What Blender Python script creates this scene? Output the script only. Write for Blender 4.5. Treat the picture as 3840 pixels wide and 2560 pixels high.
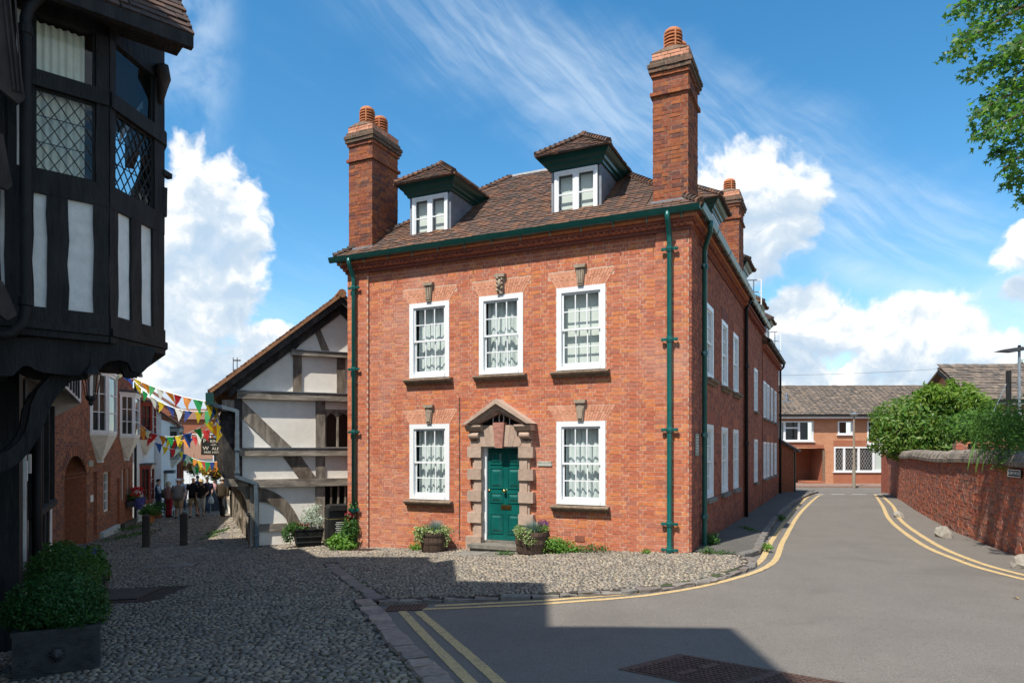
import bpy, bmesh, math, random
import numpy as np
from mathutils import Vector, Matrix
R = math.radians
random.seed(7); rng = np.random.default_rng(7)
sc = bpy.context.scene
for o in list(bpy.data.objects): bpy.data.objects.remove(o)
COL = sc.collection

# ------------------------------------------------------------------ camera (level view camera with rising front)
cam_d = bpy.data.cameras.new('camera'); cam = bpy.data.objects.new('camera', cam_d); COL.objects.link(cam)
cam_d.sensor_width = 36.0; cam_d.lens = 36.0 * 2606 / 3840
cam_d.shift_y = (1688 - 1280) / 3840.0
cam.location = (0, 0, 0); cam.rotation_euler = (R(90), 0, 0)
cam_d.clip_start = 0.05; cam_d.clip_end = 3000
sc.camera = cam

# ------------------------------------------------------------------ sun, sky, exposure
SUN_AZ, SUN_EL = R(37.7), R(57.2)            # azimuth: left of straight-behind the camera
sd = Vector((-math.sin(SUN_AZ) * math.cos(SUN_EL), -math.cos(SUN_AZ) * math.cos(SUN_EL), math.sin(SUN_EL)))
sun_d = bpy.data.lights.new('sun', 'SUN'); sun_d.energy = 5.0; sun_d.angle = R(0.53); sun_d.color = (1.0, 0.95, 0.86)
sun = bpy.data.objects.new('sun', sun_d); COL.objects.link(sun)
sun.rotation_euler = sd.to_track_quat('Z', 'Y').to_euler(); sun.location = sd * 60
sc.view_settings.view_transform = 'Standard'; sc.view_settings.look = 'None'
sc.view_settings.gamma = 1.0; sc.view_settings.use_curve_mapping = False
sc.view_settings.exposure = 0.35
sc.render.engine = 'CYCLES'
sc.cycles.max_bounces = 6; sc.cycles.transparent_max_bounces = 12
sc.cycles.use_denoising = True

class NT:
    """tiny helper for node trees"""
    def __init__(s, nt): s.nt = nt; s.n = nt.nodes; s.l = nt.links
    def node(s, typ, **kw):
        nd = s.n.new(typ)
        for k, v in kw.items(): setattr(nd, k, v)
        return nd
    def inp(s, sock, v):
        if hasattr(v, 'links') or isinstance(v, bpy.types.NodeSocket): s.l.new(v, sock)
        else: sock.default_value = v
    def math(s, op, a, b=0.0, c=0.0, clamp=False):
        nd = s.node('ShaderNodeMath', operation=op, use_clamp=clamp)
        s.inp(nd.inputs[0], a); s.inp(nd.inputs[1], b); s.inp(nd.inputs[2], c); return nd.outputs[0]
    def vmath(s, op, a, b=(0, 0, 0), scale=1.0):
        nd = s.node('ShaderNodeVectorMath', operation=op)
        s.inp(nd.inputs[0], a); s.inp(nd.inputs[1], b)
        if op == 'SCALE': s.inp(nd.inputs['Scale'], scale)
        return nd.outputs['Value'] if op in ('LENGTH', 'DISTANCE', 'DOT_PRODUCT') else nd.outputs[0]
    def noise(s, vec, scale, detail=4, rough=.55, dist=0.0):
        nd = s.node('ShaderNodeTexNoise'); s.inp(nd.inputs['Vector'], vec); nd.inputs['Scale'].default_value = scale
        nd.inputs['Detail'].default_value = detail; nd.inputs['Roughness'].default_value = rough
        nd.inputs['Distortion'].default_value = dist; return nd.outputs[0]
    def ramp(s, fac, stops, interp='LINEAR'):
        nd = s.node('ShaderNodeValToRGB'); s.inp(nd.inputs[0], fac); e = nd.color_ramp; e.interpolation = interp
        while len(e.elements) > 1: e.elements.remove(e.elements[-1])
        for k, (p, c) in enumerate(stops):
            el = e.elements[0] if k == 0 else e.elements.new(p)
            el.position = p; el.color = (*c, 1) if len(c) == 3 else c
        return nd.outputs[0]
    def mix(s, f, a, b, blend='MIX'):
        nd = s.node('ShaderNodeMix', data_type='RGBA', blend_type=blend)
        s.inp(nd.inputs[0], f)
        for sock, v in ((nd.inputs[6], a), (nd.inputs[7], b)):
            if isinstance(v, tuple): sock.default_value = (*v, 1) if len(v) == 3 else v
            else: s.l.new(v, sock)
        return nd.outputs[2]
    def step(s, x, lo, hi, a=0.0, b=1.0):
        nd = s.node('ShaderNodeMapRange', interpolation_type='SMOOTHSTEP')
        for i, v in enumerate((x, lo, hi, a, b)): s.inp(nd.inputs[i], v)
        return nd.outputs[0]

world = bpy.data.worlds.new('World'); sc.world = world; world.use_nodes = True
W = NT(world.node_tree); W.n.clear()
SKY_STRENGTH = 0.105
def build_sky():
    out = W.node('ShaderNodeOutputWorld'); bg = W.node('ShaderNodeBackground'); W.l.new(bg.outputs[0], out.inputs[0])
    bg.inputs[1].default_value = SKY_STRENGTH
    sky = W.node('ShaderNodeTexSky', sky_type='NISHITA', sun_disc=False)
    sky.sun_elevation = SUN_EL; sky.sun_rotation = R(217.7); sky.altitude = 60
    sky.air_density = 1.0; sky.dust_density = 0.35; sky.ozone_density = 2.2
    hsv = W.node('ShaderNodeHueSaturation'); W.l.new(sky.outputs[0], hsv.inputs['Color'])
    hsv.inputs['Hue'].default_value = 0.490; hsv.inputs['Saturation'].default_value = 1.32; hsv.inputs['Value'].default_value = 1.5
    D = W.vmath('NORMALIZE', W.node('ShaderNodeTexCoord').outputs['Generated'])
    sep = W.node('ShaderNodeSeparateXYZ'); W.l.new(D, sep.inputs[0])
    X, Y, Z = sep.outputs
    # ---- cumulus: noise towers, gathered in heaps round the horizon
    warp = W.node('ShaderNodeTexNoise'); W.l.new(D, warp.inputs['Vector']); warp.inputs['Scale'].default_value = 9; warp.inputs['Detail'].default_value = 5
    wv = W.vmath('SCALE', W.vmath('SUBTRACT', warp.outputs['Color'], (.5, .5, .5)), scale=.085)
    DW = W.vmath('ADD', D, wv)
    def heap_field(vec):
        h = None
        for az, el, r in HEAPS:      # azimuth and elevation in degrees from the view axis, radius in degrees
            c = (math.sin(R(az)) * math.cos(R(el)), math.cos(R(az)) * math.cos(R(el)), math.sin(R(el)))
            x = W.math('SUBTRACT', 1.0, W.math('DIVIDE', W.vmath('DISTANCE', vec, c), R(r * (1.08 if az < 0 else 1.2))))
            h = x if h is None else W.math('SMOOTH_MAX', h, x, .25)
        return h
    gen = W.math('MULTIPLY', W.step(W.noise(D, 2.6, 5), .40, .62), W.step(W.math('ABSOLUTE', W.math('ARCTAN2', X, Y)), 1.0, 1.3))
    gen = W.math('SUBTRACT', W.math('MULTIPLY', gen, 1.1), .55)
    h = W.math('MAXIMUM', heap_field(DW), gen)
    n1 = W.noise(DW, 15.0, 8, .56); n2 = W.noise(W.vmath('ADD', DW, (-.006, 0, .013)), 15.0, 8, .56)
    h_up = W.math('MAXIMUM', heap_field(W.vmath('ADD', DW, (-.012, 0, .06))), gen)
    dens = W.math('ADD', h, W.math('MULTIPLY', W.math('SUBTRACT', n1, .5), 1.9))
    cov = W.math('MULTIPLY', W.step(dens, -.02, .34), W.step(W.noise(D, 5.0, 4), .2, .45, .72, 1.0))
    shade = W.step(h_up, -.25, .5)                                   # cloud lying above: the undersides go grey
    lit = W.math('MULTIPLY_ADD', W.math('SUBTRACT', n1, n2), 3.4, .95)
    lit = W.math('SUBTRACT', lit, W.math('MULTIPLY', shade, W.math('MULTIPLY_ADD', W.step(W.noise(D, 7.0, 3), .3, .7), .62, .36)), clamp=True)
    ccol = W.ramp(lit, [(0.0, (4.3, 5.4, 6.6)), (.45, (5.5, 6.3, 7.1)), (.75, (7.4, 7.7, 8.0)), (1.0, (8.9, 8.9, 8.9))])
    # ---- cirrus: long combed streaks across the upper sky
    wq = W.vmath('SCALE', wv, scale=.38)
    def streak(angle, sz, scale, seed, det=6):
        rot = W.node('ShaderNodeVectorRotate', rotation_type='Y_AXIS'); W.l.new(W.vmath('ADD', D, wq), rot.inputs['Vector']); rot.inputs['Angle'].default_value = R(angle)
        v = W.vmath('ADD', W.vmath('MULTIPLY', rot.outputs[0], (1, 1, sz)), (seed, seed, seed)); return W.noise(v, scale, det, .58)
    s1 = streak(-24, 6.0, 4.5, 3.1); s2 = streak(24, 3.0, 5.0, 8.3); s3 = W.noise(D, 3.0, 3); s4 = streak(-40, 12, 7, 1.7, 7)
    bx = W.math('DIVIDE', X, W.math('MAXIMUM', Y, .15)); bz = W.math('DIVIDE', Z, W.math('MAXIMUM', Y, .15))
    line = W.math('ABSOLUTE', W.math('SUBTRACT', bz, W.math('MULTIPLY_ADD', bx, -.46, .575)))
    soft = W.math('MULTIPLY_ADD', W.math('SUBTRACT', s2, .5), .16, line)
    band = W.math('MULTIPLY', W.step(soft, .16, .0), W.step(bx, -.36, .02))
    line2 = W.math('ABSOLUTE', W.math('SUBTRACT', bz, W.math('MULTIPLY_ADD', bx, .36, -.02))); band2 = W.math('MULTIPLY', W.step(line2, .045, .0), W.step(bx, .27, .42))
    line3 = W.math('ABSOLUTE', W.math('SUBTRACT', bz, W.math('MULTIPLY_ADD', bx, -.36, .44))); band3 = W.math('MULTIPLY', W.step(line3, .05, .0), W.step(bx, .36, .5))
    wisp = W.math('MULTIPLY', W.step(W.math('ABSOLUTE', W.math('ADD', bx, .46)), .09, .0), W.step(bz, .36, .56))
    c = W.math('MULTIPLY', band, W.math('MULTIPLY_ADD', W.step(s1, .32, .70), .5, W.math('MULTIPLY_ADD', W.step(s4, .36, .66), .34, .14)))
    c = W.math('MAXIMUM', c, W.math('MULTIPLY', band2, W.step(s2, .3, .7, .1, .8))); c = W.math('MAXIMUM', c, W.math('MULTIPLY', band3, W.step(s2, .3, .7, .3, .9)))
    c = W.math('MAXIMUM', c, W.math('MULTIPLY', wisp, W.step(W.noise(DW, 9, 6), .42, .7)))
    c = W.math('MAXIMUM', c, W.math('MULTIPLY', W.math('MULTIPLY', W.step(s3, .5, .75), W.step(s1, .45, .8)), .35))
    c = W.math('MULTIPLY', c, .52)
    col = W.mix(c, hsv.outputs[0], (6.8, 7.8, 8.6))
    hz = W.step(Z, .30, .0, 0.0, .42)
    col = W.mix(hz, col, (5.0, 7.0, 8.6))
    col = W.mix(cov, col, ccol)
    W.l.new(col, bg.inputs[0])
HEAPS = [(-24.8, 21.0, 2.4), (-23.3, 18.9, 3.1), (-21.6, 18.5, 2.0), (-25.0, 15.7, 3.2), (-21.7, 14.4, 2.4), (-25.3, 12.3, 3.2), (-21.9, 11.3, 2.5), (-25.3, 9.8, 2.6), (-20.8, 7.5, 2.7), (-25.0, 6.3, 2.6), (-23.0, 5.1, 3.0), (-25.9, 5.0, 2.6), (-18.6, 8.1, 1.5), (18.2, 19.5, 3.2), (21.0, 19.7, 3.0), (22.7, 18.9, 2.0), (17.5, 16.8, 2.7), (21.0, 16.7, 2.5), (19.8, 14.8, 1.7), (22.3, 9.5, 2.2), (24.4, 8.6, 2.6), (28.1, 8.1, 2.7), (30.9, 8.1, 2.6), (32.9, 6.7, 2.4), (35.2, 6.1, 1.8), (22.9, 5.7, 2.0), (25.9, 4.8, 1.9), (30.1, 4.6, 2.5), (36.2, 12.9, 1.7), (36.0, 9.9, 0.8)]
build_sky()
# ------------------------------------------------------------------ scene helpers
def tag(o, label=None, cat=None, group=None, kind=None):
    if label: o['label'] = label
    if cat: o['category'] = cat
    if group: o['group'] = group
    if kind: o['kind'] = kind
    return o
def thing(name, label, cat, loc=(0, 0, 0), rz=0.0, group=None):
    o = bpy.data.objects.new(name, None); COL.objects.link(o); o.location = loc; o.rotation_euler = (0, 0, rz)
    o.empty_display_size = .2
    return tag(o, label, cat, group)
def link(name, me, parent=None, mat=None, loc=None):
    o = bpy.data.objects.new(name, me); COL.objects.link(o)
    if mat is not None and not me.materials: me.materials.append(mat)
    if parent is not None:
        o.parent = parent
        if loc is None: loc = (0, 0, -parent.location.z) if parent.type == 'EMPTY' and parent.parent is None else (0, 0, 0)
    if loc is not None: o.location = loc
    return o
def copy_tree(o, parent=None, **kw):
    c = o.copy(); COL.objects.link(c)
    if parent is not None: c.parent = parent
    for k, v in kw.items(): setattr(c, k, v)
    for ch in list(o.children): copy_tree(ch, c)
    return c

class MB:
    """collects shapes; build() links them as ONE mesh object"""
    def __init__(s): s.v = []; s.f = []; s.r = []; s.cur = 0.0; s.smooth = False
    def add(s, vs, fs, r=None):
        n = len(s.v); s.v.extend(tuple(x) for x in vs); s.f.extend(tuple(i + n for i in f) for f in fs)
        s.r.extend([s.cur if r is None else r] * len(fs)); return s
    def box(s, x0, x1, y0, y1, z0, z1, r=None):
        return s.add([(x0, y0, z0), (x1, y0, z0), (x1, y1, z0), (x0, y1, z0), (x0, y0, z1), (x1, y0, z1), (x1, y1, z1), (x0, y1, z1)],
                     [(0, 3, 2, 1), (4, 5, 6, 7), (0, 1, 5, 4), (1, 2, 6, 5), (2, 3, 7, 6), (3, 0, 4, 7)], r)
    def bar(s, a, b, w, h, up=(0, 0, 1), r=None, w2=None, h2=None):
        a = Vector(a); b = Vector(b); d = (b - a).normalized(); u = Vector(up); sx = d.cross(u)
        if sx.length < 1e-4: sx = d.cross(Vector((1, 0, 0)))
        sx.normalize(); u = sx.cross(d).normalized(); w2 = w if w2 is None else w2; h2 = h if h2 is None else h2
        vs = [p + sx * (i * ww / 2) + u * (j * hh / 2) for p, ww, hh in ((a, w, h), (b, w2, h2)) for i, j in ((-1, -1), (1, -1), (1, 1), (-1, 1))]
        return s.add(vs, [(0, 3, 2, 1), (4, 5, 6, 7), (0, 1, 5, 4), (1, 2, 6, 5), (2, 3, 7, 6), (3, 0, 4, 7)], r)
    def prism(s, poly, fn, d0, d1, r=None):
        """poly (2D) extruded from depth d0 to d1; fn(a, b, depth) -> xyz"""
        n = len(poly)
        vs = [fn(a, b, d0) for a, b in poly] + [fn(a, b, d1) for a, b in poly]
        fs = [tuple(range(n)), tuple(range(2 * n - 1, n - 1, -1))] + [(i, i + n, (i + 1) % n + n, (i + 1) % n) for i in range(n)]
        return s.add(vs, fs, r)
    def tube(s, pts, rad, n=8, r=None, cap=True, closed=False):
        pts = [Vector(p) for p in pts]; m = len(pts); rads = rad if isinstance(rad, (list, tuple)) else [rad] * m
        vs = []; prev = None
        for i, p in enumerate(pts):
            d = (pts[min(i + 1, m - 1)] - pts[max(i - 1, 0)]).normalized()
            ref = Vector((0, 0, 1)) if abs(d.z) < .9 else Vector((1, 0, 0))
            if prev is not None: ref = prev
            x = d.cross(ref)
            if x.length < 1e-5: x = d.cross(Vector((0, 1, 0)))
            x.normalize(); y = x.cross(d).normalized(); prev = y
            vs += [p + (x * math.cos(2 * math.pi * k / n) + y * math.sin(2 * math.pi * k / n)) * rads[i] for k in range(n)]
        fs = [(i * n + k, i * n + (k + 1) % n, (i + 1) * n + (k + 1) % n, (i + 1) * n + k) for i in range(m - 1) for k in range(n)]
        if cap: fs += [tuple(range(n - 1, -1, -1)), tuple((m - 1) * n + k for k in range(n))]
        return s.add(vs, fs, r)
    def lathe(s, prof, c=(0, 0, 0), n=16, r=None):
        vs = [(c[0] + q * math.cos(2 * math.pi * k / n), c[1] + q * math.sin(2 * math.pi * k / n), c[2] + z) for q, z in prof for k in range(n)]
        m = len(prof)
        fs = [(i * n + k, i * n + (k + 1) % n, (i + 1) * n + (k + 1) % n, (i + 1) * n + k) for i in range(m - 1) for k in range(n)]
        fs += [tuple(range(n - 1, -1, -1)), tuple((m - 1) * n + k for k in range(n))]
        return s.add(vs, fs, r)
    def mesh(s, name):
        me = bpy.data.meshes.new(name); me.from_pydata([tuple(v) for v in s.v], [], s.f)
        a = me.attributes.new('rnd', 'FLOAT', 'FACE'); a.data.foreach_set('value', np.asarray(s.r, dtype=np.float32))
        if s.smooth: me.shade_smooth()
        me.update(); return me
    def build(s, name, mat, parent=None, loc=None): return link(name, s.mesh(name), parent, mat, loc)

def np_mesh(name, V, F, rnd=None, smooth=False):
    """V (n,3), F (m,4) quads"""
    me = bpy.data.meshes.new(name); m, k = F.shape
    me.vertices.add(len(V)); me.vertices.foreach_set('co', V.astype(np.float32).ravel())
    me.loops.add(m * k); me.loops.foreach_set('vertex_index', F.astype(np.int32).ravel())
    me.polygons.add(m); me.polygons.foreach_set('loop_start', np.arange(0, m * k, k, dtype=np.int32))
    try: me.polygons.foreach_set('loop_total', np.full(m, k, dtype=np.int32))
    except Exception: pass
    if rnd is not None:
        a = me.attributes.new('rnd', 'FLOAT', 'FACE'); a.data.foreach_set('value', rnd.astype(np.float32))
    me.update(calc_edges=True); me.validate()
    if smooth: me.shade_smooth()
    else: me.shade_flat()
    return me
BOXF = np.array([(4, 5, 6, 7), (0, 1, 5, 4), (1, 2, 6, 5), (2, 3, 7, 6), (3, 0, 4, 7)])   # front and the four sides (no back)
def frame_boxes(fr, rects, back, front, jit=.004, djit=.004, front2=None):
    """many small slabs on a plane. fr=(O, ex, up); rects array (u0,u1,v0,v1). front: depth at the bottom edge, front2: at the top edge"""
    O, ex, up = (np.array(x, float) for x in fr); nn = np.cross(ex, up)
    rc = np.asarray(rects, float); N = len(rc)
    u0, u1, v0, v1 = rc.T
    U = np.stack([u0, u1, u1, u0], 1); Vv = np.stack([v0, v0, v1, v1], 1)
    j = rng.normal(0, jit, (2, N, 4)).clip(-2 * jit, 2 * jit)
    d = rng.normal(0, djit, (N, 1)).clip(-1.4 * djit, 1.4 * djit)
    f2 = front if front2 is None else front2
    Df = np.stack([np.full(N, front), np.full(N, front), np.full(N, f2), np.full(N, f2)], 1) + d
    Ub, Vb, Db = U, Vv, np.full((N, 4), back)
    Uf, Vf = U + j[0], Vv + j[1]
    P = lambda a, b, c: O + a[..., None] * ex + b[..., None] * up + c[..., None] * nn
    V = np.concatenate([P(Ub, Vb, Db), P(Uf, Vf, Df)], 1).reshape(-1, 3)
    F = (BOXF[None] + (np.arange(N) * 8)[:, None, None]).reshape(-1, 4)
    return V, F, np.repeat(rng.random(N), 5)

def brick_rects(u0, u1, v0, v1, holes=(), course=.081, length=.222, gap=.010, bond='flemish', vb=None):
    """bricks of a wall u0..u1 x v0..v1 with rectangular holes; vb(u): lower edge"""
    out = []; k = 0; v = v0
    while v < v1 - .02:
        vt = min(v + course - gap, v1); u = u0 - ((k % 2) * length * .75 if bond == 'flemish' else (k % 2) * length * .5); i = k % 2
        while u < u1:
            L = length if (bond != 'flemish' or i % 2 == 0) else length * .5
            a, b = max(u, u0), min(u + L - gap, u1); u += L; i += 1
            segs = [(a, b)]
            for h0, h1, z0, z1 in holes:
                if vt > z0 + .012 and v < z1 - .012:
                    ns = []
                    for p, q in segs:
                        if q <= h0 or p >= h1: ns.append((p, q)); continue
                        if p < h0: ns.append((p, h0))
                        if q > h1: ns.append((h1, q))
                    segs = ns
            for p, q in segs:
                if q - p > .025 and not (vb and vt < vb((p + q) / 2)): out.append((p, q, v, vt))
        v += course; k += 1
    return np.array(out)

PIECE_MESH = {}
def pieces(name, fr, rects, back, front, mat, parent, eye, nind=300, djit=.004, jit=.004, front2=None, stuff_name=None, tri_name=None, score=None):
    """the nind pieces that show largest become objects of their own (sharing a few meshes); the rest is one stuff part"""
    rects = np.asarray(rects, float)
    O, ex, up = (np.array(x, float) for x in fr); nn = np.cross(ex, up)
    cen = O + ((rects[:, 0] + rects[:, 1]) / 2)[:, None] * ex + ((rects[:, 2] + rects[:, 3]) / 2)[:, None] * up
    if score is None:
        e = np.array(eye, float); dv = cen - e; dist = np.linalg.norm(dv, axis=1)
        area = (rects[:, 1] - rects[:, 0]) * (rects[:, 3] - rects[:, 2])
        score = area * np.abs((dv / dist[:, None]) @ nn) / dist ** 2
    order = np.argsort(-score); ind = order[:nind]; rest = order[nind:]
    is_root = parent.type == 'EMPTY' and parent.parent is None
    zoff = -parent.location.z if is_root else 0.0
    M = Matrix((ex, up, nn)).transposed().to_euler() if False else Matrix([[ex[0], up[0], nn[0]], [ex[1], up[1], nn[1]], [ex[2], up[2], nn[2]]]).to_euler()
    for i in ind:
        u0, u1, v0, v1 = rects[i]; w = round((u1 - u0) * 50) / 50; h = round((v1 - v0) * 100) / 100; kk = random.randrange(3)
        key = (name, w, h, kk, mat.name, round(front, 3), front2)
        if key not in PIECE_MESH:
            V, F, r = frame_boxes(((0, 0, 0), (1, 0, 0), (0, 1, 0)), [(-w / 2, w / 2, -h / 2, h / 2)], back, front, jit, djit * .5, front2)
            me = np_mesh(name, V, F, r * 0); me.materials.append(mat); PIECE_MESH[key] = me
        o = bpy.data.objects.new(name, PIECE_MESH[key]); COL.objects.link(o); o.parent = parent
        c = cen[i] + nn * random.uniform(-.6 * djit, djit); o.location = (c[0], c[1], c[2] + zoff); o.rotation_euler = M
        o.scale = ((u1 - u0) / w, (v1 - v0) / h, 1)
    if len(rest):
        V, F, r = frame_boxes(fr, rects[rest], back, front, jit, djit, front2)
        o = link(stuff_name or (name + 'work'), np_mesh(stuff_name or name, V, F, r), parent, mat); o['kind'] = 'stuff'
        return o

def wall_plane(fr, u0, u1, v0, v1, holes, depth=0.0):
    """backing of a wall with holes left open"""
    O, ex, up = (np.array(x, float) for x in fr); nn = np.cross(ex, up); mb = MB()
    us = sorted({u0, u1, *[min(max(h[0], u0), u1) for h in holes], *[min(max(h[1], u0), u1) for h in holes]}); vs = sorted({v0, v1, *[min(max(h[2], v0), v1) for h in holes], *[min(max(h[3], v0), v1) for h in holes]})
    for a, b in zip(us, us[1:]):
        for c, d in zip(vs, vs[1:]):
            mu, mv = (a + b) / 2, (c + d) / 2
            if any(h[0] < mu < h[1] and h[2] < mv < h[3] for h in holes): continue
            mb.add([O + ex * p + up * q + nn * depth for p, q in ((a, c), (b, c), (b, d), (a, d))], [(0, 1, 2, 3)])
    return mb

# ------------------------------------------------------------------ materials
def base_mat(name):
    m = bpy.data.materials.new(name); m.use_nodes = True; T = NT(m.node_tree); T.n.clear()
    out = T.node('ShaderNodeOutputMaterial'); b = T.node('ShaderNodeBsdfPrincipled'); T.l.new(b.outputs[0], out.inputs[0])
    return m, T, b, out
def rnd_fac(T):
    a = T.node('ShaderNodeAttribute', attribute_name='rnd'); oi = T.node('ShaderNodeObjectInfo')
    return T.math('FRACT', T.math('ADD', a.outputs['Fac'], oi.outputs['Random']))
def mk(name, cols, rough=.8, nscale=0, namt=.25, bump=0, bscale=None, metal=0, spec=.4, big=0, bigcol=None, bigscale=.6, stretch=(1, 1, 1), tex='Object', coat=0, bigrange=(.48, .72)):
    """cols: one colour or a list picked per piece; fine noise varies the tone, big blotches mix in bigcol"""
    m, T, b, out = base_mat(name)
    if isinstance(cols[0], (int, float)): cols = [cols]
    if len(cols) > 1: c = T.ramp(rnd_fac(T), [(i / len(cols), q) for i, q in enumerate(cols)], 'CONSTANT')
    else: c = T.node('ShaderNodeRGB').outputs[0]; c.default_value = (*cols[0], 1)
    tc = T.node('ShaderNodeTexCoord').outputs[tex] if tex != 'World' else T.node('ShaderNodeNewGeometry').outputs['Position']
    v = T.vmath('MULTIPLY', tc, stretch)
    if nscale:
        n = T.noise(v, nscale, 6, .6)
        k = T.step(n, .25, .75, 1 - namt, 1 + namt)
        c = T.mix(1.0, c, T.node('ShaderNodeCombineColor').outputs[0], 'MULTIPLY')
        mixn = c.node; cc = mixn.inputs[7].links[0].from_node
        for i in range(3): T.l.new(k, cc.inputs[i])
        if bump:
            bn = T.node('ShaderNodeBump'); bn.inputs['Strength'].default_value = bump; bn.inputs['Distance'].default_value = .02
            T.l.new(T.noise(v, bscale or nscale * 2, 5, .65), bn.inputs['Height']); T.l.new(bn.outputs[0], b.inputs['Normal'])
    if big:
        g = T.node('ShaderNodeNewGeometry').outputs['Position']
        f = T.math('MULTIPLY', T.step(T.noise(g, bigscale, 5, .62), *bigrange), big)
        c = T.mix(f, c, bigcol)
    T.l.new(c, b.inputs['Base Color']); b.inputs['Roughness'].default_value = rough; b.inputs['Metallic'].default_value = metal
    b.inputs['Specular IOR Level'].default_value = spec
    if coat: b.inputs['Coat Weight'].default_value = coat; b.inputs['Coat Roughness'].default_value = .1
    m['T'] = 1
    return m
def leaf_mat(name, cols, trans=.35, rough=.5, spec=.35):
    m, T, b, out = base_mat(name)
    c = T.ramp(rnd_fac(T), [(i / len(cols), q) for i, q in enumerate(cols)])
    T.l.new(c, b.inputs['Base Color']); b.inputs['Roughness'].default_value = rough; b.inputs['Specular IOR Level'].default_value = spec
    tr = T.node('ShaderNodeBsdfTranslucent'); T.l.new(T.mix(1.0, c, (1.5, 1.6, .7), 'MULTIPLY'), tr.inputs[0])
    mx = T.node('ShaderNodeMixShader'); mx.inputs[0].default_value = trans
    T.l.new(b.outputs[0], mx.inputs[1]); T.l.new(tr.outputs[0], mx.inputs[2]); T.l.new(mx.outputs[0], out.inputs[0]); return m
def glass_mat(name, tint=(.9, .94, .93), rough=.02, ripple=.0, base=.06):
    m, T, b, out = base_mat(name); T.n.remove(b)
    tr = T.node('ShaderNodeBsdfTransparent'); tr.inputs[0].default_value = (*tint, 1)
    gl = T.node('ShaderNodeBsdfGlossy'); gl.inputs['Roughness'].default_value = rough
    g = T.node('ShaderNodeNewGeometry'); ca = T.math('ABSOLUTE', T.vmath('DOT_PRODUCT', g.outputs['Normal'], g.outputs['Incoming']))
    f = T.math('MULTIPLY_ADD', T.math('POWER', T.math('SUBTRACT', 1.0, ca, clamp=True), 5.0), 1 - base, base, clamp=True)
    if ripple:
        bn = T.node('ShaderNodeBump'); bn.inputs['Strength'].default_value = ripple; bn.inputs['Distance'].default_value = .02
        T.l.new(T.noise(T.node('ShaderNodeTexCoord').outputs['Object'], 3.0, 2), bn.inputs['Height']); T.l.new(bn.outputs[0], gl.inputs['Normal'])
    mx = T.node('ShaderNodeMixShader'); T.l.new(f, mx.inputs[0]); T.l.new(tr.outputs[0], mx.inputs[1]); T.l.new(gl.outputs[0], mx.inputs[2])
    T.l.new(mx.outputs[0], out.inputs[0]); return m

BRICK_COLS = [(.50, .152, .07), (.46, .132, .065), (.54, .17, .075), (.42, .13, .075), (.51, .18, .10), (.40, .115, .062), (.57, .19, .065), (.46, .16, .092), (.36, .13, .088), (.49, .15, .08), (.59, .225, .085), (.48, .145, .07)]
M = {}
BRICK_COLS = [tuple(.74 * c + .26 * a for c, a in zip(q, (.455, .153, .088))) for q in BRICK_COLS]
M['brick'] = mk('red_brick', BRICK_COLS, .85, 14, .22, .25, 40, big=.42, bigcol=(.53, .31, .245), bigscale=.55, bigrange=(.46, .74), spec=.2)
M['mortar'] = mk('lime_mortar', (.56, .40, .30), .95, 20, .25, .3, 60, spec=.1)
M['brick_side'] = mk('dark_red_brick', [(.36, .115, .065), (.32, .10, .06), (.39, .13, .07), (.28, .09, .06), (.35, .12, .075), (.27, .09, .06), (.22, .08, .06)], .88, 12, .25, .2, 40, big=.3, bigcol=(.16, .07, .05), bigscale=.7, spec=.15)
M['chim_brick'] = mk('chimney_brick', [(.29, .092, .045), (.25, .08, .045), (.32, .11, .048), (.19, .07, .05), (.26, .09, .052), (.15, .065, .05), (.30, .10, .045)], .9, 14, .25, .25, 40, big=.25, bigcol=(.12, .08, .06), bigscale=1.2, spec=.15)
M['gauged'] = mk('rubbed_red_brick', [(.56, .255, .155), (.60, .28, .175), (.54, .235, .145), (.62, .30, .19)], .85, 12, .15, spec=.2)
M['moss_brick'] = mk('mossy_brick', [(.13, .085, .06), (.10, .07, .05), (.16, .09, .06)], .95, 18, .4, .5, 40, big=.6, bigcol=(.09, .09, .05), bigscale=4)
M['mortar_wall'] = mk('pale_wall_mortar', (.42, .33, .27), .95, 20, .25, .3, 60, spec=.1)
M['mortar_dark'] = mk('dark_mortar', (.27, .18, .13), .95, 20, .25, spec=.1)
M['stone'] = mk('red_sandstone', [(.42, .30, .23), (.45, .33, .255), (.39, .285, .22), (.43, .32, .25)], .85, 9, .15, .25, 30, spec=.2, big=.25, bigcol=(.27, .21, .16), bigscale=3)
M['pinkstone'] = mk('pink_sandstone', (.36, .17, .13), .85, 7, .3, .2, 30, spec=.2, stretch=(1, 1, 3))
M['sillstone'] = mk('weathered_sill_stone', (.20, .145, .10), .9, 12, .35, .4, 30, big=.5, bigcol=(.10, .085, .06), bigscale=5)
M['keystone'] = mk('grey_keystone', (.31, .245, .18), .9, 14, .25, .3, 30)
M['white'] = mk('white_gloss_paint', (.77, .78, .785), .35, 9, .03, spec=.5)
M['white_w'] = mk('white_window_paint_worn', (.78, .78, .76), .45, 12, .08, spec=.4)
M['green'] = mk('dark_green_paint', (.004, .10, .086), .3, 3, .22, spec=.5, coat=.3)
M['green_dk'] = mk('gutter_green_paint', (.006, .055, .046), .32, 6, .15, spec=.5)
M['brass'] = mk('brass', (.55, .38, .14), .3, 10, .15, metal=1)
M['lead'] = mk('lead_sheet', (.20, .215, .24), .55, 5, .25, .1, 12, metal=.3, spec=.4)
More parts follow.
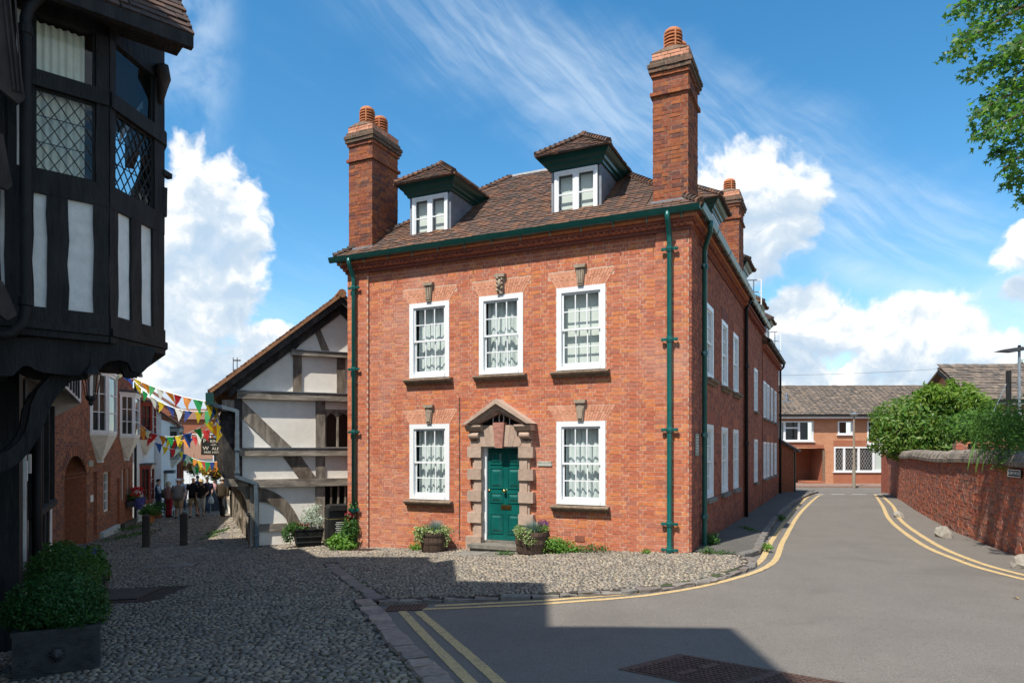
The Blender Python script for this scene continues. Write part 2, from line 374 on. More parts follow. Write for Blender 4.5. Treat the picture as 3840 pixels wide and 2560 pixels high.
M['tile'] = mk('clay_roof_tile', [(.145, .085, .06), (.12, .075, .058), (.175, .09, .06), (.10, .068, .056), (.20, .105, .066), (.135, .088, .07), (.09, .065, .056)], .9, 10, .25, .2, 30, big=.5, bigcol=(.075, .06, .048), bigscale=1.1, spec=.2)
M['tile_l'] = mk('orange_clay_tile', [(.30, .145, .075), (.25, .12, .07), (.34, .17, .09), (.21, .115, .075), (.28, .15, .095)], .9, 10, .25, .2, 30, spec=.2)
M['pot'] = mk('terracotta', (.46, .17, .075), .8, 8, .2, .1, 30, spec=.25)
M['curtain'] = mk('white_net_curtain', (.60, .655, .64), .9, 6, .06)
M['room'] = mk('dark_room', (.05, .05, .048), .9)
M['blind'] = mk('pale_blind', (.62, .66, .62), .9)
M['glass'] = glass_mat('window_glass', (.96, .98, .97), base=.05)
M['glass_d'] = glass_mat('old_window_glass', (.9, .93, .9), .03, .2, .05)
M['darkglass'] = mk('dark_glass', (.012, .014, .016), .06, spec=.8)
M['plate'] = mk('grey_name_plate', (.30, .30, .24), .6, 20, .1)
M['letter'] = mk('white_lettering', (.75, .75, .70), .6)
M['terra_vent'] = mk('terracotta_vent', (.34, .105, .06), .85, 20, .2)
# ------------------------------------------------------------------ lie of the land (z = 0 is the eye level of the photographer)
def smo(a, b, x):
    t = min(1, max(0, (x - a) / (b - a))); return t * t * (3 - 2 * t)
def zg(x, y):
    xx = x if x < 1 else (1 + (x - 1) * .75 if x < 4 else 3.25)
    xx = max(xx, -45); yy = min(y, 90)
    return -1.8625 + .0478 * xx + (-.016 + .00725 * smo(2, 14, x)) * yy
def sheet(name, poly, off, mat, cell=.6, kind='structure', skirt=0.0, bounds=None, parent=None):
    """a sheet with the outline poly laid on the ground"""
    bm = bmesh.new(); vs = [bm.verts.new((x, y, 0)) for x, y in poly]
    es = [bm.edges.new((vs[i], vs[(i + 1) % len(vs)])) for i in range(len(vs))]
    bmesh.ops.triangle_fill(bm, edges=es, use_beauty=True)
    xs = [p[0] for p in poly]; ys = [p[1] for p in poly]
    for ax, lo, hi in ((0, min(xs), max(xs)), (1, min(ys), max(ys))):
        n = max(1, int((hi - lo) / cell))
        for k in range(1, n):
            co = [0, 0, 0]; no = [0, 0, 0]; co[ax] = lo + (hi - lo) * k / n; no[ax] = 1
            bmesh.ops.bisect_plane(bm, geom=bm.verts[:] + bm.edges[:] + bm.faces[:], plane_co=co, plane_no=no)
    if skirt:
        be = [e for e in bm.edges if e.is_boundary]
        r = bmesh.ops.extrude_edge_only(bm, edges=be)
        down = {v for v in r['geom'] if isinstance(v, bmesh.types.BMVert)}
    else: down = set()
    bmesh.ops.recalc_face_normals(bm, faces=bm.faces)
    for v in bm.verts: v.co.z = zg(v.co.x, v.co.y) + off - (skirt if v in down else 0)
    if not skirt:
        for f in bm.faces:
            if f.normal.z < 0: f.normal_flip()
    me = bpy.data.meshes.new(name); bm.to_mesh(me); bm.free()
    o = link(name, me, parent, mat)
    if kind: o['kind'] = kind
    return o
def spline(pts, step=.25):
    out = []; P = [Vector((*p, 0)) for p in pts]
    for i in range(len(P) - 1):
        p0, p1, p2, p3 = P[max(i - 1, 0)], P[i], P[i + 1], P[min(i + 2, len(P) - 1)]
        n = max(1, int((p2 - p1).length / step))
        for k in range(n):
            t = k / n
            out.append(.5 * ((2 * p1) + (-p0 + p2) * t + (2 * p0 - 5 * p1 + 4 * p2 - p3) * t * t + (-p0 + 3 * p1 - 3 * p2 + p3) * t ** 3))
    out.append(P[-1]); return [(p.x, p.y) for p in out]
def ribbon(name, pts, w, off, mat, rag=0.0, parent=None):
    P = spline(pts, .12); mb = MB(); vs = []
    for i, p in enumerate(P):
        a = Vector((*P[max(i - 1, 0)], 0)); b = Vector((*P[min(i + 1, len(P) - 1)], 0)); d = (b - a).normalized(); nn = Vector((-d.y, d.x, 0))
        for s in (-1, 1):
            q = Vector((*p, 0)) + nn * s * (w / 2 + random.uniform(-rag, rag)); vs.append((q.x, q.y, zg(q.x, q.y) + off))
    mb.add(vs, [(2 * i, 2 * i + 1, 2 * i + 3, 2 * i + 2) for i in range(len(P) - 1)])
    o = mb.build(name, mat, parent); return o

def asphalt(name, col, patch=.25, spk=.55):
    m, T, b, out = base_mat(name); g = T.node('ShaderNodeNewGeometry').outputs['Position']
    n1 = T.noise(g, 120, 2, .8); n2 = T.noise(g, 1.1, 5, .6); n3 = T.noise(T.vmath('MULTIPLY', g, (1, .35, 1)), 5, 4, .6); n4 = T.noise(g, 60, 3, .75); n5 = T.noise(g, 26, 4, .7); n6 = T.noise(T.vmath('ADD', g, (7, 3, 0)), .55, 4, .6)
    c = T.ramp(n1, [(.3, tuple(x * (1 - spk) for x in col)), (.5, col), (.72, tuple(min(1, x * (1 + spk * 1.2)) for x in col))])
    c = T.mix(T.step(n2, .35, .7, 0, patch), c, tuple(x * .62 for x in col)); c = T.mix(T.step(n3, .5, .75, 0, patch * .7), c, tuple(x * 1.35 for x in col))
    c = T.mix(T.step(n4, .60, .74, 0, .75), c, tuple(x * 2.3 for x in col)); c = T.mix(T.step(n5, .52, .72, 0, .6), c, tuple(x * .55 for x in col)); c = T.mix(T.step(n6, .54, .62, 0, .22), c, tuple(x * .6 for x in col))
    T.l.new(c, b.inputs['Base Color']); b.inputs['Roughness'].default_value = .82; b.inputs['Specular IOR Level'].default_value = .25
    bn = T.node('ShaderNodeBump'); bn.inputs['Strength'].default_value = .5; bn.inputs['Distance'].default_value = .008; T.l.new(n1, bn.inputs['Height']); T.l.new(bn.outputs[0], b.inputs['Normal'])
    return m
M['asphalt'] = asphalt('road_asphalt', (.170, .152, .132))
M['footway'] = asphalt('footway_asphalt', (.115, .105, .093), .3)
M['yellow'] = mk('yellow_road_paint', (.52, .37, .175), .8, 55, .45, .2, 60, big=.75, bigcol=(.24, .19, .13), bigscale=11, bigrange=(.52, .70), tex='World')
M['whitepaint'] = mk('white_road_paint', (.6, .6, .57), .8, 30, .25, tex='World')
M['soil'] = mk('cobble_bed', (.040, .033, .024), .95, 12, .35, .3, 40, big=.9, bigcol=(.05, .08, .018), bigscale=.6, bigrange=(.50, .64), tex='World')
M['cobble'] = mk('river_cobble', [(.21, .178, .143), (.25, .21, .162), (.16, .138, .115), (.31, .265, .205), (.22, .17, .125), (.195, .175, .148), (.32, .265, .185), (.12, .10, .08)], .55, 20, .3, .15, 60, spec=.45, tex='World', big=.35, bigcol=(.11, .105, .075), bigscale=.9)
M['kerb'] = mk('kerb_stone', [(.19, .17, .15), (.16, .145, .13), (.22, .19, .165), (.175, .145, .125)], .8, 12, .25, .3, 40, tex='World', big=.3, bigcol=(.14, .14, .10), bigscale=3)
M['kerb_pink'] = mk('pink_kerb_stone', [(.27, .205, .165), (.23, .18, .15), (.31, .24, .19)], .8, 12, .25, .3, 40, tex='World')
M['ground'] = mk('garden_ground', (.10, .095, .07), .95, 4, .3, tex='World')
M['iron'] = mk('rusty_iron', (.11, .065, .05), .7, 20, .35, .3, 60, metal=.3, tex='World')
M['slab'] = mk('stone_slab', [(.20, .185, .16), (.17, .155, .13)], .9, 10, .25, .3, 30, tex='World')

# ground, road and pavements
g0 = 250
sheet('ground', [(-g0, -60), (g0, -60), (g0, 2 * g0), (-g0, 2 * g0)], -.10, M['ground'], cell=12)
sheet('road', [(-3, -12), (14, -12), (9.2, 6), (8.4, 10.8), (9.2, 13.3), (10.1, 15.6), (12.8, 21.8), (17.6, 32.6), (19, 33.2), (60, 31), (60, 37.2), (8, 38.2), (8, 33.5), (3.2, 13.2), (-1.8, 9.6), (-2.4, 9.5)], 0, M['asphalt'], cell=.8)
KERB = [(-1.80, 9.44), (-1.43, 9.47), (-.45, 9.42), (.55, 9.38), (1.56, 9.44), (2.55, 9.83), (3.35, 10.55), (3.91, 11.31), (4.10, 12.05)]
KERB2 = [(4.02, 12.20), (4.32, 12.45), (4.62, 13.05), (5.44, 15.05), (7.0, 18.6), (8.67, 22.17), (11.8, 28.3), (14.2, 32.4), (14.6, 33.6)]
EDGE = [(-2.05, 9.55), (-1.6, 8.35), (-1.14, 7.11), (-.66, 5.94), (-.2, 4.6), (.15, 3.2)]
EDGE2 = [(-3.55, 13.5), (-2.63, 11.31), (-1.85, 9.6)]
fk = spline(KERB, .3)
cob_poly = [(.15, 3.2), (-.2, 4.6), (-.66, 5.94), (-1.14, 7.11), (-1.6, 8.35), (-2.05, 9.55)] + fk + [(3.55, 12.9), (3.3, 13.2), (-3.9, 16.5), (-4.4, 18.3), (-6.6, 17.6), (-24.5, 58), (-34, 54), (-13.2, 21.6), (-14, 12), (-9, 3.2)]
lane = sheet('cobbled_lane', cob_poly, .045, M['soil'], cell=.9)
pave_poly = [(3.3, 12.9), (4.02, 12.22)] + spline(KERB2, .5)[1:] + [(13.2, 33.9), (12.2, 32.4)]
pave = sheet('pavement', pave_poly, .075, M['footway'], cell=1.0)
far_pave = sheet('far_pavement', [(8, 38.2), (60, 37.2), (60, 43), (8, 43)], .09, mk('paving_pink', (.24, .16, .125), .9, 8, .2), cell=3, skirt=.1)

def inside(x, y, poly):
    c = False; n = len(poly)
    for i in range(n):
        (x1, y1), (x2, y2) = poly[i], poly[i - 1]
        if (y1 > y) != (y2 > y) and x < (x2 - x1) * (y - y1) / (y2 - y1) + x1: c = not c
    return c
def cobbles():
    """river cobbles set on edge; the largest in view are single stones"""
    N = 7; ang = np.linspace(0, 2 * np.pi, N, endpoint=False)
    rings = [(1.0, -.02), (.84, .78)]
    uv = np.array([[q * math.cos(a), q * math.sin(a), h] for q, h in rings for a in ang] + [[0, 0, 1.0]])
    F4 = [(k, (k + 1) % N, N + (k + 1) % N, N + k) for k in range(N)]
    top = [(N + k, N + (k + 1) % N, 2 * N) for k in range(N)]
    spots = []
    ee = spline(EDGE, .3); e2 = spline(EDGE2, .3); k1 = fk
    edges = np.array(ee + e2 + k1)
    def near_edge(x, y): return np.min((edges[:, 0] - x) ** 2 + (edges[:, 1] - y) ** 2) < .028
    y = 4.6
    while y < 40:
        s = 1.0 if y < 10 else (1.12 if y < 16 else (1.6 if y < 22 else 2.3))
        dy = .046 * s; x0 = -.74 * y - .6; x1 = 4.3 if y < 16.6 else -4
        x = x0 + random.random() * .1
        while x < x1:
            w = random.uniform(.042, .098) * s * (.82 if x > -2.6 and y > 9.4 else 1)
            cx = x + w / 2; cy = y + random.uniform(-.014, .014) * s
            apron = y < 16.6 and x > -2.8 + (13 - y) * -.0 and (cy - 9.5) * -.44 - 1.9 < cx and cy > 9.4
            if inside(cx, cy, cob_poly) and not near_edge(cx, cy):
                ang_ = (random.gauss(-.35, .55) if apron else random.gauss(.03 - .25 * smo(5, 14, y), .22))
                spots.append((cx, cy, w * .50 * random.uniform(.85, 1.1), dy * .47 * random.uniform(.75, 1.2), ang_, random.uniform(.004, .015)))
            x += w + .004
        y += dy
    spots = np.array(spots)
    def in_covers(x, y): return any(inside(x, y, c) for c in COVERS)
    keep = np.array([not in_covers(s[0], s[1]) for s in spots]); spots = spots[keep]
    dist = np.hypot(spots[:, 0], spots[:, 1]); vis = (np.abs(spots[:, 0] / spots[:, 1]) < .735) & (spots[:, 1] > 5.35) & ~((spots[:, 0] < -3.75) & (spots[:, 1] < 8))
    score = np.where(vis, spots[:, 2] * spots[:, 3] / dist ** 3, -1)
    order = np.argsort(-score); ind, rest = order[:300], order[300:]
    protos = []
    for k in range(6):
        q = uv.copy(); q[:, :2] *= (1 + rng.normal(0, .10, (len(q), 1))); q[:, 2] *= 1 + rng.normal(0, .08, len(q))
        me = bpy.data.meshes.new('cobble'); me.from_pydata([tuple(p) for p in q], [], F4 + top); me.shade_smooth(); me.materials.append(M['cobble']); protos.append((q, me))
    for i in ind:
        x, y, a, b, t, h = spots[i]; o = bpy.data.objects.new('cobble', random.choice(protos)[1]); COL.objects.link(o); o.parent = lane
        o.location = (x, y, zg(x, y) + .043); o.rotation_euler = (0, 0, t); o.scale = (a, b, h + .012)
    n = len(rest); S = spots[rest]
    sel = rng.integers(0, 6, n); Q = np.stack([p[0] for p in protos])[sel]
    ca, sa = np.cos(S[:, 4])[:, None], np.sin(S[:, 4])[:, None]
    lx, ly = Q[:, :, 0] * S[:, 2:3], Q[:, :, 1] * S[:, 3:4]
    zz = np.array([zg(a, b) for a, b in S[:, :2]]) + .043
    V = np.stack([S[:, 0:1] + lx * ca - ly * sa, S[:, 1:2] + lx * sa + ly * ca, zz[:, None] + Q[:, :, 2] * (S[:, 5:6] + .012)], -1).reshape(-1, 3)
    nv = Q.shape[1]
    # crown of the stone: quads that fan round its highest point
    F = np.array(F4 + [(N + k, N + (k + 1) % N, N + (k + 2) % N, 2 * N) for k in range(0, N, 2)])
    FF = (F[None] + (np.arange(n) * nv)[:, None, None]).reshape(-1, 4)
    o = link('cobbles', np_mesh('cobbles', V, FF, np.repeat(rng.random(n), len(F)), True), lane, M['cobble']); o['kind'] = 'stuff'
COVERS = [[(-6.95, 10.2), (-5.3, 10.2), (-5.3, 11.65), (-6.95, 11.65)], [(-3.2, 6.0), (-2.75, 6.0), (-2.75, 6.3), (-3.2, 6.3)], [(-7.6, 14.1), (-6.5, 14.1), (-6.5, 14.6), (-7.6, 14.6)],
          [(-3.95, 16.1), (-2.9, 15.55), (-3.1, 15.2), (-4.1, 15.7)], [(-1.3, 13.85), (-.12, 13.27), (.17, 13.87), (-1.0, 14.45)]]
cobbles()
def stones(path, name, w, h, off, mat, lmin, lmax, parent, gap=.012, top_round=.015):
    P = spline(path, .05); i = 0; acc = 0
    L = [0]
    for a, b in zip(P, P[1:]): L.append(L[-1] + math.hypot(b[0] - a[0], b[1] - a[1]))
    def at(s):
        k = max(1, min(len(L) - 1, next((j for j in range(len(L)) if L[j] >= s), len(L) - 1))); t = (s - L[k - 1]) / max(1e-6, L[k] - L[k - 1]); return (P[k - 1][0] + (P[k][0] - P[k - 1][0]) * t, P[k - 1][1] + (P[k][1] - P[k - 1][1]) * t)
    s = 0
    while s < L[-1] - .1:
        l = random.uniform(lmin, lmax); e = min(s + l - gap, L[-1]); a, b = at(s), at(e); s += l
        d = Vector((b[0] - a[0], b[1] - a[1], 0)); ln = d.length
        if ln < .04: continue
        d.normalize(); nn = Vector((-d.y, d.x, 0)); mb = MB(); ww = w * random.uniform(.88, 1.12); hh = h + random.uniform(-.012, .012)
        c = Vector(((a[0] + b[0]) / 2, (a[1] + b[1]) / 2, 0)); z = zg(c.x, c.y) + off
        vs = []
        for q, zz in ((1.0, -.1), (1.0, hh - top_round), (.88, hh)):
            for sx, sy in ((-1, -1), (0, -1.05), (1, -1), (1, 1), (0, 1.05), (-1, 1)):
                p = d * (sx * (ln / 2 - (1 - q) * .06)) + nn * (sy * ww / 2 * q) + Vector((random.gauss(0, .009), random.gauss(0, .009), 0)); vs.append((p.x, p.y, zz + random.gauss(0, .003)))
        fs = [(i * 6 + k, i * 6 + (k + 1) % 6, (i + 1) * 6 + (k + 1) % 6, (i + 1) * 6 + k) for i in range(2) for k in range(6)] + [(12, 13, 14, 15, 16, 17)]
        mb.add(vs, fs); o = mb.build(name, mat, parent, (c.x, c.y, z))
stones(KERB, 'kerb_stone', .13, .05, 0, M['kerb'], .22, .42, lane)
stones(KERB2, 'kerb_stone', .13, .10, 0, M['kerb'], .45, .9, pave)
stones(EDGE, 'kerb_stone', .25, .075, 0, M['kerb_pink'], .20, .36, lane, .03, .03)
stones(EDGE2, 'edging_stone', .22, .065, 0, M['kerb'], .16, .34, lane)
stones([(-7.55, 18.5), (-8.6, 20.8), (-10.3, 24.6), (-11.6, 27.5)], 'edging_stone', .24, .07, 0, M['kerb'], .5, .9, lane)
YO = [(-1.20, 9.02), (-.4, 9.0), (.53, 9.01), (1.89, 9.31), (3.23, 10.22), (4.35, 11.62), (5.81, 14.86), (8.9, 21.5), (12.9, 29.4), (13.7, 30.7)]
YI = [(-1.02, 9.21), (-.3, 9.2), (.55, 9.22), (1.93, 9.55), (3.2, 10.5), (4.15, 11.7), (5.6, 14.95), (8.65, 21.55), (12.55, 29.5), (13.4, 30.75)]
for pts in (YO, YI, [(-1.42, 8.97), (-.9, 7.45), (-.35, 5.9), (.05, 4.7)], [(-1.2, 8.9), (-.67, 7.45), (-.1, 5.86), (.3, 4.7)],
            [(16.2, 31.0), (12.9, 24.2), (10.27, 18.86), (8.31, 14.21), (7.58, 11.9), (7.30, 10.3), (7.3, 7)], [(16.45, 31.0), (13.25, 24.2), (10.6, 18.95), (8.62, 14.3), (7.83, 11.95), (7.55, 10.3), (7.55, 7)]):
    o = ribbon('yellow_line', pts, .105, .005, M['yellow'], .004); o['kind'] = 'structure'
for k in range(6):
    o = ribbon('give_way_dash', [(12.5 + k * .95, 31.35), (13.1 + k * .95, 31.32)], .2, .005, M['whitepaint'], .004); o['kind'] = 'structure'
# ------------------------------------------------------------------ the red brick corner house
HA = R(25.27); HC = (3.267, 12.8, -1.94)
house = thing('corner_house', 'large red brick corner house with green front door, stone doorcase and tall chimneys', 'house', HC, -HA)
def to_local(p, c, rz):
    d = Matrix.Rotation(-rz, 3, 'Z') @ (Vector(p) - Vector(c)); return (d.x, d.y, d.z + c[2])
EYE_H = to_local((0, 0, 0), HC, -HA)
FR_F = ((0, 0, 0), (1, 0, 0), (0, 0, 1)); FR_S = ((0, 0, 0), (0, 1, 0), (0, 0, 1))
WINS_F = [(-5.615, 1.59), (-3.87, 1.59), (-2.115, 1.59), (-5.61, -1.07), (-2.115, -1.07)]
WW, WH = 1.02, 1.645
SIDE_W = [2.18, 4.32, 6.28]; SWW = .95
def whole(x, z, w=WW, h=WH): return (x - w / 2, x + w / 2, z, z + h)
ARCH_H = .31
def arch_poly(x, z, s=.20): return [(x - WW / 2 - .01, z), (x + WW / 2 + .01, z), (x + WW / 2 + s, z + ARCH_H), (x - WW / 2 - s, z + ARCH_H)]
holes_f = [whole(x, z) for x, z in WINS_F] + [(-4.30, -3.40, -2.1, .62)]
holes_s = [whole(y, z, SWW, 1.55) for y in SIDE_W for z in (1.53, -1.0)]
EAVE = 4.30
# brick skin
arch_holes = []
for x, z in WINS_F:            # stepped cut-outs behind the flat arches
    for k in range(4):
        s = .20 * (k + .5) / 4; arch_holes.append((x - WW / 2 - s, x + WW / 2 + s, z + WH + ARCH_H * k / 4, z + WH + ARCH_H * (k + 1) / 4))
base_z = lambda x: -1.98 + .05 * x
rf = brick_rects(-7.8, 0, -2.42, EAVE - .08, holes_f + arch_holes, vb=lambda u: base_z(u) - .1)
rf_l = rf[rf[:, 1] < -7.25]; rf_r = rf[(rf[:, 0] > -.62)]
wall_plane(FR_F, -7.8, 0, -2.6, EAVE + .02, holes_f, -.0035).build('mortar_joints', M['mortar'], house)
pieces('brick', FR_F, rf, -.008, .0, M['brick'], house, EYE_H, 300, .002, .0015, stuff_name='brickwork')
# corner strips standing proud of the wall, left and right
for u0, u1 in ((-7.8, -7.22), (-.62, 0)):
    rr = brick_rects(u0, u1, -2.42, EAVE - .08, vb=lambda u: base_z(u) - .1)
    mb = MB(); mb.box(u0 + .004, u1 - .004, -.0445, -.002, -2.5, EAVE - .06); st = mb.build('corner_strip', M['mortar'], house)
    V, F, r = frame_boxes(((0, -.048, 0), (1, 0, 0), (0, 0, 1)), rr, -.04, .0, .002, .0015)
    b = link('brickwork', np_mesh('brickwork', V, F, r), st, M['brick']); b['kind'] = 'stuff'
# side wall and rear
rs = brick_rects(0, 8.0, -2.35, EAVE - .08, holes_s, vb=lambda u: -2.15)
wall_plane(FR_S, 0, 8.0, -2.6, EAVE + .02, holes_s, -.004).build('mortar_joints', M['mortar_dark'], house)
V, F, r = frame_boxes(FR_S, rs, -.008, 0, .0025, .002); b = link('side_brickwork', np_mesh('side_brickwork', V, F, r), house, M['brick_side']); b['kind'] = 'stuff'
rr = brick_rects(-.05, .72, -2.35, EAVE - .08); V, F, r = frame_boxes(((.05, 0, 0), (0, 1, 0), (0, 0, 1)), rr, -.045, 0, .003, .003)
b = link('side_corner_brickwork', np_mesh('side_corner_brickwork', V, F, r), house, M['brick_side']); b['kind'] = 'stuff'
MB().box(0.0, .042, -.035, .70, -2.5, EAVE - .06).build('side_corner_strip', M['mortar_dark'], house)
mb = MB(); mb.add([(-7.8, 0, -2.7), (-7.8, 8, -2.7), (-7.8, 8, 4.4), (-7.8, 0, 4.4)], [(0, 1, 2, 3)]); mb.add([(-7.8, 8, -2.7), (0, 8, -2.7), (0, 8, 4.4), (-7.8, 8, 4.4)], [(0, 1, 2, 3)])
mb.build('rear_wall', M['brick_side'], house)
# moulded brick eaves: oversailing courses and a dentil row
for k, (o_, z0, z1) in enumerate(((.035, 4.06, 4.125), (.075, 4.125, 4.19), (.12, 4.19, 4.25), (.17, 4.25, 4.32))):
    MB().box(-7.8 - o_, o_, -o_ - .05, 8.0, z0, z1 - .004).build('eaves_course', M['brick'] if k % 2 else M['brick_side'], house)
mb = MB()
for k in range(66):
    x = -7.75 + k * .118; mb.box(x, x + .055, -.155, -.10, 4.135, 4.19, random.random())
for k in range(60):
    y = .05 + k * .13; mb.box(.10, .155, y, y + .06, 4.135, 4.19, random.random())
b = mb.build('dentil_row', M['brick_side'], house); b['kind'] = 'stuff'
# flat arches of rubbed bricks, keystones
def flat_arch(x, z, parent):
    n = 9
    for side in (-1, 1):
        for k in range(n):
            a0, a1 = k / n, (k + .88) / n
            def px(a, t): return x + side * (.07 + .035 * t + a * (WW / 2 + .01 - .07 + (.20 - .035) * t))
            cut = [(0, .45), (.47, 1.0)] if k % 2 else [(0, .62), (.64, 1.0)]
            for t0, t1 in cut:
                mb = MB(); mb.prism([(px(a0, t0), z + .004 + ARCH_H * t0), (px(a1, t0), z + .004 + ARCH_H * t0), (px(a1, t1), z + ARCH_H * t1), (px(a0, t1), z + ARCH_H * t1)], lambda a, b, d: (a, -d, b), -.008, random.uniform(.002, .006))
                mb.build('arch_brick', M['gauged'], parent)
def keystone(x, z, kind, parent):
    mb = MB(); f = lambda a, b, d: (a, -d, b)
    mb.prism([(x - .058, z + .01), (x + .058, z + .01), (x + .088, z + .35), (x - .088, z + .35)], f, -.01, .05)
    mb.prism([(x - .108, z + .353), (x + .108, z + .353), (x + .128, z + .42), (x - .128, z + .42)], f, -.01, .085)
    k = mb.build('keystone', M['keystone'], parent); k['kind'] = 'thing'
    del k['kind']
    if kind == 'fluted':
        for q in (-.05, 0, .05): MB().bar((x + q * .65, -.057, z + .05), (x + q * 1.05, -.057, z + .31), .026, .02, (0, 1, 0)).build('flute', M['keystone'], k)
    elif kind == 'panel':
        MB().prism([(x - .042, z + .05), (x + .042, z + .05), (x + .07, z + .26), (x + .04, z + .31), (x - .04, z + .31), (x - .07, z + .26)], f, .05, .07).build('raised_panel', M['keystone'], k)
    else:
        for q in range(7):
            s = 1 if q % 2 else -1; mb = MB(); mb.smooth = True
            pts = [(x + s * (.02 + .05 * math.sin(t * 2.6)) * (1 - .12 * q / 7), -.06 - .02 * math.sin(t * 3), z + .06 + q * .042 + .05 * t) for t in np.linspace(0, 1.2, 6)]
            mb.tube(pts, [.018, .022, .022, .018, .014, .008], 6).build('carved_leaf', M['keystone'], k)
        mb = MB(); mb.smooth = True; mb.lathe([(.0, -.1), (.03, -.08), (.045, 0), (.03, .07), (0, .1)], (x, -.06, z + .22), 8).build('carved_leaf', M['keystone'], k)
for i, (x, z) in enumerate(WINS_F):
    flat_arch(x, z + WH, house); keystone(x, z + WH, 'carved' if i == 1 else ('fluted' if i in (0, 2) else 'panel'), house)
for y in SIDE_W:      # plain rubbed lintels of the side wall
    for z in (1.53 + 1.55, -1.0 + 1.55): MB().prism([(y - SWW / 2, z + .003), (y + SWW / 2, z + .003), (y + SWW / 2 + .1, z + .28), (y - SWW / 2 - .1, z + .28)], lambda a, b, d: (d, a, b), -.002, .008).build('lintel', M['brick_side'], house)

# sash windows (each with frame, sashes, bars, panes, sill, curtain)
def sash_window(W_, H_, parent, loc, rz, cols=3, dressing='curtain', sill=True, stone='sillstone', first=None):
    f = MB(); t = .105; d0, d1 = -.012, .10
    f.box(-W_ / 2, -W_ / 2 + t, d0, d1, 0, H_); f.box(W_ / 2 - t, W_ / 2, d0, d1, 0, H_); f.box(-W_ / 2 + t, W_ / 2 - t, d0, d1, H_ - t, H_); f.box(-W_ / 2 + t, W_ / 2 - t, d0 - .02, d1, 0, .075)
    win = f.build('window', M['white'], parent, loc); win.rotation_euler = (0, 0, rz)
    iw = W_ - 2 * t; mid = .075 + (H_ - t - .075) * .5
    MB().box(-W_ / 2 + .004, W_ / 2 - .004, -.004, .9, .004, H_ - .004).add([], []).mesh  # (kept simple: the reveal is the room box below)
    r = MB(); a, b = W_ / 2 - .001, H_ - .001
    vs = [(-a, .0, .001), (a, .0, .001), (a, .0, b), (-a, .0, b), (-a, 1.1, .001), (a, 1.1, .001), (a, 1.1, b), (-a, 1.1, b)]
    r.add(vs, [(4, 5, 6, 7), (0, 1, 5, 4), (1, 2, 6, 5), (2, 3, 7, 6), (3, 0, 4, 7)]); r.build('room_behind', M['room'], win)
    for up in (1, 0):
        z0, z1 = (mid - .02, H_ - t) if up else (.075, mid + .02); y0 = .018 if up else .052; y1 = y0 + .032
        s = MB(); q = .042; bq = .07 if not up else .04
        s.box(-iw / 2, -iw / 2 + q, y0, y1, z0, z1); s.box(iw / 2 - q, iw / 2, y0, y1, z0, z1); s.box(-iw / 2 + q, iw / 2 - q, y0, y1, z0, z0 + bq); s.box(-iw / 2 + q, iw / 2 - q, y0, y1, z1 - .04, z1)
        s.build('sash', M['white'], win)
        gx0, gx1, gz0, gz1 = -iw / 2 + q, iw / 2 - q, z0 + bq, z1 - .04; zm = (gz0 + gz1) / 2
        for k in range(1, cols): x = gx0 + (gx1 - gx0) * k / cols; MB().box(x - .011, x + .011, y0 + .004, y1 - .004, gz0, gz1).build('glazing_bar', M['white'], win)
        MB().box(gx0, gx1, y0 + .006, y1 - .006, zm - .011, zm + .011).build('glazing_bar', M['white'], win)
        for k in range(cols):
            for za, zb in ((gz0, zm - .011), (zm + .011, gz1)):
                xa = gx0 + (gx1 - gx0) * k / cols + .011 * (k > 0); xb = gx0 + (gx1 - gx0) * (k + 1) / cols - .011 * (k < cols - 1)
                tw = random.gauss(0, .0025); mb = MB(); mb.add([(xa, y0 + .014 + tw, za), (xb, y0 + .014 - tw, za), (xb, y0 + .016 - tw, zb), (xa, y0 + .016 + tw, zb)], [(0, 1, 2, 3)]); mb.build('pane', M['glass'], win)
    if dressing == 'curtain':
        c = MB(); c.smooth = True; n = 60; fq = random.uniform(.45, 1.25); dzz = random.uniform(-.02, .05); xs = np.linspace(-iw / 2 + .02, iw / 2 - .02, n); ph = random.random() * 6
        vs = [];
        for z, am in ((H_ - t + .02, .012), (mid + .25, .022), (mid - .2, .028), (.06, .034)):
            vs += [(x, (.20 + dzz) + am * fq * math.sin(x * (36 + ph * 2) + ph + .6 * math.sin(x * 9)) + .012 * math.sin(x * 17 + ph), z) for x in xs]
        c.add(vs, [(r_ * n + k, r_ * n + k + 1, (r_ + 1) * n + k + 1, (r_ + 1) * n + k) for r_ in range(3) for k in range(n - 1)]); c.build('curtain', M['curtain'], win)
    elif dressing == 'blind':
        MB().box(-iw / 2 + .01, iw / 2 - .01, .17, .175, mid * .02 + .08, H_ - t).build('blind', M['blind'], win)
    if sill:
        s = MB(); pr = [(.10, -.005), (-.125, -.03), (-.14, -.055), (-.125, -.085), (-.07, -.10), (-.055, -.14), (.0, -.15)] if stone == 'sillstone' else [(.05, -.005), (-.09, -.02), (-.09, -.10), (0, -.10)]
        s.prism(pr, lambda a_, b_, d_: (d_, a_, b_), -W_ / 2 - .09, W_ / 2 + .09); s.build('sill', M[stone], win)
    return win
bz = -HC[2]
for i, (x, z) in enumerate(WINS_F): sash_window(WW, WH, house, (x, 0, z + bz), 0, 3, 'blind' if i == 2 else 'curtain')
for y in SIDE_W:
    for z in (1.53, -1.0): sash_window(SWW, 1.55, house, (0, y, z + bz), R(90), 3, 'curtain', True, 'sillstone' if z > 0 else 'slab')

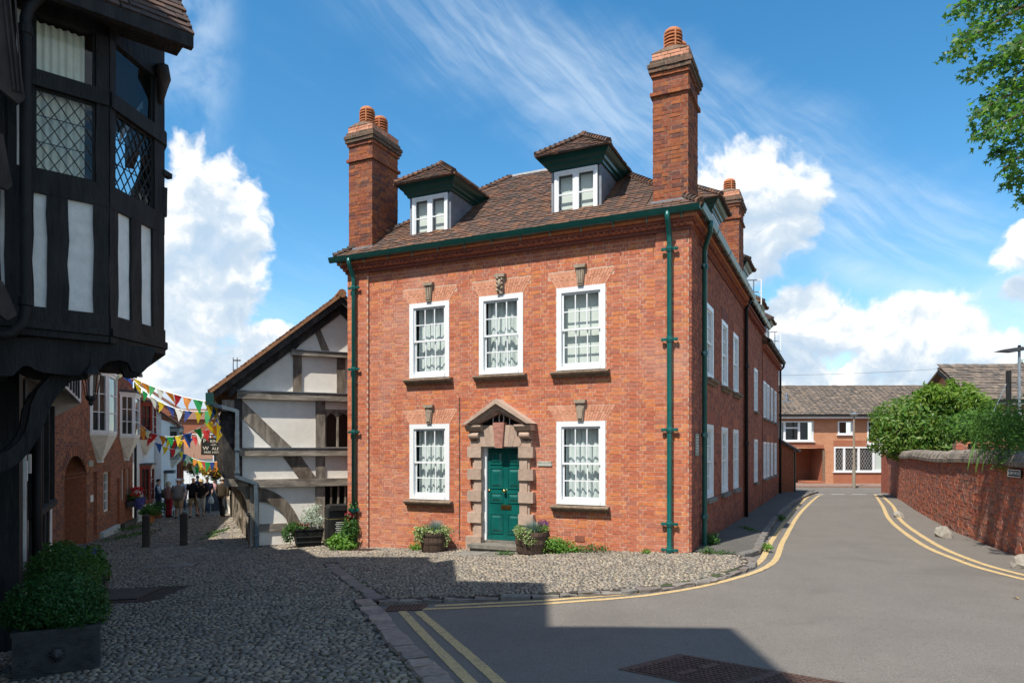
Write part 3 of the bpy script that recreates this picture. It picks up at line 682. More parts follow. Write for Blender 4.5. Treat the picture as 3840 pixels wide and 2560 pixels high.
# doorcase of sandstone
DX = -3.845
def doorcase():
    f = lambda a, b, d: (a, -d, b)
    for s in (-1, 1):
        xi = DX + s * .45; xo = DX + s * .70
        for k, (z0, z1) in enumerate(((-.15, .075), (-.61, -.385), (-1.065, -.845), (-1.515, -1.30))):
            mb = MB(); a, b = sorted((xi - s * .02, DX + s * .755)); mb.box(a, b, -.125, .01, z0, z1); mb.build('quoin_block', M['stone'], house)
        for z0, z1 in ((-.383, -.152), (-.843, -.612), (-1.298, -1.067), (-1.80, -1.517)):
            a, b = sorted((xi - s * .012, xo - s * .09)); MB().box(a, b, -.085, .01, z0, z1).build('jamb_stone', M['stone'], house)
            a, b = sorted((xo - s * .09, xo - s * .045)); MB().box(a, b, -.06, .01, z0, z1).build('jamb_stone', M['stone'], house)
        a, b = sorted((xi - s * .03, DX + s * .78)); MB().box(a, b, -.15, .01, -2.25, -1.802).build('plinth_block', M['stone'], house)
        a, b = sorted((DX + s * .44, DX + s * .70)); MB().box(a, b, -.10, .01, .078, .20).build('jamb_stone', M['stone'], house)
        # bracket: roll and flat cornice
        mb = MB(); mb.smooth = False; c0, c1 = sorted((DX + s * .47, DX + s * .69)); mb.tube([(c0, -.13, .31), (c1, -.13, .31)], .062, 12); mb.build('bracket_roll', M['stone'], house)
        MB().box(c0, c1, -.12, .01, .23, .40).build('bracket', M['stone'], house)
        c0, c1 = sorted((DX + s * .38, DX + s * .75)); m2 = MB(); m2.prism([(0, .40), (-.17, .40), (-.21, .45), (-.24, .49), (-.24, .525), (0, .525)], lambda a, b, d: (d, a, b), c0, c1); m2.build('bracket_cap', M['stone'], house)
    # lintel voussoirs and keystone
    L = [(-.62, -.43), (-.40, -.24), (-.20, -.085)]
    pts_b = [-.445, -.30, -.095]; pts_t = [-.60, -.36, -.125]
    for s in (-1, 1):
        for k in range(3):
            b0 = -.45 if k == 0 else (-.30 if k == 1 else -.19); b1 = (-.30, -.19, -.085)[k]; t0 = (-.52, -.46, -.31)[k]; t1 = (-.46, -.31, -.135)[k]
            if k == 0: poly = [(-.45, .08), (b1, .08), (-.40, .52), (-.55, .52), (-.55, .26)]
            elif k == 1: poly = [(-.296, .08), (-.19, .08), (-.25, .52), (-.396, .52)]
            else: poly = [(-.187, .08), (-.088, .08), (-.13, .52), (-.247, .52)]
            mb = MB(); mb.prism([(DX + s * a, b) for a, b in poly], f, -.01, .11 + .004 * k); mb.build('voussoir', M['stone'], house)
    mb = MB(); mb.prism([(DX - .085, .05), (DX + .085, .05), (DX + .13, .575), (DX - .13, .575)], f, -.01, .165); mb.build('door_keystone', M['pinkstone'], house)
    # pediment rakes
    for s in (-1, 1):
        tip = (DX + s * .80, .545); ap = (DX, 1.055)
        for off, th, dep in ((0, .085, .30), (-.085, .10, .22), (-.185, .05, .15)):
            mb = MB(); a = (tip[0] - s * max(0, -off) * .9, tip[1]); b0 = ap[1] + off
            p = [(tip[0] + s * off * 1.25, tip[1] - .005), (DX, ap[1] + off * 1.18), (DX, ap[1] + (off - th) * 1.18), (tip[0] + s * (off - th) * 1.25, tip[1] - .005)]
            mb.prism(p, f, -.01, dep); mb.build('pediment_moulding', M['stone'], house)
    mb = MB(); mb.prism([(DX - .46, .53), (DX + .46, .53), (DX, .82)], f, -.015, .02); tym = mb.build('fanlight', M['darkglass'], house)
    mb = MB(); mb.tube([(DX + .055 * math.sin(t), -.025, .665 + .105 * math.cos(t)) for t in np.linspace(0, 2 * math.pi, 17)], .008, 5); mb.build('glazing_loop', M['white_w'], tym)
    for q in (-.19, .19): MB().box(DX + q - .007, DX + q + .007, -.03, -.018, .53, .70).build('glazing_bar', M['white_w'], tym)
    # door, set back in a painted frame
    df = MB(); df.box(-4.30, -4.215, .02, .16, -1.9, .08); df.box(-3.40, -3.385, .02, .16, -1.9, .08); df.box(-4.215, -3.40, .02, .16, .055, .08); df.build('door_frame', M['white'], house)
    mb = MB(); mb.add([(-4.30, 0, -2.0), (-3.4, 0, -2.0), (-3.4, .2, -2.0), (-4.3, .2, -2.0)], [(0, 1, 2, 3)]); mb.build('threshold', M['slab'], house)
    mb = MB(); mb.add([(-4.31, .19, -2.1), (-3.38, .19, -2.1), (-3.38, .19, .65), (-4.31, .19, .65)], [(0, 1, 2, 3)]); mb.build('hall_behind', M['room'], house)
    x0, x1 = -4.21, -3.402; xm = (x0 + x1) / 2; fy = .085
    d = MB(); d.box(x0, x1, fy, fy + .045, -1.87, .05); door = d.build('front_door', M['green'], house)
    def panel(a, b, z0, z1):
        p = MB(); g = .022
        p.prism([(a, z0), (b, z0), (b, z1), (a, z1)], lambda u, v, w: (u, fy - w, v), -.001, .001)
        for (q, yy) in ((0, .012), (g, .004)): pass
        for u0, u1, v0, v1 in ((a, b, z0, z0 + g), (a, b, z1 - g, z1), (a, a + g, z0 + g, z1 - g), (b - g, b, z0 + g, z1 - g)): p.box(u0, u1, fy - .014, fy - .0012, v0, v1)
        e = .038; i = .085; vs = [(a + e, fy - .002, z0 + e), (b - e, fy - .002, z0 + e), (b - e, fy - .002, z1 - e), (a + e, fy - .002, z1 - e), (a + i, fy - .022, z0 + i), (b - i, fy - .022, z0 + i), (b - i, fy - .022, z1 - i), (a + i, fy - .022, z1 - i)]
        p.add(vs, [(4, 5, 6, 7), (0, 1, 5, 4), (1, 2, 6, 5), (2, 3, 7, 6), (3, 0, 4, 7)]); p.build('door_panel', M['green'], door)
    for a, b in ((x0 + .045, xm - .05), (xm + .05, x1 - .045)):
        for z0, z1 in ((-.30, .0), (-.80, -.36), (-1.10, -.88), (-1.74, -1.32)): panel(a, b, z0, z1)
    MB().box(x0, x1, fy - .03, fy - .001, -1.87, -1.80).build('weather_bar', M['green'], door)
    mb = MB(); mb.smooth = True; mb.tube([(xm + .0, fy - .002, -.845), (xm, fy - .03, -.845), (xm, fy - .05, -.845), (xm, fy - .075, -.845), (xm, fy - .088, -.845)], [.03, .014, .036, .036, .01], 14); mb.build('door_knob', M['brass'], door)
    mb = MB(); mb.box(xm - .10, xm + .14, fy - .010, fy - .001, -1.235, -1.135); lp = mb.build('letter_plate', M['brass'], door)
    MB().box(xm - .07, xm + .11, fy - .016, fy - .0105, -1.205, -1.165).build('flap', M['brass'], lp)
    mb = MB(); mb.smooth = True; mb.tube([(x0 + .03, fy - .002, -.84), (x0 + .03, fy - .02, -.84)], [.025, .022], 10); mb.build('lock', M['brass'], door)
    mb = MB(); mb.box(DX - .60, DX + .52, -.40, .1, -2.005, -1.93); mb.build('door_step', M['slab'], house)
    mb = MB(); mb.box(DX - .56, DX + .49, -.36, .1, -2.2, -2.007); mb.build('door_step', M['slab'], house)
    mb = MB(); mb.box(x0 - .02, x1, .0, .16, -1.93, -1.875); mb.build('sill_board', M['slab'], house)
doorcase()
mb = MB(); mb.box(-3.03, -2.73, -.02, -.006, -.31, -.22); pl = mb.build('name_plate', M['plate'], house)
def text_mesh(s, size, name, mat, parent, mtx, extrude=.002, font_scale=(1, 1), align='CENTER'):
    cu = bpy.data.curves.new(name, 'FONT'); cu.body = s; cu.size = size; cu.extrude = extrude; cu.align_x = align; cu.align_y = 'CENTER'; cu.resolution_u = 2
    tmp = bpy.data.objects.new('tmp', cu); COL.objects.link(tmp); dg = bpy.context.evaluated_depsgraph_get()
    me = bpy.data.meshes.new_from_object(tmp.evaluated_get(dg)); bpy.data.objects.remove(tmp)
    me.transform(Matrix.Diagonal((font_scale[0], font_scale[1], 1, 1))); me.transform(mtx)
    me.name = name; me.materials.clear(); o = link(name, me, parent, mat); return o
RX90 = Matrix.Rotation(R(90), 4, 'X')
for s, z in (('THE OLD', -.243), ('MAGISTRATES HOUSE', -.283)): text_mesh(s, .033, 'lettering', M['letter'], pl, Matrix.Translation((-2.88, -.0205, z)) @ RX90, .001)
for u0, u1, v0, v1 in ((-3.03, -2.73, -.226, -.22), (-3.03, -2.73, -.31, -.304)): MB().box(u0, u1, -.023, -.0202, v0, v1).build('plate_border', M['letter'], pl)
mb = MB(); mb.box(-2.24, -2.03, -.012, -.0045, -1.79, -1.68); av = mb.build('air_brick', M['terra_vent'], house)
mb = MB()
for i in range(9):
    for j in range(4): mb.box(-2.228 + i * .0222, -2.228 + i * .0222 + .012, -.0135, -.0121, -1.78 + j * .026, -1.78 + j * .026 + .014)
mb.build('vent_holes', M['room'], av)['kind'] = 'stuff'
mb = MB(); mb.box(.052, .065, .28, .60, -.10, .32); sp = mb.build('wall_plaque', M['plate'], house)
for k in range(6): MB().box(.0652, .0675, .31, .57 - (k % 3) * .03, .25 - k * .055, .262 - k * .055).build('lettering', M['letter'], sp)

# gutters and rain pipes
def pipe(pts, r, name, mat, parent, clamps=(), n=10, face=(0, -1, 0)):
    mb = MB(); mb.smooth = True; mb.tube(pts, r, n); p = mb.build(name, mat, parent)
    for (x, y, z) in clamps:
        c = MB(); c.lathe([(r + .001, -.05), (r + .014, -.045), (r + .014, -.02), (r + .022, -.015), (r + .022, .02), (r + .012, .03), (r + .012, .05), (r + .001, .055)], (x, y, z), 12)
        c.build('collar', mat, p)
        q = MB(); fx, fy = face[0], face[1]; tx, ty = -fy, fx
        for s in (-1, 1):
            a = (x + tx * s * r * .8, y + ty * s * r * .8, z - .0); q = MB(); q.bar(a, (x + tx * s * .13, y + ty * s * .13, z), .03, .05)
            q.lathe([(.008, -.035), (.03, -.02), (.03, .02), (.008, .035)], (x + tx * s * .13, y + ty * s * .13, z), 8); q.build('pipe_ear', mat, p)
    return p
def gutter(a, b, n_out, parent, mat, bz_=4.36, r=.062, nbr=13, name='gutter'):
    a = Vector(a); b = Vector(b); o = Vector(n_out); prof = [(.0, .055), (-.0, .0), (.02, -.04), (.06, -.062), (.095, -.045), (.112, -.005), (.125, .03), (.135, .055), (.118, .055), (.1, .0), (.06, -.04), (.025, -.02), (.015, .05)]
    mb = MB(); vs = [p + o * q + Vector((0, 0, z)) for p in (a, b) for q, z in prof]; n = len(prof)
    mb.add(vs, [(i, i + n, (i + 1) % n + n, (i + 1) % n) for i in range(n)] + [tuple(range(n)), tuple(range(2 * n - 1, n - 1, -1))]); g = mb.build(name, mat, parent)
    for k in range(nbr):
        c = a.lerp(b, (k + .5) / nbr); m = MB()
        m.tube([c + o * .10 + Vector((0, 0, .05)), c + o * .07 + Vector((0, 0, -.075)), c + o * .06 + Vector((0, 0, -.16))], .009, 5)
        m.bar(c + o * .06 + Vector((0, 0, -.068)), c - o * .12 + Vector((0, 0, -.068)), .025, .012); m.build('gutter_bracket', mat, g)
    for k in range(1, 5):
        c = a.lerp(b, k / 5); d = (b - a).normalized(); m = MB(); vs = [p + o * (q * 1.08 - .003) + Vector((0, 0, z * 1.1 - .002)) for p in (c - d * .04, c + d * .04) for q, z in prof[:8]]
        m.add(vs, [(i, i + 8, i + 9, i + 1) for i in range(7)]); m.build('gutter_joint', mat, g)
    return g
gutter((-8.12, -.22, 4.36), (.24, -.22, 4.36), (0, -1, 0), house, M['green_dk'])
gutter((.20, -.30, 4.36), (.20, 8.1, 4.36), (1, 0, 0), house, M['green_dk'], nbr=10)
def swan(x, y0, y1, ztop, zb): return [(x, y0, ztop), (x, y0, ztop - .10), (x, y0 + (y1 - y0) * .15, ztop - .16), (x, y0 + (y1 - y0) * .85, ztop - .36), (x, y1, ztop - .44), (x, y1, zb)]
pipe(swan(-.34, -.29, -.115, 4.36, -1.90) + [(-.34, -.13, -1.96), (-.34, -.19, -2.02)], .05, 'rain_pipe', M['green'], house, [(-.34, -.115, z) for z in (3.72, 2.05, .38, -1.36, -1.84)])
pipe(swan(-7.57, -.29, -.115, 4.36, -2.36), .05, 'rain_pipe', M['green'], house, [(-7.57, -.115, z) for z in (3.72, 1.86, .42, -1.36, -2.27)])
sw = [(.29, .55, 4.34), (.29, .55, 4.24), (.27, .62, 4.16), (.13, .92, 3.98), (.105, .98, 3.9), (.105, .98, -1.85), (.12, .99, -1.93), (.25, 1.05, -1.98)]
pipe(sw, .05, 'rain_pipe', M['green'], house, [(.105, .98, z) for z in (3.6, 1.9, .3, -1.3)], face=(1, 0, 0))
mb = MB(); mb.tube([(-4.85, -.012, 1.15), (-4.85, -.012, -1.9)], .006, 5); mb.build('wall_cable', M['room'], house)

# roof: hipped, flat lead top
PITCH = math.atan2(2.42, 3.08); cp, sp_ = math.cos(PITCH), math.sin(PITCH); SL = math.hypot(2.42, 3.08)
EX = .24; EZ = 4.44; RX0, RX1, RY0, RY1 = -7.8 - EX, EX, -EX, 13.3; IN = 3.08
mb = MB(); I = [(RX0, RY0, EZ), (RX1, RY0, EZ), (RX1, RY1, EZ), (RX0, RY1, EZ), (RX0 + IN, RY0 + IN, EZ + 2.42), (RX1 - IN, RY0 + IN, EZ + 2.42), (RX1 - IN, RY1, EZ + 2.42), (RX0 + IN, RY1, EZ + 2.42)]
mb.add(I, [(0, 1, 5, 4), (1, 2, 6, 5), (3, 0, 4, 7), (2, 3, 7, 6)]); roof = mb.build('roof', M['tile'], house)
MB().box(RX0 + .02, RX1 - .02, RY0 + .02, 8.0, 4.325, 4.415).build('soffit_board', M['brick_side'], house)
mb = MB(); mb.box(RX0 + IN - .06, RX1 - IN + .06, RY0 + IN - .04, RY1, EZ + 2.415, EZ + 2.47); mb.build('lead_flat', mk('pale_lead', (.42, .43, .44), .6, 6, .15), roof)
def tile_rects(L, S, wtile, gauge, inl=0.0, inr=0.0):
    out = []; k = 0; v = -.02
    while v < S:
        u = inl * max(v, 0) - (k % 2) * wtile / 2; end = L - inr * max(v, 0)
        while u < end - .02:
            a = max(u, inl * max(v, 0)); b = min(u + wtile - .004, end)
            if b - a > .03: out.append((a, b, v, v + gauge * 1.55))
            u += wtile
        v += gauge; k += 1
    return np.array(out)
def tiled(fr, L, S, parent, mat, eye, nind, wt=.165, ga=.105, inl=0, inr=0, keep=None, back=-.02):
    rc = tile_rects(L, S, wt, ga, inl, inr)
    if keep is not None: rc = rc[np.array([keep((a + b) / 2, (c + d) / 2) for a, b, c, d in rc])]
    return pieces('roof_tile', fr, rc, back, .028, mat, parent, eye, nind, .005, .005, .008, stuff_name='roof_tiles')
fr_front = ((RX0, RY0, EZ), (1, 0, 0), (0, cp, sp_)); inset = IN / SL
def hidden(u, v):
    x = RX0 + u; y = RY0 + v * cp
    if y < 1.0 and (x < -7.05 and x > -7.9 or x > -.75 and x < 0): return y > .05 and y < 1.0
    return any(abs(x - c) < .45 and .35 < y < 1.4 for c in (-5.765, -2.315))
tiled(fr_front, RX1 - RX0, SL, roof, M['tile'], EYE_H, 300, inl=inset, inr=inset, keep=lambda u, v: not hidden(u, v))
fr_right = ((RX1, RY0, EZ), (0, 1, 0), (-cp, 0, sp_))
tiled(fr_right, 8.2, SL, roof, M['tile'], EYE_H, 0, inl=inset, keep=lambda u, v: True)
for s, (xa, xb) in ((0, (RX0, RX0 + IN)), (1, (RX1, RX1 - IN))):     # bonnet tiles down the hips
    n = 40
    for k in range(n):
        t0, t1 = k / n, (k + 1.35) / n; a = Vector((xa + (xb - xa) * t0, RY0 + IN * t0, EZ + 2.42 * t0 + .03)); b = Vector((xa + (xb - xa) * t1, RY0 + IN * t1, EZ + 2.42 * t1 + .015))
        m = MB(); m.tube([a, b], [.085, .05], 7); m.build('hip_tile', M['tile'], roof)

# dormers
def dormer(w, hz0, hz1, parent, loc, rz, cols=2, depth=2.4, open_casement=False, eye=None, mat=None):
    """built at the origin facing -y; hz0..hz1: sill to head"""
    hw = w / 2 + .075; body = MB(); ch = hz1 + .04
    for s in (-1, 1):
        a, b = sorted((s * hw, s * (hw - .05))); body.box(a, b, 0, depth, hz0 - .12, ch)
    body.box(-hw + .05, hw - .05, .12, .14, hz0 - .12, ch); body.box(-hw + .05, hw - .05, 0, .12, hz0 - .12, hz0 - .005)
    dm = body.build('dormer', M['lead'], parent, loc); dm.rotation_euler = (0, 0, rz)
    f = MB(); t = .055; f.box(-w / 2, -w / 2 + t, -.03, .05, hz0, hz1); f.box(w / 2 - t, w / 2, -.03, .05, hz0, hz1); f.box(-w / 2 + t, w / 2 - t, -.03, .05, hz0, hz0 + .07); f.box(-w / 2 + t, w / 2 - t, -.03, .05, hz1 - t, hz1); f.box(-.03, .03, -.026, .046, hz0 + .07, hz1 - t)
    f.build('window_frame', M['white'], dm)
    MB().box(-w / 2 - .02, w / 2 + .02, -.07, .02, hz0 - .05, hz0 - .003).build('window_sill', M['white'], dm)
    zm = (hz0 + .07 + hz1 - t) / 2
    for s in (-1, 1):
        x0, x1 = sorted((s * .03, s * (w / 2 - t))); c = MB(); q = .035
        c.box(x0, x0 + q, -.02, .02, hz0 + .07, hz1 - t); c.box(x1 - q, x1, -.02, .02, hz0 + .07, hz1 - t); c.box(x0 + q, x1 - q, -.02, .02, hz0 + .07, hz0 + .11); c.box(x0 + q, x1 - q, -.02, .02, hz1 - t - q, hz1 - t); c.box(x0 + q, x1 - q, -.015, .015, zm - .013, zm + .013)
        oc = c.build('casement', M['white'], dm)
        for za, zb in ((hz0 + .11, zm - .013), (zm + .013, hz1 - t - q)):
            mb = MB(); mb.add([(x0 + q, 0, za), (x1 - q, 0, za), (x1 - q, .002, zb), (x0 + q, .002, zb)], [(0, 1, 2, 3)]); mb.build('pane', M['glass'], dm)
        mb = MB(); mb.add([(x0 + q, .1, hz0 + .1), (x1 - q, .1, hz0 + .1), (x1 - q, .115, hz0 + (hz1 - hz0) * .9), (x0 + q, .115, hz0 + (hz1 - hz0) * .9)], [(0, 1, 2, 3)]); mb.build('net_curtain', M['blind'], dm)
    if open_casement:
        c = MB(); L = w / 2; a = Vector((w / 2, -.03, 0)); dirv = Vector((.3, -1, 0)).normalized()
        for p, q in (((0, hz0 + .06), (L, hz0 + .06)), ((0, hz1 - .06), (L, hz1 - .06)), ((0, hz0 + .06), (0, hz1 - .06)), ((L, hz0 + .06), (L, hz1 - .06)), ((0, zm), (L, zm)), ((L / 2, hz0 + .06), (L / 2, hz1 - .06))):
            c.bar(a + dirv * p[0] + Vector((0, 0, p[1])), a + dirv * q[0] + Vector((0, 0, q[1])), .035, .035)
        c.build('open_casement', M['white'], dm)
    prof = [(.0, .0), (.04, .0), (.05, .04), (.09, .075), (.105, .12), (.16, .17), (.20, .225), (.215, .25), (0, .25)]     # green cornice swept round three sides
    cz = hz1 + .02; n = len(prof); mb = MB(); path = [(-1, depth), (-1, 0), (1, 0), (1, depth)]
    vs = []
    for sx, y in path:
        for q, z in prof: vs.append((sx * (hw + q), (-q if y == 0 else y), cz + z))
    mb.add(vs, [(i * n + k, (i + 1) * n + k, (i + 1) * n + (k + 1) % n, i * n + (k + 1) % n) for i in range(3) for k in range(n)]); mb.build('cornice', M['green_dk'], dm)
    ez = cz + .255; ow = hw + .235; ri = .58; rm = MB()        # hipped tiled roof
    vs = [(-ow, -.28, ez), (ow, -.28, ez), (ow, depth, ez), (-ow, depth, ez), (0, -.28 + ow, ez + ri), (0, depth, ez + ri)]
    rm.add(vs, [(0, 1, 4), (1, 2, 5, 4), (3, 0, 4, 5), (0, 3, 2, 1)]); rf_ = rm.build('dormer_roof', M['tile'], dm)
    sl = math.hypot(ow, ri); c_, s_ = ow / sl, ri / sl
    for fr, L, il, ir in ((((-ow, -.28, ez), (1, 0, 0), (0, c_, s_)), 2 * ow, ow / sl, ow / sl), (((ow, -.28, ez), (0, 1, 0), (-c_, 0, s_)), depth + .28, ow / sl, 0), (((-ow, depth, ez), (0, -1, 0), (c_, 0, s_)), depth + .28, 0, ow / sl)):
        rc = tile_rects(L, sl, .165, .10, il, ir); V, F, r = frame_boxes(fr, rc, -.01, .03, .006, .006, .008); o = link('roof_tiles', np_mesh('roof_tiles', V, F, r), dm, M['tile']); o['kind'] = 'stuff'
    for sx in (-1, 1):
        m = MB()
        for k in range(10):
            t0, t1 = k / 10, (k + 1.3) / 10; m.tube([(sx * ow * (1 - t0), -.28 + ow * t0, ez + ri * t0 + .035), (sx * ow * (1 - t1), -.28 + ow * t1, ez + ri * t1 + .02)], [.075, .045], 6, random.random())
        m.build('hip_tiles', M['tile'], dm)['kind'] = 'stuff'
    m = MB(); m.tube([(0, -.32 + ow, ez + ri + .03), (0, depth, ez + ri + .03)], .08, 8); m.build('ridge_tile', M['tile'], dm)
    return dm
d_a = dormer(.92, 4.70, 5.68, house, (-5.765, .28, bz), 0)
d_b = dormer(.92, 4.70, 5.68, house, (-2.315, .28, bz), 0)
DORMER_SIDE = [4.6]
for y in DORMER_SIDE: dormer(.95, 4.70, 5.68, house, (-.28, y, bz), R(90))

# chimneys
def chimney(x0, x1, y0, y1, zb, zt, parent, npots=2, name='chimney', label=None, faces='fr'):
    mb = MB(); mb.box(x0 + .005, x1 - .005, y0 + .005, y1 - .005, zb, zt - .02); ch = mb.build(name, M['mortar_dark'], parent)
    if label: ch['label'] = label
    zc = zt - .46
    parts = [(0, zb, zc, M['chim_brick']), (.045, zc - .36, zc - .29, M['chim_brick']), (.03, zc, zc + .075, M['chim_brick']), (.065, zc + .08, zc + .155, M['moss_brick']), (.085, zc + .16, zc + .24, M['moss_brick']), (.045, zc + .245, zc + .31, M['moss_brick']), (.01, zc + .315, zt, M['gauged'])]
    for q, z0, z1, mt in parts:
        if q: MB().box(x0 - q + .005, x1 + q - .005, y0 - q + .005, y1 + q - .005, z0 + .004, z1 - .004).build('chimney_course', M['mortar_dark'], ch)
        Vs, Fs, Rs = [], [], []; n0 = 0
        for fr, L in ((((x0 - q, y0 - q, 0), (1, 0, 0), (0, 0, 1)), x1 - x0 + 2 * q), (((x1 + q, y0 - q, 0), (0, 1, 0), (0, 0, 1)), y1 - y0 + 2 * q), (((x0 - q, y1 + q, 0), (0, -1, 0), (0, 0, 1)), y1 - y0 + 2 * q), (((x1 + q, y1 + q, 0), (-1, 0, 0), (0, 0, 1)), x1 - x0 + 2 * q)):
            rc = brick_rects(0, L, z0, z1, course=.0775, length=.235)
            V, F, r = frame_boxes(fr, rc, -.012, 0, .003, .003); Vs.append(V); Fs.append(F + n0); Rs.append(r); n0 += len(V)
        b = link('chimney_bricks', np_mesh('chimney_bricks', np.concatenate(Vs), np.concatenate(Fs), np.concatenate(Rs)), ch, mt); b['kind'] = 'stuff'
    m = MB(); m.prism([(x0 - .02, zt - .01), (x1 + .02, zt - .01), ((x0 + x1) / 2 + .1, zt + .06), ((x0 + x1) / 2 - .1, zt + .06)], lambda a, b, d: (a, d, b), y0 - .02, y1 + .02); m.build('flaunching', M['mortar_dark'], ch)
    m = MB(); m.box(x0 - .03, x1 + .03, y0 - .03, y0 + .01, zb + .28, zb + .40); m.box(x1 - .002, x1 + .02, y0, y1 + .05, zb + .25, zb + .42); m.build('lead_flashing', M['lead'], ch)
    for k in range(npots):
        c = ((x0 + x1) / 2, y0 + (y1 - y0) * (k + .5) / npots, zt + .0); p = MB(); p.smooth = True
        p.lathe([(.155, 0), (.16, .05), (.15, .12), (.165, .14), (.165, .155)], c, 18); pot = p.build('chimney_pot', M['pot'], ch)
        for j in range(4): z = .17 + j * .062; q = MB(); q.lathe([(.145, z), (.178, z - .006), (.178, z + .018), (.145, z + .032)], c, 18); q.build('louvre_ring', M['pot'], ch)
        for j in range(4): a = j * math.pi / 2 + .5; q = MB(); q.bar((c[0] + .16 * math.cos(a), c[1] + .16 * math.sin(a), c[2] + .13), (c[0] + .16 * math.cos(a), c[1] + .16 * math.sin(a), c[2] + .42), .035, .03); q.build('pot_rib', M['pot'], ch)
        q = MB(); q.smooth = True; q.lathe([(.165, .40), (.17, .42), (.155, .47), (.11, .505), (.03, .52)], c, 18); q.build('pot_dome', M['pot'], ch)
        q = MB(); q.lathe([(.10, .1), (.10, .42)], c, 10); q.build('pot_core', M['room'], ch)
    return ch
chimney(-7.83, -7.17, .04, 1.06, 4.28, 7.50, house, 2, label='chimney at the lane side of the front')
chimney(-.69, -.03, .04, 1.0, 4.28, 7.48, house, 2, label='tall chimney standing over the street corner')
# ------------------------------------------------------------------ building kit for the other houses
def simple_window(W_, H_, parent, loc, rz, mat='white', cols=2, rows=2, t=.06, deep=.5, pane='glass', sill=None, proud=.02, y0=.0, room=True, curtain=False):
    f = MB(); f.box(-W_ / 2, -W_ / 2 + t, y0 - proud, y0 + .06, 0, H_); f.box(W_ / 2 - t, W_ / 2, y0 - proud, y0 + .06, 0, H_); f.box(-W_ / 2 + t, W_ / 2 - t, y0 - proud, y0 + .06, 0, t); f.box(-W_ / 2 + t, W_ / 2 - t, y0 - proud, y0 + .06, H_ - t, H_)
    w = f.build('window', M[mat], parent, loc); w.rotation_euler = (0, 0, rz); iw, ih = W_ - 2 * t, H_ - 2 * t; b = .016 if cols > 1 else 0
    for k in range(1, cols): x = -iw / 2 + iw * k / cols; MB().box(x - .014, x + .014, y0 - proud * .5, y0 + .04, t, H_ - t).build('glazing_bar', M[mat], w)
    for k in range(1, rows): z = t + ih * k / rows; MB().box(-iw / 2, iw / 2, y0 - proud * .4, y0 + .036, z - .013, z + .013).build('glazing_bar', M[mat], w)
    for i in range(cols):
        for j in range(rows):
            a, c = -iw / 2 + iw * i / cols, -iw / 2 + iw * (i + 1) / cols; z0, z1 = t + ih * j / rows, t + ih * (j + 1) / rows; tw = random.gauss(0, .003)
            m = MB(); m.add([(a, y0 + .02 + tw, z0), (c, y0 + .02 - tw, z0), (c, y0 + .022, z1), (a, y0 + .022, z1)], [(0, 1, 2, 3)]); m.build('pane', M[pane], w)
    if room:
        r = MB(); a, b = W_ / 2 - .002, H_ - .002; vs = [(-a, .0, .002), (a, .0, .002), (a, .0, b), (-a, .0, b), (-a, deep, .002), (a, deep, .002), (a, deep, b), (-a, deep, b)]
        r.add(vs, [(4, 5, 6, 7), (0, 1, 5, 4), (1, 2, 6, 5), (2, 3, 7, 6), (3, 0, 4, 7)]); r.build('room_behind', M['room'], w)
    if curtain:
        m = MB(); xs = np.linspace(-iw / 2, iw / 2, 16); m.add([(x, .12 + .02 * math.sin(x * 30), z) for z in (t, H_ - t) for x in xs], [(k, k + 1, k + 17, k + 16) for k in range(15)]); m.smooth = True; m.build('curtain', M['curtain'], w)
    if sill: MB().box(-W_ / 2 - .06, W_ / 2 + .06, -.09, .03, -.07, -.003).build('sill', M[sill], w)
    return w
def brick_wall(fr, u0, u1, v0, v1, holes, root, eye, mat, mortar='mortar_dark', nind=0, vb=None, name='brick', **kw):
    wall_plane(fr, u0, u1, v0, v1, holes, -.0045).build('wall', M[mortar], root)
    rc = brick_rects(u0, u1, v0, v1, holes, vb=vb, **kw)
    return pieces(name, fr, rc, -.008, .0, M[mat], root, eye, nind, .0025, .002, stuff_name='brickwork')
def quad_roof(root, pts, mat, thick=.12, name='roof'):
    """a roof slope: eave-left, eave-right, ridge-right, ridge-left; tiles on top"""
    P = [Vector(p) for p in pts]; n = (P[1] - P[0]).cross(P[3] - P[0]).normalized(); m = MB()
    m.add([p for p in P] + [p - n * thick for p in P], [(0, 1, 2, 3), (7, 6, 5, 4), (0, 4, 5, 1), (1, 5, 6, 2), (2, 6, 7, 3), (3, 7, 4, 0)]); return m.build(name, mat, root)
def tiles_on(root, o, ex, up, L, S, mat, wt=.165, ga=.105, name='roof_tiles', nind=0, eye=(0, 0, 0)):
    rc = tile_rects(L, S, wt, ga)
    if nind: return pieces('roof_tile', (o, ex, up), rc, -.01, .03, mat, root, eye, nind, .005, .005, .008, stuff_name='roof_tiles')
    V, F, r = frame_boxes((o, ex, up), rc, -.01, .03, .006, .006, .008); t = link(name, np_mesh(name, V, F, r), root, mat); t['kind'] = 'stuff'; return t
PLAIN = {}

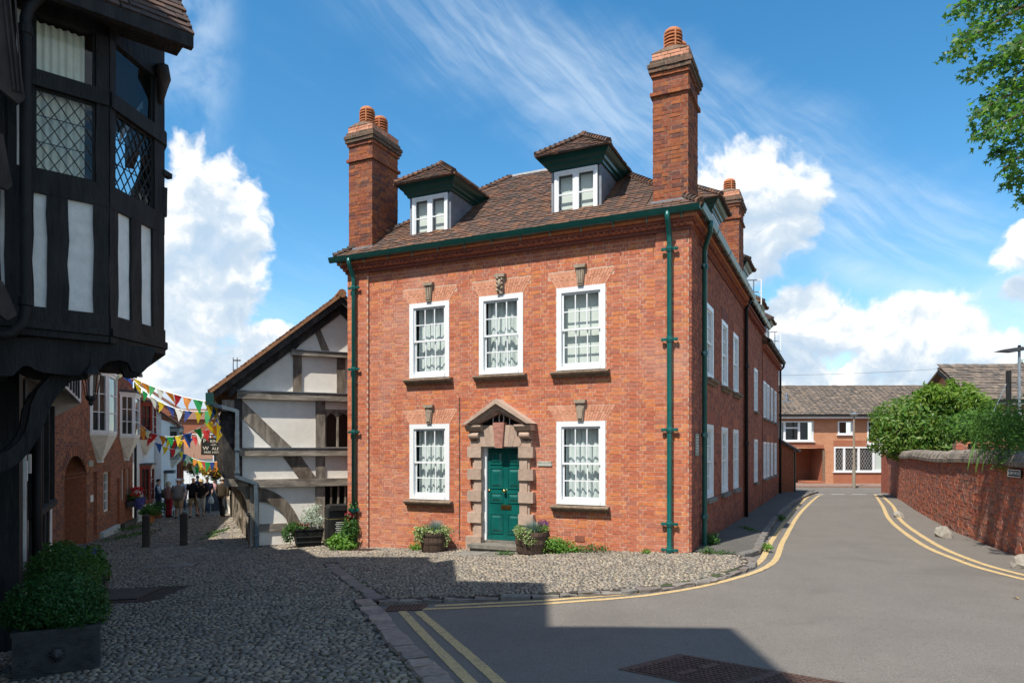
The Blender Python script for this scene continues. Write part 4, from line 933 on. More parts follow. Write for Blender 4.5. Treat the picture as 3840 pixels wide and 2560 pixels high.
# ------------------------------------------------------------------ the two rear wings along the street
def wing(label, y0, y1, x, eave, wins, sills, wup, wlo, wh, dormers, strip):
    root = thing('brick_house', label, 'house', HC, -HA); bz = -HC[2]; fr = ((x, 0, 0), (0, 1, 0), (0, 0, 1))
    holes = [(c - .475, c + .475, z, z + wh) for c in wins for z in (wup, wlo)]
    brick_wall(fr, y0, y1, -2.4, eave - .05, holes, root, EYE_H, 'brick_side')
    for c in wins:
        for z in (wup, wlo):
            w = simple_window(.95, wh, root, (x, c, z + bz), R(90), 'white', 3, 4, .085, curtain=True, sill=sills)
            MB().prism([(c - .47, z + wh + .005), (c + .47, z + wh + .005), (c + .58, z + wh + .27), (c - .58, z + wh + .27)], lambda a, b, d: (d, a, b), x - .002, x + .007).build('lintel', M['brick_side'], root)
    for k, q in enumerate((.04, .09, .14)): MB().box(x - .1, x + q, y0, y1, eave - .24 + k * .065, eave - .18 + k * .065).build('eaves_course', M['brick_side'], root)
    m = MB()
    for k in range(int((y1 - y0) / .26)): m.box(x + .05, x + .13, y0 + k * .26, y0 + k * .26 + .12, eave - .25, eave - .18)
    m.build('dentil_row', M['brick_side'], root)['kind'] = 'stuff'
    gutter((x + .16, y0 - .05, eave + .06), (x + .16, y1 + .1, eave + .06), (1, 0, 0), root, M['green_dk'] if strip else M['gutter_black'], nbr=8)
    if not strip:
        quad_roof(root, [(x + .2, y0, eave + .12), (x + .2, y1 + .15, eave + .12), (x - 3.0, y1 + .15, eave + 2.6), (x - 3.0, y0, eave + 2.6)], M['tile'])
        tiles_on(root, (x + .22, y0, eave + .12), (0, 1, 0), Vector((-3.2, 0, 2.48)).normalized(), y1 - y0 + .1, 4.0, M['tile'])
        m = MB(); m.add([(x, y1, -2.6), (x - 6, y1, -2.6), (x - 6, y1, eave), (x - 3, y1, eave + 2.5), (x, y1, eave + .05)], [(0, 1, 2, 3, 4)]); m.build('end_wall', M['brick_side'], root)
        pipe([(x + .22, y1 - .05, eave + .05), (x + .2, y1 - .05, eave - .1), (x + .07, y1 - .08, eave - .25), (x + .07, y1 - .08, -1.95)], .05, 'rain_pipe', M['gutter_black'], root, [(x + .07, y1 - .08, z) for z in (2.6, .4, -1.5)], face=(1, 0, 0))
    else:
        tiles_on(root, (x + EX, y0, EZ), (0, 1, 0), (-cp, 0, sp_), y1 - y0, SL, M['tile'])
    for i, (dy, op) in enumerate(dormers): dormer(.95, eave + .40, eave + 1.32, root, (x - .30, dy, bz), R(90), open_casement=op)
    if strip:
        MB().box(x + .002, x + .05, y0 + .02, y0 + .55, -2.4, eave - .26).build('corner_strip', M['brick_side'], root)
        pipe([(x + .22, y0 - .1, eave + .05), (x + .09, y0 - .1, eave - .25), (x + .09, y0 - .1, -1.95)], .045, 'rain_pipe', M['gutter_black'], root, [(x + .09, y0 - .1, z) for z in (2.4, .2)], face=(1, 0, 0))
    return root
M['gutter_black'] = mk('black_iron_paint', (.014, .014, .014), .6, 6, .2, spec=.25)
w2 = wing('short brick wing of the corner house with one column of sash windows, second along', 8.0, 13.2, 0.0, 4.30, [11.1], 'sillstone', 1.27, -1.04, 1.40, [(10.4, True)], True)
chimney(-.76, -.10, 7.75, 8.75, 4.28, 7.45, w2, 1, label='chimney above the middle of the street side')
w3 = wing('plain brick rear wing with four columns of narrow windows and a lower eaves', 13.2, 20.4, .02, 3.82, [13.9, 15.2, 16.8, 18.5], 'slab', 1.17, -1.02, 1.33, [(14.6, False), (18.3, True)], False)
porch = thing('brick_porch', 'small brick lean-to porch with tiled roof beyond the end of the rear wing', 'porch', (HC[0] + math.sin(HA) * 21.6, HC[1] + math.cos(HA) * 21.6, -1.98), -HA)
m = MB(); m.add([(-2, 0, -2.1), (.55, 0, -2.1), (.55, 0, .05), (-1.0, 0, 1.0), (-2, 0, 1.0)], [(0, 1, 2, 3, 4)]); m.add([(.55, 0, -2.1), (.55, 2.2, -2.1), (.55, 2.2, .05), (.55, 0, .05)], [(0, 1, 2, 3)]); m.build('wall', M['brick_side'], porch)
quad_roof(porch, [(.80, -.12, -.02), (.80, 2.3, -.02), (-1.0, 2.3, 1.12), (-1.0, -.12, 1.12)], M['tile'], .08)
simple_window(.7, 1.35, porch, (.55, .9, -1.25 + 1.98), R(90), 'white', 2, 2)
m = MB(); m.tube([(.62, -.05, -.05), (.62, -.05, -2)], .04, 8); m.build('rain_pipe', M['green_dk'], porch)

# ------------------------------------------------------------------ the timber framed hall
M['oak'] = mk('silvered_oak', [(.25, .215, .175), (.30, .26, .21), (.19, .155, .12)], .85, 9, .5, .6, 24, stretch=(1, 1, .2), spec=.2, big=.65, bigcol=(.085, .06, .045), bigscale=2.6)
M['oak_h'] = mk('silvered_oak_beam', [(.27, .235, .195), (.31, .27, .22)], .85, 9, .45, .6, 24, stretch=(.2, 1, 1), spec=.2, big=.6, bigcol=(.11, .085, .065), bigscale=2.6)
M['oak_dark'] = mk('black_stained_oak', (.035, .030, .028), .8, 7, .5, .5, 20, stretch=(1, 1, .3), big=.5, bigcol=(.16, .14, .12), bigscale=5)
M['plaster'] = mk('cream_lime_plaster', (.88, .83, .74), .9, 5, .06, .15, 10, spec=.15, big=.22, bigcol=(.62, .56, .43), bigscale=.9)
M['oldbrick'] = mk('stone_plinth', [(.20, .15, .11), (.24, .18, .13), (.16, .12, .09)], .9, 9, .3, .3, 30)
HB = R(23.7); T0 = (-6.37, 17.07, -2.5); hall = thing('timber_hall', 'silver oak timber framed hall with cream plaster panels and jettied gable beside the lane', 'timber house', T0, HB)
EYE_T = to_local((0, 0, 0), T0, HB)
def hall_build():
    r = hall; bz = -T0[2]; XR = 4.15
    pf = lambda a, b, d: (a, d, b)
    # plaster: one panel per bay of the frame
    def panel(poly, y=0.0, name='plaster_panel'): m = MB(); m.prism(poly, pf, y, y + .1); return m.build(name, M['plaster'], r)
    def rect(a, b, c, d): return [(a, c), (b, c), (b, d), (a, d)]
    rk = lambda x: 1.40 + (x + .9) * (2.53 / 3.02) if x < 2.12 else 3.93 - (x - 2.12) * (2.53 / 3.02)     # underside of the roof
    low = .06
    panel(rect(.0, 1.5, -2.35, -.90), low); panel(rect(1.5, 1.74, -2.35, -.90), low); panel(rect(2.56, XR, -2.35, -.90), low); panel(rect(1.74, 2.56, -2.35, -1.54), low)
    panel(rect(-.35, 1.5, -.72, -.10)); panel(rect(1.5, XR, -.72, -.10))
    panel(rect(-.35, 1.5, 0, 1.40)); panel(rect(2.66, XR, 0, 1.4)); panel(rect(1.5, 2.66, 1.05, 1.40))
    panel([(-.45, 1.45), (.97, 1.45), (.97, rk(.97))]); panel([(.97, 1.45), (2.04, 1.45), (2.04, 2.45), (.97, 2.45)]); panel([(2.04, 1.45), (3.3, 1.45), (3.3, 2.45), (2.04, 2.45)]); panel([(3.3, 1.45), (XR, 1.45), (XR, rk(XR)), (3.3, rk(3.3))])
    panel([(.97, 2.48), (3.3, 2.48), (2.12, rk(2.12) - .1)])
    def beam(x0, x1, z0, z1, y0, y1, mat='oak_h', name='beam', rr=None):
        m = MB(); m.box(x0, x1, y0, y1, z0, z1); o = m.build(name, M[mat], r); return o
    def post(x0, x1, z0, z1, y0=-.035, y1=.08, mat='oak', name='post', lean=0.0):
        m = MB(); m.prism([(x0, z0), (x1, z0), (x1 + lean, z1), (x0 + lean, z1)], pf, y0, y1); return m.build(name, M[mat], r)
    def brace(pts, y0=-.03, y1=.05, mat='oak', name='brace'):
        m = MB(); m.prism(pts, pf, y0, y1); return m.build(name, M[mat], r)
    for x0, x1, y in ((.13, 1.49, .02), (1.73, XR, .02)):
        pass
    beam(-.02, XR, -.905, -.71, -.075, .1, name='girding_beam')
    for y0, z0, z1, xa in ((-.12, -.135, .05, -.30), (-.14, 1.255, 1.44, -.36)):
        b = beam(xa, XR, z0, z1, y0, .1, name='jetty_beam'); MB().box(xa, XR, y0 - .02, .02, z1 + .003, z1 + .022).build('lead_capping', M['lead'], b)
    b = beam(.90, 3.35, 2.38, 2.50, -.13, .1, name='collar_beam'); MB().box(.90, 3.35, -.15, .02, 2.503, 2.52).build('lead_capping', M['lead'], b)
    post(-.06, .15, -2.36, -.91, .0, .16); post(1.5, 1.735, -2.30, -.91, .01, .12); post(2.60, 2.8, -2.30, -.91, .01, .12)
    post(1.5, 1.735, -.705, -.14); post(1.5, 1.735, .055, 1.25); post(2.68, 2.9, .055, 1.25); post(.95, 1.16, 1.45, 2.375, lean=.0); post(2.03, 2.24, 1.45, 2.375); post(3.1, 3.3, 1.45, 2.375)
    post(-.42, -.24, -.72, 1.25, -.05, .2, 'oak_dark')
    brace([(-.24, .78), (-.24, 1.22), (.94, .055), (.49, .055)]); brace([(.70, -.14), (1.14, -.14), (1.49, -.66), (1.46, -.705), (1.10, -.705)])
    pts = []                                    # curved brace of the ground floor
    for t in np.linspace(0, 1, 9): pts.append((.16 + .98 * math.sin(t * 1.45) ** 1.1 * .97, -.93 - 1.02 * (1 - math.cos(t * 1.5)) ** .95))
    inner = [(.15 + .72 * math.sin(t * 1.45), -1.27 - .78 * (1 - math.cos(t * 1.5))) for t in np.linspace(1, 0, 9)]
    brace(pts + inner, .015, .09, name='curved_brace')
    beam(.15, .80, -2.01, -1.82, .02, .1, name='rail'); MB().prism([(-.1, -2.75), (XR, -2.75), (XR, -2.32), (-.1, -2.36)], pf, .03, .3).build('plinth', M['oldbrick'], r)
    for k in range(14): MB().box(.16 + k * .27, .16 + k * .27 + random.uniform(.2, .25), .0, .05, -2.60 + random.uniform(-.01, .01), -2.40 + random.uniform(-.02, .02)).build('plinth_stone', M['oldbrick'], r)
    brace([(1.66, 2.5), (1.86, 2.5), (1.60, 3.12), (1.48, 3.02)], name='strut'); brace([(2.38, 2.5), (2.58, 2.5), (2.75, 3.03), (2.63, 3.12)], name='strut')
    for s, x in ((1, .0), ):
        pass
    # principal rafters under the verge, barge board
    def rake(x0, x1, dz0, dz1, y0, y1, mat, name):
        m = MB(); m.prism([(x0, rk(x0) + dz0), (x1, rk(x1) + dz0), (x1, rk(x1) + dz1), (x0, rk(x0) + dz1)], pf, y0, y1); return m.build(name, M[mat], r)
    rake(-.55, 2.12, -.42, -.10, -.06, .08, 'oak_dark', 'principal_rafter'); rake(2.12, XR, -.42, -.10, -.06, .08, 'oak_dark', 'principal_rafter')
    rake(-.85, 2.12, -.20, -.005, -.24, -.19, 'oak_dark', 'barge_board'); rake(2.12, XR + .2, -.20, -.005, -.24, -.19, 'oak_dark', 'barge_board')
    # corner: dark post in the lane side jetty with its bracket
    m = MB(); m.box(-.68, -.40, .05, .35, -.66, 1.1); m.build('corner_post', M['oak_dark'], r); MB().box(-.70, -.30, -.02, .04, .95, 1.22).build('tie_end', M['oak'], r)
    m = MB(); m.prism([(-.46, -.66), (-.06, -.66), (-.06, -1.9), (-.09, -1.55), (-.16, -1.2), (-.28, -.98), (-.46, -.9)], pf, .10, .28); m.build('bracket', M['oak'], r)
    MB().box(-.64, -.1, .06, .32, -.88, -.63).build('jetty_end', M['oak'], r); m = MB(); m.lathe([(.05, 0), (.07, .03), (.05, .06), (.06, .09), (.045, .12)], (-.08, .12, -1.62), 10); m.build('post_moulding', M['oak'], r)
    # lane side wall
    LD = 17
    m = MB(); m.box(-.60, -.5, .35, LD, -.70, 1.25); m.build('side_plaster_panel', M['plaster'], r); m = MB(); m.box(0, .1, .2, LD, -3.9, -.7); m.build('side_plaster_panel', M['plaster'], r)
    for k in range(13):
        y = .9 + k * 1.25; MB().box(-.05, .06, y, y + .22, -3.9, -.72).build('side_post', M['oak'], r); MB().box(-.64, -.55, y, y + .2, -.7, 1.2).build('side_post', M['oak_dark'], r); MB().box(-.50, .0, y + .02, y + .18, -.88, -.70).build('joist_end', M['oak'], r)
    MB().box(-.62, -.5, .3, LD, -.72, -.52).build('side_beam', M['oak_h'], r)
    m = MB(); m.add([(XR, .0, -2.7), (XR, LD, -2.7), (XR, LD, 2.4), (XR, 0, 2.4)], [(0, 1, 2, 3)]); m.add([(0, LD, -3.9), (XR, LD, -3.9), (XR, LD, 2.3), (2.12, LD, 3.9), (-.6, LD, 1.5)], [(0, 1, 2, 3, 4)]); m.build('rear_wall', M['plaster'], r)
    # roof
    sl = Vector((3.02, 0, 2.53)); S = sl.length + .12; un = sl.normalized(); k0 = Vector((-.98, -.28, 1.40))
    quad_roof(r, [k0 + Vector((0, LD, 0)), k0, k0 + un * S, k0 + un * S + Vector((0, LD, 0))], M['tile_l'], .06)
    tiles_on(r, tuple(k0 + Vector((0, LD, .02))), (0, -1, 0), tuple(un), LD, S, M['tile_l'], nind=300, eye=EYE_T)
    un2 = Vector((-3.02, 0, 2.53)).normalized(); k1 = Vector((2.12 + 2.25, -.28, 3.93 - 2.25 * 2.53 / 3.02 + .05)); S2 = 2.25 * S / 3.1
    quad_roof(r, [k1, k1 + Vector((0, LD, 0)), k1 + un2 * S2 + Vector((0, LD, 0)), k1 + un2 * S2], M['tile_l'], .06); tiles_on(r, tuple(k1), (0, 1, 0), tuple(un2), LD, S2 - .1, M['tile_l'])
    for k in range(30): m = MB(); m.tube([(2.12, -.30 + k * .45, 3.99), (2.12, .13 + k * .45, 3.985)], .11, 8); m.build('ridge_tile', M['tile_l'], r)
    # lead rainwater goods
    lp = M['lead_pipe'] = mk('blue_grey_lead_pipe', (.13, .17, .20), .5, 6, .2, metal=.2)
    m = MB(); m.box(-1.04, -.90, -.27, LD, 1.22, 1.34); m.build('gutter', lp, r); MB().box(-1.06, -.88, -.30, -.06, 1.08, 1.36).build('hopper', M['green_dk'], r)
    m = MB()
    for a, b in (((-.95, -.16, 1.10), (-.36, -.15, .95)), ((-.36, -.15, .97), (-.36, -.15, -.66)), ((-.36, -.15, -.64), (.06, -.12, -.80)), ((.06, -.12, -.78), (.10, -.04, -2.42))): MB().bar(a, b, .085, .085, (0, 1, 0)).build('rain_pipe', lp, r)
    for z in (.0, -.55, -1.3, -2.1): MB().box(-.42 if z > -.7 else .03, -.30 if z > -.7 else .15, -.21 if z > -.7 else -.13, -.09 if z > -.7 else -.0, z, z + .05).build('pipe_collar', lp, r)
    # windows: three arched lights upstairs, a barred opening below
    wf = MB(); wf.box(1.735, 2.68, -.02, .10, .052, .09); wf.box(1.735, 2.68, -.02, .10, .98, 1.05); win = wf.build('arched_window', M['oak'], r)
    for x in (1.74, 2.05, 2.36, 2.65): MB().box(x - .02, x + .025, -.018, .09, .092, .978).build('mullion', M['oak'], win)
    for x in (1.765, 2.075, 2.385):
        m = MB(); m.add([(x, .05, .09), (x + .265, .05, .09), (x + .265, .05, .978), (x, .05, .978)], [(0, 1, 2, 3)]); m.build('pane', M['glass_d'], win)
        for s in (0, 1):
            a = x if s == 0 else x + .265; c = x + .1325; m = MB(); q = [(a, .80), (a + (c - a) * .25, .88), (a + (c - a) * .7, .935), (c, .958), (c, .978), (a, .978)]; m.prism(q, pf, .0, .045); m.build('arch_spandrel', M['oak'], win)
    m = MB(); m.add([(1.72, .6, 0), (2.7, .6, 0), (2.7, .6, 1.1), (1.72, .6, 1.1)], [(0, 1, 2, 3)]); m.build('dark_room', M['room'], win)
    rf_ = MB(); rf_.box(1.735, 2.56, .0, .1, -1.56, -1.50); br = rf_.build('barred_opening', M['oak'], r)
    for x in (1.89, 2.07, 2.25, 2.43): m = MB(); m.bar((x, .04, -1.5), (x + .004, .04, -.905), .045, .045, (0, 1, 0)); m.build('bar', M['oak'], br)
    m = MB(); m.add([(1.7, .9, -1.7), (2.6, .9, -1.7), (2.6, .9, -.8), (1.7, .9, -.8)], [(0, 1, 2, 3)]); m.build('dark_room', M['room'], br)
hall_build()

# ------------------------------------------------------------------ the black and white house with the oriel
M['blk'] = mk('black_painted_timber', (.016, .0155, .015), .68, 11, .55, .9, 30, stretch=(1, 1, .18), spec=.3, big=.5, bigcol=(.035, .030, .026), bigscale=3)
M['blk_brown'] = mk('weathered_dark_oak', (.050, .036, .030), .8, 9, .4, .5, 22, stretch=(1, 1, .3))
M['limewash'] = mk('white_limewash', (.78, .755, .70), .9, 7, .09, .5, 9, spec=.15, big=.45, bigcol=(.44, .41, .36), bigscale=2.2, bigrange=(.5, .75))
M['lead_came'] = mk('lead_came', (.035, .036, .035), .5, metal=.3)
M['beige_curtain'] = mk('cream_curtain', (.78, .77, .66), .9, 8, .08)
OA = R(41.3); J0 = (-4.24, 7.3, -2.2); bw = thing('black_and_white_house', 'black and white timber house with jettied oriel window in deep shade at the lane corner', 'timber house', J0, OA)
def black_house():
    r = bw; bz = -J0[2]
    FA = (Vector((0, 0, 0)), Vector((1, 0, 0))); db = Vector((math.cos(R(41.7)), math.sin(R(41.7)), 0)); FB = (Vector((0, 0, 0)), db); e = db * .92; dc = Vector((math.cos(R(83.4)), math.sin(R(83.4)), 0)); FC = (e, dc)
    def on(F, s, d, z): n = Vector((F[1].y, -F[1].x, 0)); p = F[0] + F[1] * s + n * d; return (p.x, p.y, z)
    def bx(F, s0, s1, z0, z1, d0, d1, mat, name, wob=0.0, parent=None):
        n = 5 if wob else 1; L = [(s0 + random.gauss(0, wob), z0 + (z1 - z0) * k / n) for k in range(n + 1)]; Rr = [(s1 + random.gauss(0, wob), z0 + (z1 - z0) * k / n) for k in range(n, -1, -1)]
        m = MB(); m.prism(L + Rr, lambda a, b, d: on(F, a, d, b), d0, d1); return m.build(name, M[mat], parent or r)
    for F, L, pans in ((FA, (-2.6, 0), [(-.65, -.545), (-.36, -.135), (-.92, -.885), (-1.2, -1.0), (-1.55, -1.35), (-1.9, -1.7)]), (FB, (0, .92), [(.13, .345), (.515, .72)]), (FC, (0, 3.0), [(.2, .5), (.7, 1.0), (1.3, 1.7), (2.0, 2.5)])):
        s0, s1 = L
        bx(F, s0, s1, 1.16, 1.42, -.12, -.012, 'blk', 'core_board')
        last = s0
        for a, b in sorted(pans):
            bx(F, a - .03, b + .03, 1.38, 2.62, -.11, -.015, 'limewash', 'plaster_panel'); bx(F, last, a, 1.40, 2.60, -.1, .018, 'blk', 'stud', .005); last = b
        bx(F, last, s1, 1.40, 2.60, -.1, .018, 'blk', 'stud', .004)
        bx(F, s0, s1, 2.55, 2.78, -.1, .022, 'blk', 'sill_rail', 0)
        bx(F, s0, s1, 1.28, 1.42, -.1, .03, 'blk', 'moulding'); bx(F, s0, s1, 1.20, 1.275, -.1, .055, 'blk', 'moulding'); bx(F, s0, s1, 1.13, 1.195, -.1, .03, 'blk', 'moulding')
        bx(F, s0, s1, 3.60, 3.76, -.08, .045, 'blk', 'transom'); bx(F, s0, s1, 4.32, 4.75, -.1, .02, 'blk', 'head_rail')
    for F, s, w_ in ((FA, -.115, .115), (FB, .0, .085), (FA, -.72, .07), (FB, .74, .18), (FC, 0, .10), (FC, 1.1, .1), (FA, -2.5, .2)): bx(F, s, s + w_, 2.76, 4.45, -.1, .02, 'blk', 'post', .003)
    for s in (-.79, -.86, -1.0, -1.5): bx(FA, s - .1, s, 2.76, 4.45, -.1, .01, 'blk', 'post', .003)
    bx(FA, -2.6, -.72, 2.76, 4.5, -.1, -.02, 'limewash', 'plaster_panel')
    for s in (-1.15, -1.45, -1.75): bx(FA, s - .1, s, 2.76, 4.45, -.019, .015, 'blk', 'stud', .004)
    # lights: plain above, leaded lattice below; a cream curtain in the front light
    def light(F, s0, s1, z0, z1, lattice, name='window'):
        f = MB(); t = .022
        for a, b, c, d in ((s0, s0 + t, z0, z1), (s1 - t, s1, z0, z1), (s0 + t, s1 - t, z0, z0 + t), (s0 + t, s1 - t, z1 - t, z1)): f.prism([(a, c), (b, c), (b, d), (a, d)], lambda u, v, d_: on(F, u, d_, v), -.04, -.005)
        w = f.build(name, M['blk'], r)
        g = MB(); g.add([on(F, s0, -.025, z0), on(F, s1, -.025, z0), on(F, s1, -.02, z1), on(F, s0, -.02, z1)], [(0, 1, 2, 3)]); g.build('pane', M['glass_d'], w)
        if lattice:
            P = .115; Q = .17; mx = s1 - s0; mz = z1 - z0
            for sg in (1, -1):
                k = -12
                while k < 14:
                    pts = []
                    x0 = k * P; a = (x0, 0.0); slope = Q / P * sg
                    # clip line z = slope*(x-x0) to the light
                    ts = []
                    for xx in np.linspace(0, mx, 41):
                        zz = slope * (xx - x0)
                        if 0 <= zz <= mz: ts.append((xx, zz))
                    if len(ts) > 1:
                        p, q = ts[0], ts[-1]; m = MB(); m.bar(on(F, s0 + p[0], -.012, z0 + p[1]), on(F, s0 + q[0], -.012, z0 + q[1]), .011, .008); m.build('lead_came', M['lead_came'], w)
                    k += 1
            for zz in (.36, .68): m = MB(); m.bar(on(F, s0, -.035, z0 + mz * zz), on(F, s1, -.035, z0 + mz * zz), .008, .008); m.build('saddle_bar', M['blk_brown'], w)
        return w
    for F, a, b in ((FA, -.648, -.118), (FB, .088, .738), (FC, .102, 1.09)): light(F, a, b, 2.78, 3.60, True); light(F, a, b, 3.76, 4.34, False)
    c = MB(); c.smooth = True; xs = np.linspace(-.70, -.20, 70); c.add([(x, .10 + .016 * math.sin(x * 95) + .006 * math.sin(x * 41), z) for z in (2.72, 4.30) for x in xs], [(k, k + 1, k + 71, k + 70) for k in range(69)]); c.build('curtain', M['beige_curtain'], r)
    m = MB(); m.add([(-.75, .75, 2.7), (.05, .75, 2.7), (.05, .75, 4.5), (-.75, .75, 4.5)], [(0, 1, 2, 3)]); m.add([(-.75, 0.02, 2.7), (-.75, .75, 2.7), (-.75, .75, 4.5), (-.75, .02, 4.5)], [(0, 1, 2, 3)]); m.build('room_wall', M['room'], r)
    m = MB(); m.prism([(-2.6, .06), (-.02, .06), (.66, .66), (.66, 2.6), (-2.6, 2.6)], lambda a, b, d: (a, b, d), 4.42, 4.5); m.build('ceiling', M['room'], r)
    m = MB(); m.prism([(-2.6, .06), (-.02, .06), (.66, .66), (.9, 3.4), (-2.6, 3.4)], lambda a, b, d: (a, b, d), 1.14, 1.2); m.build('jetty_floor', M['blk'], r)
    # roof over the oriel
    S = 2.6; pit = R(52); up = Vector((0, math.cos(pit), math.sin(pit))); E0 = Vector((-3.0, -.36, 4.47)); LX = 3.74
    quad_roof(r, [E0, E0 + Vector((LX, 0, 0)), E0 + Vector((LX, 0, 0)) + up * S, E0 + up * S], M['blk_brown'], .07)
    M['tile_dark'] = mk('brown_clay_tile', [(.085, .05, .038), (.07, .043, .035), (.10, .055, .038), (.06, .04, .033)], .9, 10, .3, .3, 30)
    tiles_on(r, tuple(E0 + Vector((0, 0, .02))), (1, 0, 0), tuple(up), LX, S, M['tile_dark'], .19, .12, nind=120, eye=to_local((0, 0, 0), J0, OA))
    m = MB(); m.box(-3.0, .73, -.40, -.32, 4.33, 4.465); m.build('eaves_gutter', M['blk'], r); MB().box(-3.0, .70, -.34, .1, 4.44, 4.475).build('soffit', M['blk'], r)
    m = MB(); m.prism([(-.36, 4.45), (-.30, 4.40), (S * up.y - .36, S * up.z + 4.40), (S * up.y - .36, S * up.z + 4.47)], lambda a, b, d: (d, a, b), .70, .74); m.build('verge_board', M['blk_brown'], r)
    m = MB(); m.add([(.68, .62, 4.4), (.72, 3.0, 4.4), (.72, 2.0, 6.3), (.70, .62, 5.6)], [(0, 1, 2, 3)]); m.build('gable_wall', M['limewash'], r)
    MB().bar((.70, .60, 2.76), (.705, .6, 3.1), .05, .05).build('peg_end', M['blk'], r); MB().bar(on(FB, .9, .0, 3.28), on(FB, 1.03, .02, 3.27), .07, .06).build('peg_end', M['blk'], r)
    q = MB(); q.smooth = True; q.tube([on(FB, .80, .06, 4.45), on(FB, .80, .10, 4.32), on(FB, .82, .07, 4.22), on(FB, .83, .03, 4.05)], [.09, .075, .05, .03], 8); q.build('carved_corbel', M['blk_brown'], r)
    # scalloped bressumer boards
    sc_ = [(-.92, 1.09), (-.63, 1.13), (-.02, 1.13), (.43, 1.13), (.47, 1.10), (.42, .94), (.35, .86), (.27, .845), (.23, .86), (.215, .91), (.19, .945), (.12, .965), (.04, .95), (-.02, .915), (-.06, .87), (-.11, .81), (-.20, .785), (-.33, .77), (-.45, .772), (-.56, .78), (-.63, .80), (-.69, .84), (-.73, .83), (-.76, .80), (-.79, .76), (-.81, .73), (-.92, .72), (-1.6, .72), (-1.6, 1.09)]
    m = MB(); m.prism(sc_, lambda a, b, d: (a, d, b), .05, .13); m.build('scalloped_board', M['blk'], r)
    sc2 = [(x * 1.06 + .0, z - .035) for x, z in sc_]; m = MB(); m.prism(sc2, lambda a, b, d: (a, d, b), .42, .50); m.build('scalloped_board', M['blk'], r)
    m = MB(); m.prism([(-1.6, .14), (.40, .14), (.46, .42), (-1.6, .42)], lambda a, b, d: (a, b, d), 1.05, 1.12); m.build('soffit', M['blk'], r)
    # S shaped brackets
    for dy, k in ((.20, 1.0), (.52, 1.05)):
        pts = [(-.33, .80), (-.43, .70), (-.52, .57), (-.575, .43), (-.60, .30), (-.64, .16), (-.70, .05), (-.78, -.05), (-.88, -.12), (-1.0, -.15), (-1.2, -.16)]
        m = MB(); vs = []; L, Rr = [], []
        for i, p in enumerate(pts):
            a = pts[max(i - 1, 0)]; b = pts[min(i + 1, len(pts) - 1)]; d = Vector((b[0] - a[0], b[1] - a[1])).normalized(); w = .075 + .012 * math.sin(i * .9)
            L.append((p[0] * k - d.y * w, p[1] + d.x * w - .02 * (k > 1))); Rr.append((p[0] * k + d.y * w, p[1] - d.x * w - .02 * (k > 1)))
        for i in range(len(pts) - 1): m.prism([L[i], L[i + 1], Rr[i + 1], Rr[i]], lambda a, b, d_: (a, d_, b), dy, dy + .13)
        m.build('s_bracket', M['blk'], r)
    # carved barge board and pipe of the nearer bay
    m = MB(); m.prism([(-1.5, 4.6), (-.93, 4.3), (-.80, 3.45), (-.775, 3.25), (-.83, 3.18), (-.95, 3.26), (-1.5, 3.5)], lambda a, b, d: (a, d, b), -.50, -.44); bb = m.build('barge_board', M['blk_brown'], r)
    for k in range(3): MB().bar((-.95 + k * .045, -.515, 4.25), (-.86 + k * .03, -.515, 3.28), .014, .02, (0, 1, 0)).build('carved_moulding', M['blk_brown'], bb)
    m = MB(); m.prism([(-1.1, 2.95), (-.93, 2.9), (-.86, 2.45), (-.90, 2.40), (-1.1, 2.46)], lambda a, b, d: (a, d, b), -.4, -.34); m.build('barge_foot', M['blk_brown'], r)
    for z0, z1 in ((1.75, 1.66),):
        m = MB(); m.prism([(-1.2, 1.75), (-.93, 1.55), (-.82, 1.26), (-.9, 1.2), (-1.2, 1.45)], lambda a, b, d: (a, d, b), -.38, -.32); m.build('barge_foot', M['blk_brown'], r)
    p = MB(); p.smooth = True; p.tube([(-.60, -.27, 4.6), (-.64, -.27, 4.35), (-.72, -.26, 4.22), (-.745, -.25, 4.1), (-.745, -.25, 1.35), (-.76, -.25, 1.22), (-.85, -.25, 1.10), (-1.2, -.25, 1.02)], .05, 12); dp = p.build('rain_pipe', M['gutter_black'], r)
    for z in (4.0, 1.42): q = MB(); q.lathe([(.051, -.05), (.062, -.04), (.062, .04), (.051, .05)], (-.745, -.25, z), 12); q.build('pipe_collar', M['gutter_black'], dp)
    return on
black_house()
